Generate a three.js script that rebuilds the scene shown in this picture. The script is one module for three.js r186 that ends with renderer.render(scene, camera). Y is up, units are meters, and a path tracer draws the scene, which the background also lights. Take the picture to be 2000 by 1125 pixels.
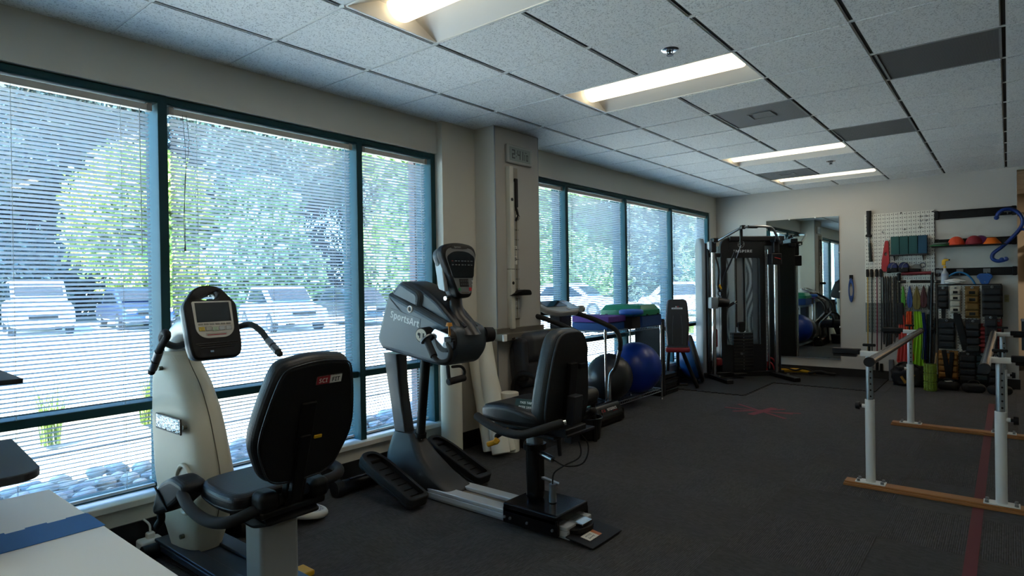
import * as THREE from 'three';
import { RoundedBoxGeometry } from 'three/addons/geometries/RoundedBoxGeometry.js';
import { mergeGeometries, mergeVertices, toCreasedNormals } from 'three/addons/utils/BufferGeometryUtils.js';
import { RectAreaLightUniformsLib } from 'three/addons/lights/RectAreaLightUniformsLib.js';
import { Sky } from 'three/addons/objects/Sky.js';
import { ImprovedNoise } from 'three/addons/math/ImprovedNoise.js';

// ---------- camera, sky, sun, exposure ----------
const scene = new THREE.Scene();
const renderer = new THREE.WebGLRenderer({ antialias: true });
renderer.toneMapping = THREE.LinearToneMapping;
renderer.toneMappingExposure = 1.0;
renderer.shadowMap.enabled = true;
RectAreaLightUniformsLib.init();

const camera = new THREE.PerspectiveCamera(THREE.MathUtils.radToDeg(2 * Math.atan(562.5 / 1191.35)), 2000 / 1125, 0.05, 200);
camera.matrixAutoUpdate = true;
camera.position.set(0, 1.36, 0);
camera.quaternion.setFromRotationMatrix(new THREE.Matrix4().makeBasis(
  new THREE.Vector3(0.775519, -0.015934, -0.631123), new THREE.Vector3(0.009667, 0.999864, -0.013365), new THREE.Vector3(0.63125, 0.004264, 0.775568)));
scene.add(camera);

const SUN = new THREE.Vector3(0.20, 0.80, 0.54).normalize();
const sky = new Sky();
sky.scale.setScalar(500);
sky.material.uniforms.turbidity.value = 3;
sky.material.uniforms.rayleigh.value = 1.6;
sky.material.uniforms.mieCoefficient.value = 0.004;
sky.material.uniforms.mieDirectionalG.value = 0.75;
sky.material.uniforms.sunPosition.value.copy(SUN);
sky.name = 'sky';
scene.add(sky);
scene.environmentIntensity = 2.1; scene.backgroundIntensity = 2.1;
const SUN_POWER = 42.0, FIXTURE = 15.0;
const sun = new THREE.DirectionalLight(new THREE.Color(1.0, 0.95, 0.86), SUN_POWER);
sun.name = 'sun';
sun.position.copy(SUN).multiplyScalar(60).add(new THREE.Vector3(-15, 0, -10));
sun.target.position.set(-15, 0, -10);
sun.castShadow = true;
sun.shadow.mapSize.set(2048, 2048);
Object.assign(sun.shadow.camera, { left: -45, right: 45, top: 45, bottom: -45, near: 1, far: 160 });
scene.add(sun, sun.target);

// ---------- helpers ----------
const PI = Math.PI, V = (x, y, z) => new THREE.Vector3(x, y, z);
function rng(seed) { let s = seed | 0; return () => { s = (s + 0x6d2b79f5) | 0; let t = Math.imul(s ^ (s >>> 15), 1 | s); t = (t + Math.imul(t ^ (t >>> 7), 61 | t)) ^ t; return ((t ^ (t >>> 14)) >>> 0) / 4294967296; }; }
const used = {};
function numbered(n) { if (!(n in used)) { used[n] = 0; return n; } used[n]++; return n + '_' + String(used[n]).padStart(3, '0'); }
function tag(o, label, category, group) { o.userData.label = label; o.userData.category = category; if (group) o.userData.group = group; return o; }
function thing(name, label, category, pos = [0, 0, 0], turn = 0, group) {
  const o = new THREE.Group(); o.name = numbered(name); o.position.set(...pos); o.rotation.y = turn; scene.add(o); return tag(o, label, category, group);
}
function dup(src, label, pos, turn, group) {
  const c = src.clone(); c.name = numbered(src.name.replace(/_\d{3}$/, '')); c.userData = { ...src.userData }; c.userData.label = label; if (group) c.userData.group = group;
  if (pos) c.position.set(...pos); if (turn !== undefined) c.rotation.y = turn; scene.add(c); return c;
}
function G(list) {
  const a = [].concat(list).filter(Boolean).map((g) => { let h = g.index ? g.toNonIndexed() : g; for (const k of Object.keys(h.attributes)) if (!['position', 'normal', 'uv'].includes(k)) h.deleteAttribute(k);
    if (!h.attributes.uv) h.setAttribute('uv', new THREE.BufferAttribute(new Float32Array(h.attributes.position.count * 2), 2)); if (!h.attributes.normal) h.computeVertexNormals(); return h; });
  return a.length === 1 ? a[0] : mergeGeometries(a, false);
}
function part(name, geos, m, parent, label) {
  const o = new THREE.Mesh(Array.isArray(geos) ? G(geos) : geos, m); o.name = name; o.castShadow = o.receiveShadow = true; parent.add(o); if (label) o.userData.label = label; return o;
}
function solo(name, geos, m, label, category, pos = [0, 0, 0], turn = 0, group) {
  const o = part(numbered(name), geos, m, scene); o.position.set(...pos); o.rotation.y = turn; return tag(o, label, category, group);
}
function struct(name, geos, m, parent = scene) { const o = part(name, geos, m, parent); if (parent === scene) o.userData.kind = 'structure'; return o; }
function structGroup(name) { const o = new THREE.Group(); o.name = name; o.userData.kind = 'structure'; scene.add(o); return o; }
// geometry, placed
const B = (w, h, d, x = 0, y = 0, z = 0) => new THREE.BoxGeometry(w, h, d).translate(x, y, z);
const BB = (x0, x1, y0, y1, z0, z1) => B(x1 - x0, y1 - y0, z1 - z0, (x0 + x1) / 2, (y0 + y1) / 2, (z0 + z1) / 2);
const RB = (w, h, d, r, x = 0, y = 0, z = 0, s = 2) => new RoundedBoxGeometry(w, h, d, s, Math.min(r, w / 2 - 1e-4, h / 2 - 1e-4, d / 2 - 1e-4)).translate(x, y, z);
const RBB = (x0, x1, y0, y1, z0, z1, r, s = 2) => RB(x1 - x0, y1 - y0, z1 - z0, r, (x0 + x1) / 2, (y0 + y1) / 2, (z0 + z1) / 2, s);
function cyl(a, b, r0, r1 = r0, n = 16) {
  const p = V(...a), q = V(...b), d = q.clone().sub(p), L = d.length();
  return new THREE.CylinderGeometry(r1, r0, L, n).applyQuaternion(new THREE.Quaternion().setFromUnitVectors(V(0, 1, 0), d.normalize())).translate(...p.add(q).multiplyScalar(0.5).toArray());
}
function tube(pts, r, n = 40, k = 10, tension = 0.5, closed = false) {
  const c = new THREE.CatmullRomCurve3(pts.map((p) => V(...p)), closed, 'centripetal', tension);
  const g = [new THREE.TubeGeometry(c, n, r, k, closed)];
  if (!closed) for (const p of [pts[0], pts[pts.length - 1]]) g.push(new THREE.SphereGeometry(r, k, 6).translate(...p));
  return G(g);
}
const lathe = (pts, n = 32) => new THREE.LatheGeometry(pts.map((p) => new THREE.Vector2(...p)), n);
const ball = (r, x = 0, y = 0, z = 0, n = 24) => new THREE.SphereGeometry(r, n, Math.ceil(n * 0.7)).translate(x, y, z);
function shapeOf(pts, smooth = false) {
  const s = new THREE.Shape();
  if (smooth) { const c = new THREE.CatmullRomCurve3(pts.map((p) => V(p[0], p[1], 0)), true, 'centripetal'); c.getPoints(pts.length * 8).forEach((p, i) => (i ? s.lineTo(p.x, p.y) : s.moveTo(p.x, p.y))); }
  else pts.forEach((p, i) => (i ? s.lineTo(...p) : s.moveTo(...p)));
  return s;
}
// polygon with rounded corners: points [x, y, r]
function roundPoly(pts) {
  const s = new THREE.Shape(), n = pts.length;
  for (let i = 0; i < n; i++) {
    const p = new THREE.Vector2(pts[i][0], pts[i][1]), a = new THREE.Vector2(pts[(i + n - 1) % n][0], pts[(i + n - 1) % n][1]), b = new THREE.Vector2(pts[(i + 1) % n][0], pts[(i + 1) % n][1]);
    const r = pts[i][2] || 0, u = a.clone().sub(p), v = b.clone().sub(p), ru = Math.min(r, u.length() / 2), rv = Math.min(r, v.length() / 2);
    const s0 = p.clone().add(u.setLength(ru)), s1 = p.clone().add(v.setLength(rv));
    if (i) s.lineTo(s0.x, s0.y); else s.moveTo(s0.x, s0.y);
    if (r) s.quadraticCurveTo(p.x, p.y, s1.x, s1.y);
  }
  s.closePath(); return s;
}
// extrude in xy, centred on z
function ext(shape, depth, bevel = 0, seg = 3, curve = 8) {
  return new THREE.ExtrudeGeometry(shape, { depth: depth - 2 * bevel, bevelEnabled: bevel > 0, bevelThickness: bevel, bevelSize: bevel, bevelOffset: -bevel, bevelSegments: seg, curveSegments: curve }).translate(0, 0, -(depth - 2 * bevel) / 2);
}
const yaw90 = (g) => g.rotateY(PI / 2);       // xy profile -> seen along x
function xf(g, { p = [0, 0, 0], r = [0, 0, 0], s = [1, 1, 1] } = {}) {
  return g.applyMatrix4(new THREE.Matrix4().compose(V(...p), new THREE.Quaternion().setFromEuler(new THREE.Euler(...r)), V(...s)));
}
// textures
function canvas(w, h, draw) { const c = document.createElement('canvas'); c.width = w; c.height = h; draw(c.getContext('2d'), w, h); const t = new THREE.CanvasTexture(c); t.colorSpace = THREE.SRGBColorSpace; t.wrapS = t.wrapT = THREE.RepeatWrapping; t.anisotropy = 8; return t; }
function data(w, h, f, srgb = false) {
  const a = new Uint8Array(w * h * 4);
  for (let y = 0, i = 0; y < h; y++) for (let x = 0; x < w; x++, i += 4) { const v = f(x, y); for (let c = 0; c < 3; c++) a[i + c] = Math.max(0, Math.min(255, 255 * (Array.isArray(v) ? v[c] : v))); a[i + 3] = 255; }
  const t = new THREE.DataTexture(a, w, h); t.magFilter = THREE.LinearFilter; t.minFilter = THREE.LinearMipmapLinearFilter; t.generateMipmaps = true; t.wrapS = t.wrapT = THREE.RepeatWrapping; if (srgb) t.colorSpace = THREE.SRGBColorSpace; t.needsUpdate = true; return t;
}
const PN = new ImprovedNoise();
function tileNoise(x, y, w, h, f, z = 0) { // wraps over w x h
  const u = x / w, v = y / h, n = (a, b) => PN.noise(a * f, b * f, z);
  return n(u, v) * (1 - u) * (1 - v) + n(u - 1, v) * u * (1 - v) + n(u, v - 1) * (1 - u) * v + n(u - 1, v - 1) * u * v;
}
function rep(t, x, y = x) { const c = t.clone(); c.repeat.set(x, y); c.needsUpdate = true; return c; }
const S = (o) => new THREE.MeshStandardMaterial(o), P = (o) => new THREE.MeshPhysicalMaterial(o);
const rgb = (r, g, b) => new THREE.Color().setRGB(r, g, b);
const M = {};
const grain = data(256, 256, (() => { const r = rng(5); return () => 0.35 + 0.5 * r() * r(); })());
const leatherBump = data(256, 256, (x, y) => 0.5 + 0.5 * tileNoise(x, y, 256, 256, 28) + 0.3 * tileNoise(x, y, 256, 256, 60, 3));
const orange = data(256, 256, (x, y) => 0.5 + 0.6 * tileNoise(x, y, 256, 256, 22) + 0.35 * tileNoise(x, y, 256, 256, 50, 2));
M.black = P({ color: 0x0c0d0e, specularIntensity: 0.55, roughness: 0.5, bumpMap: rep(grain, 8), bumpScale: 0.0002 });
M.blackGloss = S({ color: 0x0c0d0e, roughness: 0.25 });
M.blackRubber = S({ color: 0x101112, roughness: 0.75, bumpMap: rep(grain, 6), bumpScale: 0.0003 });
M.blackMetal = S({ color: 0x101112, roughness: 0.35, metalness: 0.2 });
M.leather = P({ color: 0x0c0d0f, specularIntensity: 0.75, roughness: 0.42, bumpMap: rep(leatherBump, 4), bumpScale: 0.0006 });
M.chrome = S({ color: 0xd8d8d8, roughness: 0.16, metalness: 1 });
M.steel = S({ color: 0xa9adb0, roughness: 0.35, metalness: 1 });
M.dull = S({ color: 0x8c8f91, roughness: 0.5, metalness: 0.9 });
M.white = S({ color: 0xe8e6e0, roughness: 0.5 });
M.darkGrey = S({ color: 0x2a2d30, roughness: 0.5 });
M.lightGrey = S({ color: 0xb9bbb9, roughness: 0.5 });
M.red = S({ color: 0xa51d22, roughness: 0.55 });
M.yellow = S({ color: 0xd9a514, roughness: 0.5 });
M.foamWhite = S({ color: 0xe6e2d2, roughness: 0.85, bumpMap: rep(grain, 6, 12), bumpScale: 0.001 });
function printed(w, h, draw, extra = {}) { return S({ map: canvas(w, h, draw), roughness: 0.45, ...extra }); }
// flat print on a plate of w x h, facing +z
const plate = (w, h, d = 0.002) => { const g = new THREE.BoxGeometry(w, h, d); return g; };
// a thing whose geometry is written in room coordinates
function W(name, label, category, pos, group) {
  const t = thing(name, label, category, pos, 0, group);
  return { t, a: (n, geos, m, parent = t, lab) => part(n, G(geos).clone().translate(-pos[0], -pos[1], -pos[2]), m, parent, lab) };
}
// skin over closed rings of equal length, capped at both ends
function loft(rings, crease = 0.6, cap = true) {
  const n = rings[0].length, pos = [], push = (...v) => v.forEach((p) => pos.push(...p));
  for (let k = 0; k + 1 < rings.length; k++) for (let i = 0; i < n; i++) { const j = (i + 1) % n, a = rings[k][i], b = rings[k][j], c = rings[k + 1][i], d = rings[k + 1][j]; push(a, b, c, b, d, c); }
  if (cap) for (const [r, f] of [[rings[0], 1], [rings[rings.length - 1], 0]]) { const c = [0, 1, 2].map((q) => r.reduce((s, p) => s + p[q], 0) / n); for (let i = 0; i < n; i++) { const j = (i + 1) % n; f ? push(r[j], r[i], c) : push(r[i], r[j], c); } }
  const g = new THREE.BufferGeometry(); g.setAttribute('position', new THREE.Float32BufferAttribute(pos, 3)); const h = mergeVertices(g, 1e-5); h.computeVertexNormals(); return toCreasedNormals(h, crease);
}
// text and marks on a transparent-free plate: a thin box whose print fills its +z face
function decal(w, h, bg, draw, res = 1000, rough = 0.45) { const W0 = Math.min(1024, Math.max(32, Math.round(w * res))), H0 = Math.min(1024, Math.max(32, Math.round(h * res))); return S({ map: canvas(W0, H0, (c) => { c.fillStyle = bg; c.fillRect(0, 0, W0, H0); draw(c, W0, H0); }), roughness: rough }); }
const letters = (c, s, x, y, px, color, font = 'bold', align = 'center') => { c.fillStyle = color; c.font = `${font} ${px}px sans-serif`; c.textAlign = align; c.textBaseline = 'middle'; c.fillText(s, x, y); };
const faceX = (w, h, d = 0.002) => new THREE.BoxGeometry(w, h, d).rotateY(PI / 2); // print towards +x
// ---------- room shell ----------
const CEIL = 2.70, WX = -3.60, BZ = -9.6, RX = 4.3, FZ = 3.0;
M.wall = S({ color: rgb(0.60, 0.565, 0.48), roughness: 0.85, bumpMap: rep(orange, 1), bumpScale: 0.0012 });
M.wallBack = S({ color: rgb(0.52, 0.49, 0.44), roughness: 0.85, bumpMap: rep(orange, 1), bumpScale: 0.0012 });
M.base = S({ color: 0x0f1012, roughness: 0.55 });
M.frame = P({ color: rgb(0.008, 0.045, 0.05), roughness: 0.65, specularIntensity: 0.5 });
M.glass = P({ color: rgb(0.86, 0.93, 0.92), transmission: 1, thickness: 0, roughness: 0, ior: 1.5 });
function uvBox(g, k = 1) { // uv in metres by dominant axis
  g = g.index ? g.toNonIndexed() : g; const p = g.attributes.position, n = g.attributes.normal, uv = new Float32Array(p.count * 2);
  for (let i = 0; i < p.count; i++) { const a = Math.abs(n.getX(i)), b = Math.abs(n.getY(i)), c = Math.abs(n.getZ(i)); const [u, v] = a > b && a > c ? [p.getZ(i), p.getY(i)] : b > c ? [p.getX(i), p.getZ(i)] : [p.getX(i), p.getY(i)]; uv[2 * i] = u * k; uv[2 * i + 1] = v * k; }
  g.setAttribute('uv', new THREE.BufferAttribute(uv, 2)); return g;
}
const UB = (...a) => uvBox(BB(...a), 1);
{ // window wall: header, pier and column, low wall under the sill
  const OUT = -3.86;
  struct('wall_window', [UB(OUT, WX, 2.44, 2.95, BZ, FZ), UB(OUT, WX, -0.3, 0.235, BZ, FZ), UB(OUT, WX, 0.235, 2.44, BZ - 0.05, -9.35), UB(OUT, WX, 0.235, 2.44, 2.5, FZ),
    UB(OUT - 0.04, -3.54, -0.3, 2.95, -3.90, -3.48), UB(OUT - 0.04, -3.32, -0.3, 2.95, -4.475, -3.87)], M.wall);
  struct('wall_back', [UB(-3.9, 0.09, -0.3, 2.95, BZ - 0.15, BZ), UB(0.09, RX, 2.66, 2.95, BZ - 0.15, BZ), UB(2.0, RX, -0.3, 2.66, BZ - 0.15, BZ)], M.wallBack);
  struct('wall_right', [UB(RX, RX + 0.2, -0.3, 2.95, -13.2, FZ)], M.wall);
  struct('wall_near', [UB(-3.9, RX + 0.2, -0.3, 2.95, FZ, FZ + 0.2)], M.wall);
  struct('wall_side', [UB(-1.6, -1.45, -0.3, 2.95, -13.2, BZ - 0.15)], M.wall);
  struct('wall_rear', [UB(-1.6, RX + 0.2, -0.3, 2.95, -13.2, -13.0)], S({ color: rgb(0.66, 0.55, 0.42), roughness: 0.85 }));
  struct('trim_1', [UB(-1.45, RX, 2.36, 2.42, -13.0, -12.97)], S({ color: rgb(0.2, 0.16, 0.12), roughness: 0.7 }));
  struct('wall_panel_structure', [BB(-3.325, -3.312, 0, 2.695, -4.47, -3.875)], S({ color: rgb(0.42, 0.40, 0.36), roughness: 0.7 })).name = 'wall_column_panel';
  struct('trim_2', [cyl([-3.316, 0, -3.873], [-3.316, 2.695, -3.873], 0.006, 0.006, 8), cyl([-3.316, 0, -4.473], [-3.316, 2.695, -4.473], 0.006, 0.006, 8)], S({ color: 0x8a8f90, roughness: 0.4, metalness: 0.6 }));
  struct('baseboard_window', [BB(WX, -3.588, 0, 0.14, -3.48, FZ), BB(WX, -3.588, 0, 0.14, BZ, -4.475), BB(-3.54, -3.528, 0, 0.14, -3.87, -3.48), BB(-3.54, -3.32, 0, 0.14, -3.87, -3.858), BB(-3.312, -3.305, 0, 0.14, -4.48, -3.87)], M.base);
  struct('baseboard_back', [BB(-3.6, 0.09, 0, 0.12, BZ, BZ + 0.012), BB(0.09, 0.102, 0, 0.12, BZ - 0.15, BZ + 0.012)], M.base);
  struct('trim_3', [RBB(-3.80, -3.572, 0.225, 0.262, -3.48, FZ, 0.006), RBB(-3.80, -3.572, 0.225, 0.262, BZ + 0.02, -4.48, 0.006)], S({ color: rgb(0.66, 0.63, 0.56), roughness: 0.5 })).name = 'window_sill';
  struct('roof', [BB(-4.15, RX + 0.4, 2.95, 3.15, -13.4, FZ + 0.4), BB(-4.15, -3.95, 3.15, 4.3, -13.4, FZ + 0.4), BB(-4.1, -3.86, 2.7, 2.96, -13.4, FZ + 0.2)], S({ color: 0x8a7a6c, roughness: 0.9 }));
}
// windows: 1.3 m bays on both sides of the column
const MULL = [2.5, 1.21, -0.095, -1.41, -2.73, -3.455], MULL2 = [-4.50, -5.39, -6.68, -7.985, -9.325];
M.slat = S({ color: rgb(0.66, 0.67, 0.68), roughness: 0.45 });
M.cord = S({ color: 0xc9c9c2, roughness: 0.8 });
M.bracket = S({ color: 0x8f8c84, roughness: 0.5 });
const windowLabels = [];
{
  const slatG = (len) => { // 25 mm crowned slat, tilted 27 degrees, outer edge low
    const prof = [], n = 4, R = 0.0125; for (let i = 0; i <= n; i++) { const t = (i / n) * 2 - 1; prof.push([t * R, 0.0019 * (1 - t * t)]); }
    const sh = new THREE.Shape(); prof.forEach((p, i) => (i ? sh.lineTo(p[0], p[1] + 0.0003) : sh.moveTo(p[0], p[1] + 0.0003))); for (let i = n; i >= 0; i--) sh.lineTo(prof[i][0], prof[i][1] - 0.0003);
    return toCreasedNormals(new THREE.ExtrudeGeometry(sh, { depth: len, bevelEnabled: false }).translate(0, 0, -len / 2).rotateZ(0.47), 0.9);
  };
  let k = 0;
  const bay = (z0, z1, zn) => { // z0 > z1
    k++;
    const w = structGroup('window_' + k), zc = (z0 + z1) / 2, W = z0 - z1;
    const FR = -3.62, GL = -3.75;
    part('glass', [BB(GL - 0.002, GL + 0.002, 0.27, 0.715, z1 + 0.02, z0 - 0.02)], M.glass, w); part('glass', [BB(GL - 0.002, GL + 0.002, 0.75, 2.40, z1 + 0.02, z0 - 0.02)], M.glass, w);
    part('transom', [RBB(-3.80, -3.645, 0.712, 0.757, z1 + 0.022, z0 - 0.022, 0.004)], M.frame, w);
    part('head_rail', [RBB(-3.80, FR, 2.395, 2.44, z1, z0, 0.012)], M.frame, w);
    part('bottom_rail', [RBB(-3.80, -3.725, 0.262, 0.285, z1, z0, 0.004)], M.frame, w);
    if (zn) part('mullion', [RBB(-3.80, FR, 0.262, 2.44, z1 - 0.0245, z1 + 0.0245, 0.005)], M.frame, w);
    // blind
    const bw = W - 0.05 - 0.062, X = -3.668, b = thing('window_blind', 'white aluminium slat blind in window bay', 'blind', [X, 0, zc], 0, 'slat blinds in the window bays');
    part('head_box', [RBB(-0.016, 0.02, 2.352, 2.386, -bw / 2, bw / 2, 0.003)], S({ color: 0xb8b4aa, roughness: 0.5 }), b);
    for (const s of [-1, 1]) part('bracket', [BB(-0.018, 0.024, 2.35, 2.392, s * bw / 2 - 0.012, s * bw / 2 + 0.012)], M.bracket, b);
    const sg = slatG(bw);
    for (let y = 2.325; y > 0.315; y -= 0.0215) { if (y > 0.695 && y < 0.775) continue; const s = part('slat', sg, M.slat, b); s.position.y = y; }
    part('bottom_bar', [RBB(-0.012, 0.012, 0.290, 0.304, -bw / 2, bw / 2, 0.003)], M.slat, b);
    const cords = bw > 0.9 ? [-bw / 2 + 0.14, 0, bw / 2 - 0.14] : [-bw / 2 + 0.1, bw / 2 - 0.1];
    for (const c of cords) part('ladder_cord', [cyl([0.0135, 0.30, c], [0.0135, 2.355, c], 0.0011, 0.0011, 5), cyl([-0.0135, 0.30, c], [-0.0135, 2.355, c], 0.0011, 0.0011, 5)], M.cord, b);
    part('tilt_wand', [cyl([0.022, 1.55, -bw / 2 + 0.05], [0.018, 2.36, -bw / 2 + 0.05], 0.0025, 0.0025, 6)], S({ color: 0xd5d8d6, roughness: 0.2 }), b);
    if (bw > 0.9) { const z = bw / 2 - 0.06; part('pull_cord', [tube([[0.022, 2.36, z], [0.026, 2.1, z - 0.012], [0.024, 1.75, z + 0.004], [0.026, 1.62, z]], 0.0014, 24, 5), tube([[0.022, 2.36, z - 0.02], [0.028, 2.2, z - 0.03], [0.026, 2.0, z - 0.006], [0.026, 1.62, z]], 0.0014, 24, 5), cyl([0.026, 1.585, z], [0.026, 1.625, z], 0.006, 0.003, 8)], S({ color: 0x4c4c48, roughness: 0.8 }), b); }
    return b;
  };
  const bl = [];
  for (let i = 0; i + 1 < MULL.length; i++) bl.push(bay(MULL[i], MULL[i + 1], true));
  for (let i = 0; i + 1 < MULL2.length; i++) bl.push(bay(MULL2[i], MULL2[i + 1], true));
  const names = ['slat blind of the window bay behind the camera, by the near wall', 'slat blind of the second window bay, behind the camera', 'wide slat blind of the leftmost window, behind the white table and dark shelf', 'wide slat blind behind the cream recumbent bike and its console',
    'narrow slat blind behind the grey arm ergometer, next to the pier', 'slat blind just past the column, behind the treadmill console', 'slat blind behind the wire shelf of foam pads', 'slat blind left of the weight bench with red seat', 'slat blind of the last window by the cable machine and corner'];
  bl.forEach((b, i) => { b.userData.label = names[i]; });
  windowLabels.push(bl);
}
// ---------- ceiling ----------
const GX = (i) => -2.4465 + 0.6096 * i, GZ = (j) => -(3.592 + 0.6096 * j);
const FIX = [[0, -3], [0, 0], [0, 5], [0, 8], [0, -9], [6, -3], [6, -9]], GRILL = [[3, 1], [1, 2], [2, 4], [0, 7], [8, 2]];
{
  const c = structGroup('ceiling');
  part('deck', [BB(-3.9, RX + 0.2, 2.80, 2.86, -13.2, FZ + 0.2)], S({ color: 0x777777, roughness: 0.9 }), c);
  const r = rng(11), N = 1024, px = new Float32Array(N * N).fill(1), bm = new Float32Array(N * N).fill(1);
  for (let k = 0; k < 2800; k++) { // fissures and pinholes of mineral fibre
    let x = r() * N, y = r() * N, a = r() * 6.28; const L = r() < 0.4 ? 5 + r() * 16 : 1.5, w = r() < 0.3 ? 3.4 : 2.3, dk = 0.2 + 0.4 * r();
    for (let s = 0; s < L; s++) { for (let dy = -3; dy <= 3; dy++) for (let dx = -3; dx <= 3; dx++) if (dx * dx + dy * dy <= w * w) { const i = (((y + dy) & (N - 1)) * N) + ((x + dx) & (N - 1)); px[i] = Math.min(px[i], dk); bm[i] = Math.min(bm[i], 0.2); } a += (r() - 0.5) * 0.9; x += Math.cos(a); y += Math.sin(a); }
  }
  const tm = data(N, N, (x, y) => { const v = 0.88 * (0.97 + 0.04 * tileNoise(x, y, N, N, 9)) * (0.45 + 0.55 * px[y * N + x]); return [v, v, v * 0.98]; }), tb = data(N, N, (x, y) => bm[y * N + x]);
  const mats = []; for (let k = 0; k < 3; k++) { const o = (t) => { const q = rep(t, 1); q.offset.set(0.37 * k, 0.61 * k); return q; }; mats.push(S({ color: rgb(1, 1, 1).multiplyScalar(1 - 0.02 * k), map: o(tm), bumpMap: o(tb), bumpScale: 0.0012, roughness: 0.95 })); }
  tm.colorSpace = THREE.NoColorSpace;
  const slotL = 0.017, tw = 0.6096, tileG = uvBox(BB(-tw / 2 + slotL, tw / 2 - slotL, 0, 0.02, -tw / 2 + 0.011, tw / 2 - 0.011), 1 / 0.61);
  const edgeG = (x0, x1, z0, z1) => uvBox(BB(x0, x1, 0, 0.02, z0, z1), 1 / 0.61);
  const skip = new Set(); for (const [i, j] of FIX) { skip.add(i + ',' + j); skip.add(i + 1 + ',' + j); } for (const [i, j] of GRILL) skip.add(i + ',' + j);
  for (let i = -2; i <= 11; i++) for (let j = -11; j <= 14; j++) {
    if (skip.has(i + ',' + j)) continue;
    const x0 = Math.max(GX(i), WX), x1 = Math.min(GX(i + 1), RX), z1 = Math.min(-GZ(j) * -1, FZ), z0 = Math.max(GZ(j + 1), -13.0); if (x1 - x0 < 0.06 || z1 - z0 < 0.06 || GZ(j) > FZ + 0.6) continue;
    const zz1 = Math.min(GZ(j), FZ); if (zz1 - z0 < 0.06) continue;
    const full = x1 - x0 > 0.6 && zz1 - z0 > 0.6, m = mats[Math.floor(r() * 3)];
    if (full) { const t = part('ceiling_tile', tileG, m, c); t.position.set((x0 + x1) / 2, CEIL + (r() - 0.5) * 0.0015, (zz1 + z0) / 2); if (r() < 0.5) t.rotation.y = PI; }
    else { const t = part('ceiling_tile', edgeG(x0 + (i === -2 ? 0 : slotL), x1 - slotL, z0 + 0.007, zz1 - 0.007), m, c); t.position.y = CEIL; }
  }
  M.tee = S({ color: rgb(0.72, 0.72, 0.69), roughness: 0.55 }); M.slot = S({ color: rgb(0.03, 0.03, 0.03), roughness: 0.8 });
  for (let i = -1; i <= 11; i++) { // main runners: two flanges and a dark reveal between
    const x = GX(i), cuts = FIX.filter(([a]) => a + 1 === i).map(([, j]) => [GZ(j + 1), GZ(j)]).sort((p, q) => p[0] - q[0]), run = []; let at = -13; for (const [a, b] of cuts) { run.push([at, a]); at = b; } run.push([at, FZ]);
    for (const [a, b] of run) { part('runner', [BB(x - 0.017, x - 0.0095, CEIL + 0.004, CEIL + 0.03, a, b), BB(x + 0.0095, x + 0.017, CEIL + 0.004, CEIL + 0.03, a, b)], M.tee, c); part('runner_reveal', [BB(x - 0.0095, x + 0.0095, CEIL + 0.008, CEIL + 0.03, a, b)], M.slot, c); }
  }
  for (let j = -10; j <= 15; j++) { const z = GZ(j); if (z < -12.9 || z > FZ) continue; const g = []; // cross tees run between the runners, a small bridge at each
    for (let i = -2; i <= 11; i++) g.push(BB(Math.max(GX(i) + 0.008, WX), Math.min(GX(i + 1) - 0.008, RX), CEIL + 0.005, CEIL + 0.02, z - 0.0085, z + 0.0085)); for (let i = -1; i <= 11; i++) g.push(BB(GX(i) - 0.017, GX(i) + 0.017, CEIL + 0.003, CEIL + 0.02, z - 0.012, z + 0.012));
    part('cross_tee', g, M.tee, c); }
  part('wall_angle', [BB(WX, WX + 0.02, CEIL + 0.003, CEIL + 0.012, BZ, FZ), BB(WX, RX, CEIL + 0.003, CEIL + 0.012, BZ, BZ + 0.02)], M.tee, c);
}
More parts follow.
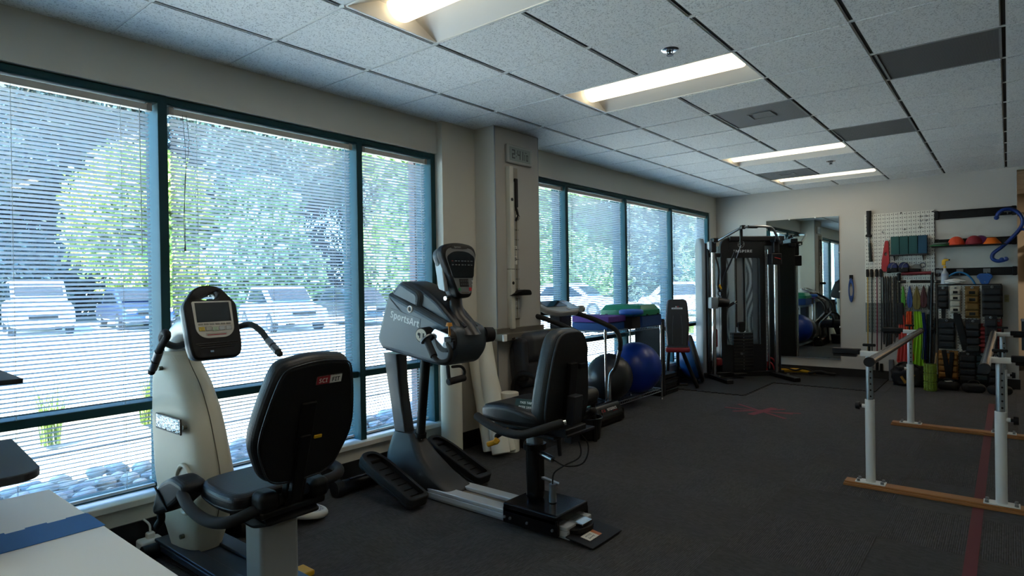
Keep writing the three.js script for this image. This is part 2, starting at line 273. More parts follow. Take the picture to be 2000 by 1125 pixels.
{
  const gl = ['dark grey perforated return grille at the upper right of the ceiling, largest of them', 'grey perforated ceiling grille with a small square diffuser outline, past the mid-room light', 'dark perforated grille right of the third ceiling light', 'small perforated grille with a pale centre between the two farthest lights', 'perforated ceiling grille outside the picture to the right'];
  const hole = data(64, 64, (x, y) => { const u = ((x % 8) - 3.5) / 4, v = ((y % 8) - 3.5) / 4; return u * u + v * v < 0.55 ? 0.03 : 0.17; });
  GRILL.forEach(([i, j], k) => { const t = thing('ceiling_grille', gl[k], 'vent', [GX(i) + 0.3048, CEIL, GZ(j) - 0.3048], 0, 'perforated ceiling grilles'); const m = S({ map: rep(hole, 12), color: rgb(1, 1, 1).multiplyScalar([1.3, 2.2, 1.5, 1.7, 1.3][k]), roughness: 0.6 });
    part('face', [uvBox(BB(-0.285, 0.285, 0.004, 0.012, -0.292, 0.292), 1 / 0.6)], m, t); part('rim', [BB(-0.297, -0.285, 0, 0.014, -0.297, 0.297), BB(0.285, 0.297, 0, 0.014, -0.297, 0.297), BB(-0.297, 0.297, 0, 0.014, -0.297, -0.290), BB(-0.297, 0.297, 0, 0.014, 0.290, 0.297)], S({ color: rgb(0.3, 0.3, 0.29), roughness: 0.6 }), t);
    if (k === 1 || k === 3) part('diffuser', [BB(-0.09, 0.09, -0.001, 0.004, -0.09, -0.082), BB(-0.09, 0.09, -0.001, 0.004, 0.082, 0.09), BB(-0.09, -0.082, -0.001, 0.004, -0.09, 0.09), BB(0.082, 0.09, -0.001, 0.004, -0.09, 0.09)], S({ color: rgb(0.25, 0.25, 0.24), roughness: 0.6 }), t); });
  [[GX(1) + 0.34, GZ(-1) - 0.33, 'chrome sprinkler head in the ceiling before the mid-room light'], [GX(1) + 0.30, GZ(6) - 0.36, 'small far sprinkler head between the two farthest ceiling lights']].forEach(([x, z, l]) => { const t = thing('sprinkler_head', l, 'sprinkler', [x, CEIL, z]); part('escutcheon', [lathe([[0.022, -0.004], [0.046, -0.003], [0.05, 0], [0.05, 0.002]], 28)], M.chrome, t); part('cup', [lathe([[0.0, 0.01], [0.021, 0.01], [0.022, -0.004]], 20)], M.black, t); part('deflector', [cyl([0, 0.005, 0], [0, -0.03, 0], 0.006, 0.005, 8), cyl([0, -0.03, 0], [0, -0.033, 0], 0.02, 0.02, 14), tube([[0.014, 0.0, 0], [0.016, -0.014, 0], [0.004, -0.028, 0]], 0.003, 8, 5), tube([[-0.014, 0.0, 0], [-0.016, -0.014, 0], [-0.004, -0.028, 0]], 0.003, 8, 5)], M.blackMetal, t); });
}
// fluorescent troffers: coffered pan, two end plates, a hanging round lens
{
  M.pan = S({ color: rgb(0.80, 0.78, 0.73), roughness: 0.4 }); M.lens = S({ color: 0xfff3dd, roughness: 0.6, emissive: new THREE.Color(1.0, 0.86, 0.62), emissiveIntensity: 1.9 });
  const lab = { '0,-3': 'ceiling light nearest the camera, cut by the top edge of the picture', '0,0': 'ceiling light in mid-room beside the sprinkler head, second from the camera', '0,5': 'third ceiling light from the camera, before the far sprinkler', '0,8': 'farthest ceiling light in its row, close to the back wall', '0,-9': 'ceiling light behind the camera in the row along the windows', '6,-3': 'ceiling light right of the picture, level with the nearest one', '6,-9': 'ceiling light behind the camera in the right hand row' };
  const L = 1.19, Wd = 0.585;
  const make = (i, j) => {
    const cx = GX(i + 1), cz = (GZ(j) + GZ(j + 1)) / 2;
    const t = thing('ceiling_light', lab[i + ',' + j], 'ceiling light', [cx, CEIL, cz], 0, 'lit fluorescent troffers in the ceiling');
    const sec = (z0, y0, z1, y1) => { const g = new THREE.BufferGeometry(), x = L / 2, e = 0.003; return ext(shapeOf([[z0, y0], [z1, y1], [z1, y1 + e], [z0, y0 + e]]), L).rotateY(-PI / 2); };
    part('trim_frame', [BB(-0.605, -L / 2, 0.002, 0.02, -0.303, 0.303), BB(L / 2, 0.605, 0.002, 0.02, -0.303, 0.303), BB(-0.605, 0.605, 0.002, 0.02, -0.303, -Wd / 2), BB(-0.605, 0.605, 0.002, 0.02, Wd / 2, 0.303)], M.pan, t);
    part('reflector', [ext(shapeOf([[-Wd / 2, 0.005], [-0.10, 0.095], [0.10, 0.095], [Wd / 2, 0.005], [Wd / 2, 0.009], [0.10, 0.099], [-0.10, 0.099], [-Wd / 2, 0.009]]), L).rotateY(PI / 2)], M.pan, t);
    const endS = () => ext(shapeOf([[-Wd / 2, 0.003], [-0.10, 0.097], [0.10, 0.097], [Wd / 2, 0.003]]), 0.004).rotateY(PI / 2);
    part('end_plate', [endS().translate(-L / 2 + 0.002, 0, 0)], M.pan, t); part('end_plate', [endS().translate(L / 2 - 0.002, 0, 0)], M.pan, t);
    const half = new THREE.Shape(); for (let a = 0; a <= 16; a++) { const th = PI + (PI * a) / 16; const p = [0.085 * Math.cos(th), 0.085 + 0.075 * Math.sin(th)]; a ? half.lineTo(...p) : half.moveTo(...p); }
    const lens = part('lens', [ext(half, L - 0.06, 0.018, 4).rotateY(PI / 2)], M.lens, t);
    const l = new THREE.RectAreaLight(new THREE.Color(1.0, 0.86, 0.66), FIXTURE, L - 0.12, 0.10); l.name = 'fluorescent_tube_light'; l.position.set(0, 0.008, 0); l.lookAt(0, -1, 0); l.rotation.set(-PI / 2, 0, 0); t.add(l);
  };
  FIX.forEach(([i, j]) => make(i, j));
}
// ---------- floor: carpet tiles laid quarter-turn ----------
{
  const f = structGroup('floor');
  part('slab', [BB(-3.9, RX + 0.2, -0.25, -0.006, -13.2, FZ + 0.2)], S({ color: 0x3a3a3a, roughness: 0.9 }), f);
  const N = 512, r = rng(3), stripe = []; for (let x = 0; x < N; x++) stripe.push(r());
  const rib = (x, y) => { const p = 512 / 64, k = Math.floor(x / p), u = (x % p) / p; return 0.5 + 0.5 * Math.sin(u * 2 * PI) * (0.7 + 0.3 * tileNoise(x, y, N, N, 40, k % 5)); };
  const cm = data(N, N, (x, y) => { const k = Math.floor(x / 8) % 64, seg = Math.floor((y + stripe[k] * 300) / 24) % 22; const h = stripe[(k * 7 + seg * 13) % N]; const v = 0.054 * (0.42 + 0.95 * rib(x, y)) * (0.8 + 0.45 * h); return [v * 1.03, v, v * 0.97].map((q) => q * 4); }), cb = data(N, N, rib);
  cm.colorSpace = THREE.NoColorSpace;
  const m = [0, 1, 2].map((k) => S({ color: rgb(0.25, 0.25, 0.25).multiplyScalar([1, 0.93, 1.06][k]), map: cm, bumpMap: cb, bumpScale: 0.003, roughness: 0.98 }));
  const T = 0.6096, g = uvBox(BB(-T / 2 + 0.0006, T / 2 - 0.0006, -0.006, 0, -T / 2 + 0.0006, T / 2 - 0.0006), 1 / T);
  for (let i = 0; WX + i * T < RX; i++) for (let j = 0; FZ - j * T > -13.0; j++) { const t = part('carpet_tile', g, m[Math.floor(r() * 3)], f); t.position.set(WX + (i + 0.5) * T, 0, FZ - (j + 0.5) * T); t.rotation.y = ((i + j) & 1) ? PI / 2 : 0; }
}
// ---------- outside: stones, walk, planting strip, car park, trees ----------
{
  const r = rng(21);
  M.asphalt = S({ color: rgb(0.62, 0.58, 0.52), roughness: 0.95, bumpMap: rep(grain, 60), bumpScale: 0.003 });
  M.concrete = S({ color: rgb(0.66, 0.61, 0.53), roughness: 0.9, bumpMap: rep(grain, 40), bumpScale: 0.002 });
  struct('ground', [BB(-120, -3.86, -0.4, -0.09, -90, 60)], M.asphalt);
  struct('path', [BB(-6.2, -5.38, -0.2, 0.0, -40, 20)], M.concrete);
  struct('kerb', [BB(-7.6, -7.42, -0.2, 0.06, -40, 20), BB(-5.38, -5.31, -0.2, 0.02, -40, 20)], M.concrete);
  solo('bark_mulch', [new THREE.PlaneGeometry(1.25, 60, 8, 240).rotateX(-PI / 2).translate(-6.81, 0.02, -10)].map((g) => { const p = g.attributes.position; for (let i = 0; i < p.count; i++) p.setY(i, p.getY(i) + 0.012 * PN.noise(p.getX(i) * 5, p.getZ(i) * 5, 1)); g.computeVertexNormals(); return g; }), S({ color: rgb(0.34, 0.28, 0.22), roughness: 1 }), 'brown bark mulch in the planting strip outside the windows', 'mulch').userData.kind = 'stuff';
  // river stones against the facade
  const stoneG = [0, 1, 2, 3].map((k) => { const g = new THREE.IcosahedronGeometry(1, 2), p = g.attributes.position; for (let i = 0; i < p.count; i++) { const v = V(p.getX(i), p.getY(i), p.getZ(i)), n = 1 + 0.35 * PN.noise(v.x * 1.1 + k * 7, v.y * 1.1, v.z * 1.1); p.setXYZ(i, v.x * n, v.y * n * 0.62, v.z * n * 0.8); } return toCreasedNormals(g, 2); });
  const stoneM = [[0.30, 0.30, 0.31], [0.38, 0.36, 0.34], [0.24, 0.25, 0.27], [0.42, 0.36, 0.30]].map((c) => S({ color: rgb(...c), roughness: 0.8, bumpMap: rep(grain, 3), bumpScale: 0.004 }));
  const bed = thing('stone_bed', 'bed of smooth grey river stones along the foot of the windows outside', 'stones', [-4.5, -0.05, -4]);
  const put = (x, z, s, y) => { const o = part('stone', stoneG[Math.floor(r() * 4)], stoneM[Math.floor(r() * 4)], bed); o.position.set(x + 4.5, y + 0.05, z + 4); o.scale.setScalar(s); o.rotation.set((r() - 0.5) * 0.5, r() * 6.28, (r() - 0.5) * 0.5); };
  let count = 0;
  for (let z = -0.85; z > -6.6 && count < 292; z -= 0.155) for (let x = -4.02; x > -5.26; x -= 0.16) { if (x > -4.28 && z < -3.3 && z > -4.85) continue; put(x + (r() - 0.5) * 0.09, z + (r() - 0.5) * 0.09, 0.062 + 0.035 * r(), 0.0 + 0.05 * r()); if (++count >= 292) break; }
  const many = new THREE.InstancedMesh(stoneG[0], stoneM[0], 1100), mm = new THREE.Matrix4(); many.name = 'small_stones'; many.userData.kind = 'stuff'; many.castShadow = many.receiveShadow = true;
  for (let k = 0; k < 1100; k++) { const near = k < 500; const x = -5.28 + 1.2 * r(), z = near ? -6.6 * r() : -6.5 - 8 * r(), s = near ? 0.05 + 0.03 * r() : 0.08 + 0.05 * r(); mm.compose(V(x + 4.5, near ? 0.02 : 0.06 * r() + 0.03, z + 4), new THREE.Quaternion().setFromEuler(new THREE.Euler(r(), r() * 6, r())), V(s, s, s)); many.setMatrixAt(k, mm); }
  bed.add(many);
  // exterior pier of the facade and a red-brown building to the right
  struct('wall_outside_pier', [BB(-3.93, -3.86, -0.3, 2.96, -4.7, -3.46)], S({ color: rgb(0.20, 0.105, 0.085), roughness: 0.9 }));
  const bld = thing('brick_building', 'red brown brick building beyond the car park, right of the trees', 'building', [-34, -0.09, -50]);
  part('wall', [BB(-8, 8, 0, 7, -6, 6)], S({ color: rgb(0.24, 0.10, 0.07), roughness: 0.9 }), bld); part('roof', [BB(-8.4, 8.4, 7, 7.5, -6.4, 6.4)], S({ color: 0x6a625a, roughness: 0.9 }), bld);
  for (let k = 0; k < 5; k++) { const wn = part('window', [BB(-6.9 + 3 * k, -5.3 + 3 * k, 1.0, 2.8, 5.98, 6.04)], S({ color: 0x22303a, roughness: 0.2 }), bld); part('window_frame', [BB(-7.0 + 3 * k, -5.2 + 3 * k, 2.8, 2.92, 6, 6.07), BB(-7.0 + 3 * k, -5.2 + 3 * k, 0.9, 1.0, 6, 6.1)], M.white, wn); part('window', [BB(-6.9 + 3 * k, -5.3 + 3 * k, 4.3, 6.0, 5.98, 6.04)], S({ color: 0x22303a, roughness: 0.2 }), bld); }
  // trees
  const leafC = (n, spread, size, seed) => { const q = rng(seed), pos = [], nor = []; for (let k = 0; k < n; k++) { const c = V(q() - 0.5, q() - 0.5, q() - 0.5).multiplyScalar(spread * 2), a = V(q() - 0.5, q() - 0.5, q() - 0.5).normalize(), b = V(q() - 0.5, q() - 0.5, q() - 0.5).cross(a).normalize(), s = size * (0.7 + 0.6 * q()), nn = a.clone().cross(b);
    const p = [c.clone().addScaledVector(a, s), c.clone().addScaledVector(b, s * 0.45), c.clone().addScaledVector(a, -s), c.clone().addScaledVector(b, -s * 0.45)]; for (const i of [0, 1, 2, 0, 2, 3]) { pos.push(...p[i].toArray()); nor.push(...nn.toArray()); } }
    const g = new THREE.BufferGeometry(); g.setAttribute('position', new THREE.Float32BufferAttribute(pos, 3)); g.setAttribute('normal', new THREE.Float32BufferAttribute(nor, 3)); return g; };
  const clump = leafC(16, 0.42, 0.14, 77);
  M.bark = S({ color: rgb(0.09, 0.065, 0.045), roughness: 0.95 });
  M.leaf = S({ color: rgb(1, 1, 1), roughness: 0.6 });
  const tree = (label, x, z, h, rad, base, col, n, seed) => {
    const q = rng(seed), t = thing('tree', label, 'tree', [x, -0.09, z]), tg = [cyl([0, 0, 0], [0.1, h * 0.55, 0], 0.16 + h * 0.012, 0.08, 10)];
    for (let k = 0; k < 6; k++) { const a = q() * 6.28, y = h * (0.28 + 0.3 * q()); tg.push(cyl([0.05, y, 0], [Math.cos(a) * rad * 0.7, y + h * 0.25, Math.sin(a) * rad * 0.7], 0.07, 0.02, 7)); }
    part('trunk', tg, M.bark, t);
    const f = new THREE.InstancedMesh(clump, M.leaf, n), m4 = new THREE.Matrix4(), c = new THREE.Color(); f.name = 'foliage'; f.userData.kind = 'stuff'; f.castShadow = f.receiveShadow = true;
    const lobes = []; for (let k = 0; k < 22; k++) { const a = q() * 6.28, u = Math.sqrt(q()), yy = base + (h - base) * q(); const w = Math.sin(PI * Math.min(1, Math.max(0.12, (yy - base) / (h - base) * 0.85 + 0.1))); lobes.push([Math.cos(a) * u * rad * 0.8 * w, yy, Math.sin(a) * u * rad * 0.8 * w, rad * (0.25 + 0.25 * q()), 0.75 + 0.5 * q()]); }
    for (let k = 0; k < n; k++) { const L = lobes[Math.floor(q() * 22)]; const d = V(q() - 0.5, q() - 0.5, q() - 0.5).normalize().multiplyScalar(L[3] * (0.55 + 0.5 * Math.cbrt(q()))); const s = 0.8 + 0.8 * q(); m4.compose(V(L[0] + d.x, Math.max(base * 0.8, L[1] + d.y * 0.8), L[2] + d.z), new THREE.Quaternion().setFromEuler(new THREE.Euler(q() * 6, q() * 6, q() * 6)), V(s, s, s)); f.setMatrixAt(k, m4); const b = 1.8 * L[4] * (0.45 + 1.1 * q()); f.setColorAt(k, c.setRGB(col[0] * b, col[1] * b, col[2] * b)); }
    t.add(f); return t;
  };
  const dark = [0.022, 0.036, 0.036], mid = [0.085, 0.14, 0.06], yel = [0.20, 0.25, 0.055], blu = [0.06, 0.10, 0.08];
  tree('yellow green bushy tree behind the white van at the left', -31, -11.5, 7.2, 3.4, 1.2, yel, 2200, 101);
  tree('dark evergreen at the far left, behind the leftmost blind', -36, -6.5, 15, 4.2, 0.8, dark, 2600, 102);
  tree('tall dark tree behind the yellow green tree', -38, -13, 16, 5.0, 1, dark, 3000, 103);
  tree('grey green tree behind the pale sedan', -33, -19, 13.5, 4.5, 1.6, blu, 2600, 104);
  tree('tall mid green tree right of the pale sedan', -29, -24, 14, 4.6, 1.6, mid, 2600, 105);
  tree('dark tree between the sedan and the blue car', -31, -29.5, 13.5, 4.6, 1.2, blu, 2600, 106);
  tree('bright green street tree with a bare trunk, seen past the arm ergometer', -15.5, -14.5, 7.5, 2.6, 2.6, [0.13, 0.21, 0.06], 1700, 107);
  tree('round green tree seen right of the column', -19, -29, 9.5, 3.8, 1.6, [0.11, 0.19, 0.06], 2200, 108);
  tree('mid green tree at the right, behind the weight bench window', -15, -36, 10, 3.8, 1.4, blu, 2200, 109);
  tree('pale green tree filling the last window', -10.5, -30, 7.5, 3.0, 1.2, [0.12, 0.18, 0.09], 1800, 110);
  tree('dark tree far behind the red brown building', -28, -62, 16, 6, 2, dark, 2000, 111);
  tree('dark tree behind the leftmost parked cars', -42, -2, 15, 5, 1, dark, 2200, 112);
  tree('far dark tree filling the gap above the sedan', -44, -27, 17, 6, 1, dark, 2600, 113);
  tree('far dark tree filling the gap above the blue car', -36, -40, 17, 6, 1, dark, 2600, 114);
  tree('broad dark tree closing the view behind the yellow green tree', -40, -20, 17, 6.5, 0.5, dark, 3600, 115);
  tree('broad dark tree behind the dark evergreen at the far left', -44, -9, 17, 6.5, 0.5, dark, 3600, 116);
  tree('broad dark tree closing the view behind the blue car', -38, -34, 17, 6.5, 0.5, blu, 3600, 117);
  tree('broad green tree closing the view behind the last windows', -22, -46, 15, 6.5, 0.5, blu, 3600, 118);
  tree('low bushy tree between the sedan and the yellow green tree', -29, -15.5, 6.5, 3.0, 0.5, mid, 2200, 119);
  // grass tufts in the strip
  const blade = (n, h, sp, seed) => { const q = rng(seed), pos = []; for (let k = 0; k < n; k++) { const a = q() * 6.28, x = (q() - 0.5) * 0.12, z = (q() - 0.5) * 0.12, hh = h * (0.6 + 0.5 * q()), l = sp * (0.3 + q()), w = 0.007; let p0 = V(x, 0, z); const side = V(-Math.sin(a) * w, 0, Math.cos(a) * w); for (let s = 1; s <= 4; s++) { const t = s / 4, p1 = V(x + Math.cos(a) * l * t * t, hh * (t - 0.25 * t * t * t), z + Math.sin(a) * l * t * t), w0 = 1 - (s - 1) / 4, w1 = 1 - t; const A = p0.clone().addScaledVector(side, w0), Bq = p0.clone().addScaledVector(side, -w0), C = p1.clone().addScaledVector(side, w1), D = p1.clone().addScaledVector(side, -w1); for (const v of [A, Bq, C, C, Bq, D]) pos.push(...v.toArray()); p0 = p1; } }
    const g = new THREE.BufferGeometry(); g.setAttribute('position', new THREE.Float32BufferAttribute(pos, 3)); g.computeVertexNormals(); return g; };
  M.grass = S({ color: rgb(0.20, 0.30, 0.06), roughness: 0.7 });
  const plants = [[-6.4, -1.55, 'tuft of long green grass outside, behind the dark shelf of the white table', 0.85], [-6.6, -2.4, 'tuft of strap leaves outside, beside the cream bike', 0.75], [-6.9, -3.9, 'low grass tuft outside, seen over the black bike seat', 0.5], [-6.9, -6.6, 'grass tuft outside, seen between the posts of the arm ergometer', 0.6], [-6.6, -8.3, 'grass tuft outside, left of the column', 0.6], [-6.5, -12.8, 'leafy tuft outside, seen below the treadmill console', 0.7], [-6.4, -15.2, 'tuft outside, seen above the green step', 0.6], [-5.9, -17.2, 'tuft outside the last window, behind the half ball', 0.8]];
  plants.forEach(([x, z, l, h], i) => { const t = thing('grass_tuft', l, 'grass', [x, 0.05, z]); part('blades', blade(70, h, 0.42, 300 + i), M.grass, t).userData.kind = 'stuff'; part('young_blades', blade(18, h * 1.15, 0.3, 400 + i), S({ color: rgb(0.34, 0.36, 0.10), roughness: 0.7 }), t).userData.kind = 'stuff'; });
  // cars
  M.tyre = S({ color: 0x15161a, roughness: 0.8 }); M.carGlass = S({ color: 0x16202a, roughness: 0.05 });
  const car = (label, x, z, turn, color, o = {}) => {
    const L = o.L || 4.5, h = o.h || 1.45, w = 1.78, van = o.van, t = thing('car', label, 'car', [x, -0.09, z], turn), pm = P({ color, roughness: 0.35, metalness: 0.1, clearcoat: 0.7, clearcoatRoughness: 0.08 });
    const a = -L / 2, b = L / 2, belt = h * 0.6;
    const body = roundPoly([[a, 0.28, 0.12], [a + 0.02, belt * 0.9, 0.25], [a + 0.5, belt, 0.2], [b - 0.95, belt * 0.98, 0.3], [b - 0.08, belt * 0.78, 0.25], [b, 0.3, 0.15]]);
    part('body', [ext(body, w, 0.12, 3)], pm, t);
    const cab = van ? roundPoly([[a + 0.15, belt - 0.05], [a + 0.35, h - 0.04, 0.2], [b - 1.9, h, 0.3], [b - 0.95, belt - 0.05]]) : roundPoly([[a + 0.45, belt - 0.05], [a + 1.1, h - 0.02, 0.3], [b - 1.9, h, 0.4], [b - 1.05, belt - 0.05]]);
    part('cabin', [ext(cab, w - 0.22, 0.12, 3)], pm, t);
    const s = 0.86, cx = van ? -0.35 : -0.2; const win = (q) => ext(roundPoly(q), w - 0.2, 0.01);
    const zz = belt + 0.03, top = h - 0.13;
    part('side_window', [win(van ? [[a + 0.4, zz, 0.05], [a + 0.55, top, 0.08], [-0.35, top, 0.03], [-0.35, zz, 0.03]] : [[a + 0.85, zz, 0.05], [a + 1.3, top, 0.08], [-0.25, top, 0.03], [-0.25, zz, 0.03]])], M.carGlass, t);
    part('side_window', [win([[-0.25, zz, 0.03], [-0.25, top, 0.03], [b - 2.0, top, 0.1], [b - 1.35, zz, 0.05]])], M.carGlass, t);
    part('windscreen', [xf(RB(0.02, 0.62, w - 0.42, 0.01), { p: [b - 1.42, (belt + h) / 2 - 0.02, 0], r: [0, 0, 0.93] })], M.carGlass, t);
    for (const [x2, z2] of [[a + 0.85, 1], [a + 0.85, -1], [b - 0.85, 1], [b - 0.85, -1]]) { const wl = part('wheel', [cyl([x2, 0.32, z2 * (w / 2 - 0.2)], [x2, 0.32, z2 * (w / 2 + 0.01)], 0.32, 0.32, 24)], M.tyre, t); part('rim', [cyl([x2, 0.32, z2 * (w / 2 - 0.02)], [x2, 0.32, z2 * (w / 2 + 0.02)], 0.2, 0.2, 16)], M.steel, wl); }
    for (const z2 of [0.6, -0.6]) part('headlight', [RB(0.1, 0.14, 0.36, 0.04, b - 0.06, belt * 0.75, z2)], S({ color: 0xe8edf0, roughness: 0.1 }), t);
    part('licence_plate', [RB(0.02, 0.14, 0.32, 0.005, b + 0.005, 0.45, 0)], M.white, t); part('grille', [RB(0.03, 0.16, 0.8, 0.02, b - 0.005, 0.62, 0)], M.black, t);
    return t;
  };
  car('white van parked at the far left, behind the leftmost blind', -27.5, -6.3, -0.15, 0xe9ebee, { h: 1.95, L: 4.9, van: true });
  car('dark blue car parked between the white van and the window mullion', -27.2, -9.4, -0.1, 0x2b3a5c, { h: 1.6 });
  car('pale silver sedan seen right of the bike console', -20.5, -11.9, -0.2, 0xb9c8d6, { h: 1.58 });
  car('dark car parked right of the silver sedan', -20.6, -15.2, -0.1, 0x26303a, { h: 1.5 });
  car('bright blue car seen behind the arm ergometer', -16.8, -17.6, -0.1, 0x1747b0, { h: 1.5 });
  car('white car parked outside beyond the wire shelf', -10.6, -25.5, 0.15, 0xdfe3e8, { h: 1.5 });
  car('silver car parked beyond the treadmill console', -15.5, -23.5, 0.1, 0xc5ccd4, { h: 1.5 });
}
// ---------- recumbent bike, near left ----------
{
  const { t, a } = W('recumbent_bike', 'cream and black recumbent exercise bike facing the window, with a tall black backrest', 'exercise bike', [-2.9, 0, -1.385]);
  const zc = -1.385, cream = S({ color: rgb(0.56, 0.53, 0.41), roughness: 0.48, bumpMap: rep(grain, 10), bumpScale: 0.0002 });
  const plan = (y, xf, xb, wf, wb) => { const s = roundPoly([[xf, -wf, 0.05], [xb - 0.07, -wb - 0.028, 0.06], [xb, -wb + 0.005, 0.05], [xb, wb - 0.005, 0.05], [xb - 0.07, wb + 0.028, 0.06], [xf, wf, 0.05]]); return s.getPoints(5).slice(0, -1).map((p) => [p.x, y, zc + p.y]); };
  const prof = [[1.045, -3.45, -3.33, 0.075, 0.045], [1.03, -3.47, -3.30, 0.095, 0.055], [0.99, -3.48, -3.275, 0.11, 0.06], [0.89, -3.485, -3.17, 0.118, 0.065], [0.77, -3.485, -3.085, 0.12, 0.068], [0.65, -3.48, -3.03, 0.122, 0.07], [0.45, -3.46, -2.965, 0.122, 0.075], [0.30, -3.42, -2.985, 0.12, 0.075], [0.19, -3.37, -3.03, 0.115, 0.07], [0.075, -3.31, -3.085, 0.105, 0.062]];
  const sh = a('shroud', loft(prof.map(([y, ...q]) => plan(y, ...q)), 0.5), cream);
  a('seam', tube(prof.slice(1, -1).map(([y, , xb]) => [xb + 0.001, y, zc]), 0.0022, 50, 6), S({ color: 0x5a5648, roughness: 0.7 }), sh);
  // crank recess ring, screw caps and the metal badge on the near side
  a('crank_ring', [xf(new THREE.TorusGeometry(0.105, 0.010, 10, 40), { p: [-3.10, 0.40, zc + 0.112], s: [0.85, 1.1, 1] })], cream, sh);
  a('crank_hub', [cyl([-3.10, 0.42, zc], [-3.10, 0.42, zc + 0.15], 0.028, 0.022, 18), cyl([-3.10, 0.42, zc + 0.15], [-3.06, 0.44, zc + 0.17], 0.016, 0.016, 10)], M.blackMetal);
  for (const [x, y] of [[-3.36, 0.965], [-3.09, 0.70], [-3.14, 0.16]]) a('screw_cap', [cyl([x, y, zc + 0.10], [x, y, zc + 0.1185], 0.011, 0.011, 14)], S({ color: 0x5d6152, roughness: 0.5 }), sh);
  const bm = data(128, 64, (x, y) => 0.5 + 0.9 * tileNoise(x, y, 128, 64, 9) + 0.5 * tileNoise(x, y, 128, 64, 21, 4));
  a('badge', [xf(RB(0.28, 0.068, 0.006, 0.004), { p: [-3.245, 0.70, zc + 0.120], r: [0, 0.02, -0.02] })], S({ color: 0xcfcfcb, roughness: 0.12, metalness: 1, bumpMap: bm, bumpScale: 0.012 }), sh, 'crumpled shiny metal badge');
  a('badge_frame', [0.036, -0.036].map((y) => RB(0.29, 0.006, 0.008, 0.002, -3.245, 0.70 + y, zc + 0.121)).concat([0.142, -0.142].map((x) => RB(0.006, 0.078, 0.008, 0.002, -3.245 + x, 0.70, zc + 0.121))), S({ color: 0x3a3830, roughness: 0.5 }), sh);
  // pedal with foot cup and strap
  const pd = a('pedal', [ext(roundPoly([[-3.045, 0.375, 0.02], [-2.975, 0.495, 0.05], [-2.83, 0.553, 0.04], [-2.715, 0.54, 0.03], [-2.70, 0.495, 0.03], [-2.865, 0.395, 0.04], [-3.03, 0.335, 0.02]]), 0.11, 0.025, 4).translate(0, 0, -1.16)], M.black);
  a('crank_arm', [cyl([-3.10, 0.42, zc + 0.16], [-2.93, 0.455, zc + 0.175], 0.014, 0.012, 10)], M.blackMetal);
  a('pedal_strap', [tube([[-3.03, 0.37, -1.16], [-3.08, 0.33, -1.16], [-3.09, 0.29, -1.165], [-3.12, 0.255, -1.16]], 0.018, 16, 8), tube([[-2.99, 0.48, -1.103], [-2.93, 0.45, -1.10], [-2.86, 0.40, -1.103]], 0.005, 14, 6)], M.blackRubber, pd);
  a('far_pedal', [xf(ext(roundPoly([[-0.15, -0.03, 0.02], [-0.1, 0.07, 0.05], [0.1, 0.08, 0.04], [0.14, -0.02, 0.03], [0, -0.06, 0.03]]), 0.12, 0.02, 3), { p: [-3.26, 0.26, -1.60], r: [0, 0, -0.3] })], M.black);
  // console on its silver neck
  const tilt = -0.28, cp = [-3.0, 1.205, zc + 0.012], head = (g, dx = 0, dy = 0, dz = 0) => xf(g, { p: [dx, dy, dz] }).applyMatrix4(new THREE.Matrix4().compose(V(...cp), new THREE.Quaternion().setFromEuler(new THREE.Euler(0, PI / 2 + 0.0, -0.0, 'YXZ')).multiply(new THREE.Quaternion().setFromEuler(new THREE.Euler(tilt, 0, 0))), V(1, 1, 0.9)));
  a('neck', [tube([[-3.42, 1.0, zc], [-3.40, 1.10, zc], [-3.30, 1.17, zc], [-3.14, 1.19, zc]], 0.062, 24, 14)], S({ color: 0xa8aaa5, roughness: 0.35, metalness: 0.5 }));
  const outline = [[-0.112, -0.184, 0.035], [-0.126, -0.13, 0.03], [-0.130, 0.085, 0.02], [-0.066, 0.172, 0.035], [0.0, 0.18, 0.03], [0.055, 0.172, 0.035], [0.124, 0.085, 0.02], [0.122, -0.13, 0.03], [0.104, -0.184, 0.035]];
  const face = roundPoly(outline), hole = new THREE.Path(); hole.absellipse(-0.012, 0.135, 0.053, 0.030, 0, PI * 2); face.holes.push(hole);
  const cs = a('console', [head(ext(face, 0.048, 0.012, 3, 12), 0, 0, 0.006)], M.black);
  const back = roundPoly(outline.map(([x, y, r]) => [x * 0.97, y * 0.97, r])), hb = new THREE.Path(); hb.absellipse(-0.012, 0.128, 0.053, 0.032, 0, PI * 2); back.holes.push(hb);
  a('console_back', [head(ext(back, 0.036, 0.012, 3, 12), 0, 0, -0.032)], S({ color: 0x9a9c98, roughness: 0.4, metalness: 0.3 }));
  const panel = roundPoly([[-0.094, 0.098, 0.01], [0.096, 0.098, 0.01], [0.092, -0.05, 0.02], [0.06, -0.084, 0.03], [-0.06, -0.084, 0.03], [-0.090, -0.05, 0.02]]);
  a('control_panel', [head(ext(panel, 0.004, 0.001, 1), 0, 0, 0.031)], S({ color: rgb(0.52, 0.49, 0.42), roughness: 0.5 }), cs);
  a('screen', [head(RB(0.164, 0.096, 0.003, 0.002), 0.001, 0.043, 0.033)], S({ color: 0x20282b, roughness: 0.25 }), cs);
  for (let k = 0; k < 6; k++) a('button', [head(RB(0.021, 0.008, 0.003, 0.001), -0.066 + k * 0.0265, -0.016, 0.0337)], S({ color: 0x8d8a80, roughness: 0.5 }), cs);
  const bt = (txt, bg, fg) => decal(0.026, 0.02, bg, (c, w, h) => { c.strokeStyle = fg; c.lineWidth = 4; c.strokeRect(2, 2, w - 4, h - 4); txt.forEach((s, i) => letters(c, s, w / 2, h * (txt.length > 1 ? 0.32 + 0.38 * i : 0.52), txt.length > 1 ? h * 0.3 : h * 0.7, fg)); }, 4000);
